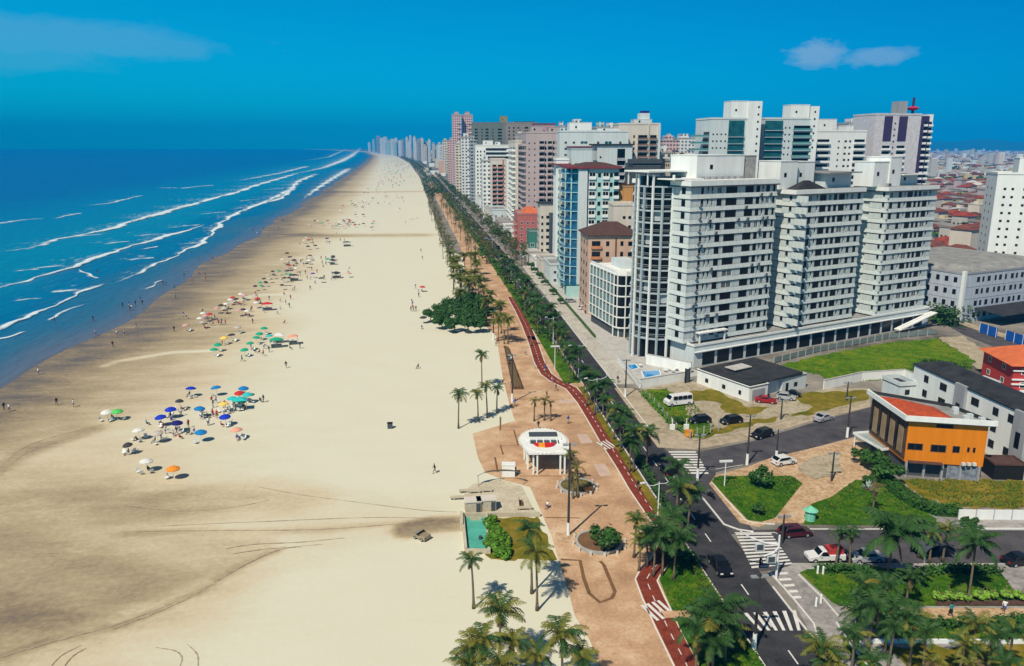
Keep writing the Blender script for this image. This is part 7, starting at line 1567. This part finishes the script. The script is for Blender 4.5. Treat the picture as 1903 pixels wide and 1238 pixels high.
def chair(x, y, label, group):
    t_ = thing('beach_chair', label, 'chair', (x, y, 0), pr_.uniform(0, 6), group); inst(CS, 'seat', t_); inst(CB, 'backrest', t_)
    for s_ in (-.24, .24): inst(CLG, 'leg', t_, (0, s_, 0))
near = [(352, 733, 'blue', 'deep blue umbrella at the top left of the nearest cluster'), (401, 731, 'azure', 'azure umbrella in the middle of the top row'), (450, 732, 'azure', 'azure umbrella above the dark stall group'), (331, 757, 'dark', 'dark umbrella between the deep blue ones'), (316, 772, 'blue', 'deep blue umbrella left of the dark one'), (299, 787, 'blue', 'deep blue umbrella furthest left of its cluster'), (326, 798, 'navy', 'purple blue low umbrella below the furthest left one'),
        (368, 771, 'azure', 'azure umbrella alone in the middle of the cluster'), (417, 786, 'blue', 'deep blue umbrella below the yellow one'), (371, 816, 'azure', 'azure umbrella nearest to the viewer, over a dark group'), (414, 763, 'yellow', 'pale yellow umbrella at the front of the stall group'), (430, 752, 'turquoise', 'turquoise umbrella behind the yellow one'), (458, 744, 'turquoise', 'turquoise umbrella right of the stall group'), (443, 741, 'red', 'red umbrella between the two turquoise ones'), (444, 756, 'green', 'green umbrella over the stall'),
        (439, 812, 'salmon', 'faded orange umbrella right of the nearest azure one'), (216, 776, 'lime', 'bright green umbrella by itself at the wet sand'), (198, 777, 'white', 'small white umbrella beside the bright green one'), (320, 886, 'orange', 'single orange umbrella lowest on the beach'), (270, 872, 'white', 'white umbrella above left of the orange one'), (257, 813, 'white', 'white umbrella left of the brown group'), (292, 818, 'pale', 'brownish umbrella left of the nearest azure one'), (239, 840, 'dark', 'dark low umbrella left of the brownish one')]
for u, v, c, l in near:
    x, y = G(u + 3, v + 5); umbrella(x, y, c, l, 'umbrellas of the nearest cluster', 1.05 if c not in ('dark',) else .8)
    for k in range(2 if c in ('azure', 'lime', 'orange') else 3):
        a = pr_.uniform(0, 6.28); chair(x + 1.1 * math.cos(a), y + 1.1 * math.sin(a), 'white beach chair under a near cluster umbrella', 'chairs under the nearest umbrellas')
    if c in ('blue', 'dark', 'white', 'salmon', 'pale', 'red', 'green'): person(x + pr_.uniform(-.7, .9), y + pr_.uniform(-.9, .5), PK[('sit', pr_.choice(['white', 'black', 'red', 'blue', 'teal']))], 'person seated under a near cluster umbrella', 'bathers under the nearest umbrellas')
def stall(u, v, col, label, w_=2.6):
    x, y = G(u, v); t_ = thing('beach_stall', label, 'stall', (x, y, 0), .2); mt = M('umbrella_' + col, (0, 0, 0))
    m = MB(); m.prism([(-w_ / 2, -1.1), (w_ / 2, -1.1), (w_ / 2, 1.1), (-w_ / 2, 1.1)], 2.1, 2.7, mt, taper=[(-.1, -.1), (.1, -.1), (.1, .1), (-.1, .1)]); m.build('canopy', t_)
    for a in (-1, 1):
        for c in (-1, 1): m = MB(); m.tube([(a * (w_ / 2 - .1), c, 0), (a * (w_ / 2 - .1), c, 2.1)], [.03, .03], 5, METAL); m.build('post', t_)
    m = MB(); m.box(-w_ / 2 + .3, -.4, 0, w_ / 2 - .3, .3, .9, DGREY); m.build('counter', t_); m = MB(); m.box(-.4, -.3, .9, .3, .2, 1.2, WH); m.build('cool_box', t_)
stall(447, 762, 'turquoise', 'beach stall with a turquoise canopy over a dark counter'); stall(514, 646, 'green', 'green canopied beach stall right of the green umbrellas', 3.2); stall(545, 640, 'salmon', 'orange canopied beach stall at the right of the green group'); stall(497, 577, 'red', 'red canopied beach stall among the middle umbrellas', 3.4); stall(625, 517, 'dark', 'dark canopied stall nearest to the open sand', 3.4); stall(645, 458, 'dark', 'dark canopied stall beyond, towards the far crowd', 4)
stall(618, 492, 'dark', 'small dark canopied stall above the nearest dark one', 2.6); stall(520, 637, 'white', 'white canopied stall behind the green one', 2.4); stall(547, 522, 'dark', 'dark stall beside the purple umbrella', 3.6)
mids = [(396, 660, 'green', 'green umbrella lowest of the left green pair'), (404, 650, 'green', 'green umbrella upper of the left green pair'), (454, 660, 'green', 'green umbrella lowest of the slanting row'), (464, 648, 'green', 'second green umbrella of the slanting row'), (474, 637, 'green', 'third green umbrella of the slanting row'), (481, 629, 'green', 'fourth green umbrella of the slanting row'), (489, 619, 'green', 'topmost green umbrella of the slanting row'),
        (416, 637, 'yellow', 'small yellow umbrella above the left green pair'), (430, 632, 'dark', 'dark umbrella right of the small yellow one'), (440, 617, 'pale', 'pale umbrella behind the dark one'), (500, 634, 'turquoise', 'turquoise umbrella left of the white stall'), (345, 613, 'pinkish', 'pink white umbrella alone at the left end of the middle group'), (580, 514, 'purple', 'tall purple umbrella among dark groups')]
for u, v, c, l in mids:
    x, y = G(u + 2, v + 3); umbrella(x, y, c, l, 'umbrellas of the green group'); chair(x + .8, y - .5, 'white beach chair under a green group umbrella', 'chairs under the green group umbrellas')
gm = [(372, 600), (383, 595), (376, 608), (390, 592), (378, 590), (412, 575), (420, 572), (405, 580), (418, 580), (434, 560), (428, 564), (440, 563), (448, 553), (455, 555), (474, 556), (480, 562), (476, 570), (452, 583), (459, 586), (445, 585)]
for i, (u, v) in enumerate(gm): x, y = G(u, v + 3); umbrella(x, y, ['white', 'pinkish', 'pale', 'red', 'white', 'dark'][i % 6], '%s umbrella in the crowded rows left of the red stall' % ['white', 'pink', 'pale', 'red', 'white', 'dark'][i % 6], '%s umbrellas left of the red stall' % ['white', 'pink', 'pale', 'red', 'white', 'dark'][i % 6], .95); person(x + .9, y - .7, PK[('sit', ['black', 'white', 'red'][i % 3])], 'person seated in the crowded rows left of the red stall', 'bathers left of the red stall')
dk = [(475 + 8 * i, 541 - 7 * i) for i in range(5)] + [(486 + 8 * i, 540 - 7 * i) for i in range(5)] + [(524 + 3 * i, 539 - 7 * i) for i in range(5)] + [(534 + 3 * i, 532 - 7 * i) for i in range(4)]
for i, (u, v) in enumerate(dk): x, y = G(u, v); umbrella(x, y, ['dark', 'green', 'dark', 'pale'][i % 4], 'small %s umbrella in the slanting ranks on damp sand' % ['dark', 'green', 'dark', 'pale'][i % 4], 'slanting ranks of small %s umbrellas' % ['dark', 'green', 'dark', 'pale'][i % 4], .8)
fr_ = random.Random(9)
def crowd(pts, n, su, sv, tag_, pu=.6):
    for i in range(n):
        u, v = fr_.choice(pts); u += fr_.gauss(0, su); v += fr_.gauss(0, sv); x, y = G(u, v)
        if x < shx(y) + 6 or x > edx(y) - 2: continue
        c = fr_.choice(['dark', 'white', 'dark', 'pale', 'green', 'pinkish', 'red', 'navy', 'dark'])
        if fr_.random() < pu: umbrella(x, y, c, 'small %s umbrella %s' % (c if c != 'pinkish' else 'pink', tag_), '%s umbrellas %s' % (c, tag_), 1.05)
        else: person(x, y, fr_.randrange(15), 'tiny bather %s' % tag_, 'bathers %s' % tag_)
crowd([(570, 455), (580, 450), (560, 465), (605, 452), (555, 480), (545, 490), (565, 490), (575, 485), (540, 500), (610, 490), (600, 520), (632, 515)], 52, 9, 5, 'in the scattered groups before the first drain line')
crowd([(610, 412), (640, 420), (655, 418), (632, 425), (660, 405), (680, 420), (590, 420)], 40, 16, 4, 'near the first drain line')
crowd([(655, 380), (665, 385), (675, 378), (650, 388), (690, 376), (720, 367), (705, 363), (735, 368)], 50, 12, 4, 'between the two drain lines')
crowd([(705, 340), (720, 335), (735, 338), (700, 345), (728, 345)], 50, 12, 4, 'beyond the second drain line')
crowd([(725, 320), (730, 312), (740, 320), (720, 325)], 34, 12, 3, 'in the far throng under the haze', .5)
crowd([(750, 300), (745, 305), (760, 300)], 26, 10, 2.5, 'at the hazy end of the beach', .5)
crowd([(780, 545), (770, 575), (790, 600), (785, 605), (765, 410), (775, 412), (758, 412), (787, 470), (730, 384), (742, 392), (770, 560)], 22, 4, 4, 'on the sand beside the palm belt', .3)
m = MB()
for i in range(700):
    u = fr_.gauss(745, 18); v = 282 + abs(fr_.gauss(0, 18)); x, y = G(u, max(v, 280))
    if x < shx(y) + 12 or x > edx(y) - 4 or y < 900: continue
    mt = M('umbrella_' + fr_.choice(['dark', 'white', 'pale', 'red', 'green']), (0, 0, 0)); m.tube([(x, y, 1.6), (x, y, 2.3)], [1.2, .1], 6, mt, False); m.box(x - .8, y - .6, 0, x + .6, y + .2, .6, mt)
m.build('distant_beach_crowd', kind='stuff', label='specks of umbrellas and bathers crowding the far hazy sand')
# litter bins, dark boxes on the sand
for (u, v, l) in ((725, 796, 'dark litter bin alone on the open sand'), ):
    x, y = G(u, v); t_ = thing('litter_bin', l, 'bin', (x, y, 0)); m = MB(); m.box(-.45, -.35, 0, .45, .35, 1., DGREY); m.build('body', t_); m = MB(); m.box(-.5, -.4, 1., .5, .4, 1.08, BLK); m.build('lid', t_)

for i in range(26):
    y = pr_.uniform(118, 300); x = pr_.uniform(15, 26) if y < 200 else pr_.uniform(14, 25)
    person(x, y, pr_.randrange(10), 'person strolling on the upper promenade beyond the pergola', 'strollers on the upper promenade', .03)
for i, (y, s_) in enumerate(((246, .7), (262, .8), (281, .75), (296, .85), (310, .8), (322, .9))): tree(41.2, y, BS[0] if i % 2 else BT[0], 'street tree on the pale inland footway of the avenue, %s from the viewer' % words[i], 'street trees on the inland footway', s_ * (1 if i % 2 else .6))
m = MB()      # grass blades and tufts that break the lawn edges
for poly in ([(1323, 897), (1339, 886), (1470, 886), (1491, 900), (1440, 964), (1390, 968)], [(1493, 975), (1545, 925), (1590, 893), (1650, 900), (1690, 935), (1740, 978)], [(1486, 1066), (1855, 1060), (1905, 1128), (1560, 1128)], [(1615, 1163), (1900, 1160), (1900, 1192), (1650, 1193)], [(1672, 892), (1900, 897), (1900, 946), (1785, 943)], [(1236, 1104), (1262, 1020), (1298, 1050), (1345, 1118), (1425, 1245), (1300, 1238)], [(1434, 683), (1652, 637), (1742, 630), (1812, 672), (1672, 705), (1553, 711)], [(1192, 727), (1275, 735), (1330, 795), (1256, 800)]):
    P = px_line(poly); C0 = (sum(p[0] for p in P) / len(P), sum(p[1] for p in P) / len(P))
    for i in range(1500):
        k = pr_.randrange(len(P)); a, c = P[k], P[(k + 1) % len(P)]; t = pr_.random(); e = 1 - abs(pr_.gauss(0, .35)); e = max(.02, min(1.01, e)) if pr_.random() < .6 else pr_.random() ** .5
        x = C0[0] + ((a[0] + (c[0] - a[0]) * t) - C0[0]) * e; y = C0[1] + ((a[1] + (c[1] - a[1]) * t) - C0[1]) * e; r = pr_.uniform(.08, .2); an = pr_.uniform(0, 3.14); dx, dy = math.cos(an) * r, math.sin(an) * r
        m.face([(x - dx, y - dy, .15), (x + dx, y + dy, .15), (x + dx * .4 + .05, y + dy * .4, .15 + r * 1.2)], pr_.choice([LEAF, LEAFL, LEAFY, LEAFB]))
m.build('grass_tufts', kind='stuff', label='rough tufts of grass over the lawns and plots')

for i in range(90):
    u, v = pr_.choice([(395, 598), (425, 575), (470, 655), (370, 780), (330, 800), (430, 760), (570, 520), (600, 500), (540, 540), (620, 455), (500, 570)]); u += pr_.gauss(0, 26); v += pr_.gauss(0, 9); x, y = G(u, v)
    if x < shx(y) + 8: continue
    person(x, y, pr_.randrange(15), 'small bather standing or sitting about the umbrella groups', 'bathers about the umbrella groups')
for i in range(40):
    v = pr_.uniform(330, 640); y = G(500, v)[1]; x = shx(y) + pr_.gauss(1, 5); person(x, y, pr_.randrange(10), 'small figure walking or paddling along the waterline', 'figures along the waterline')
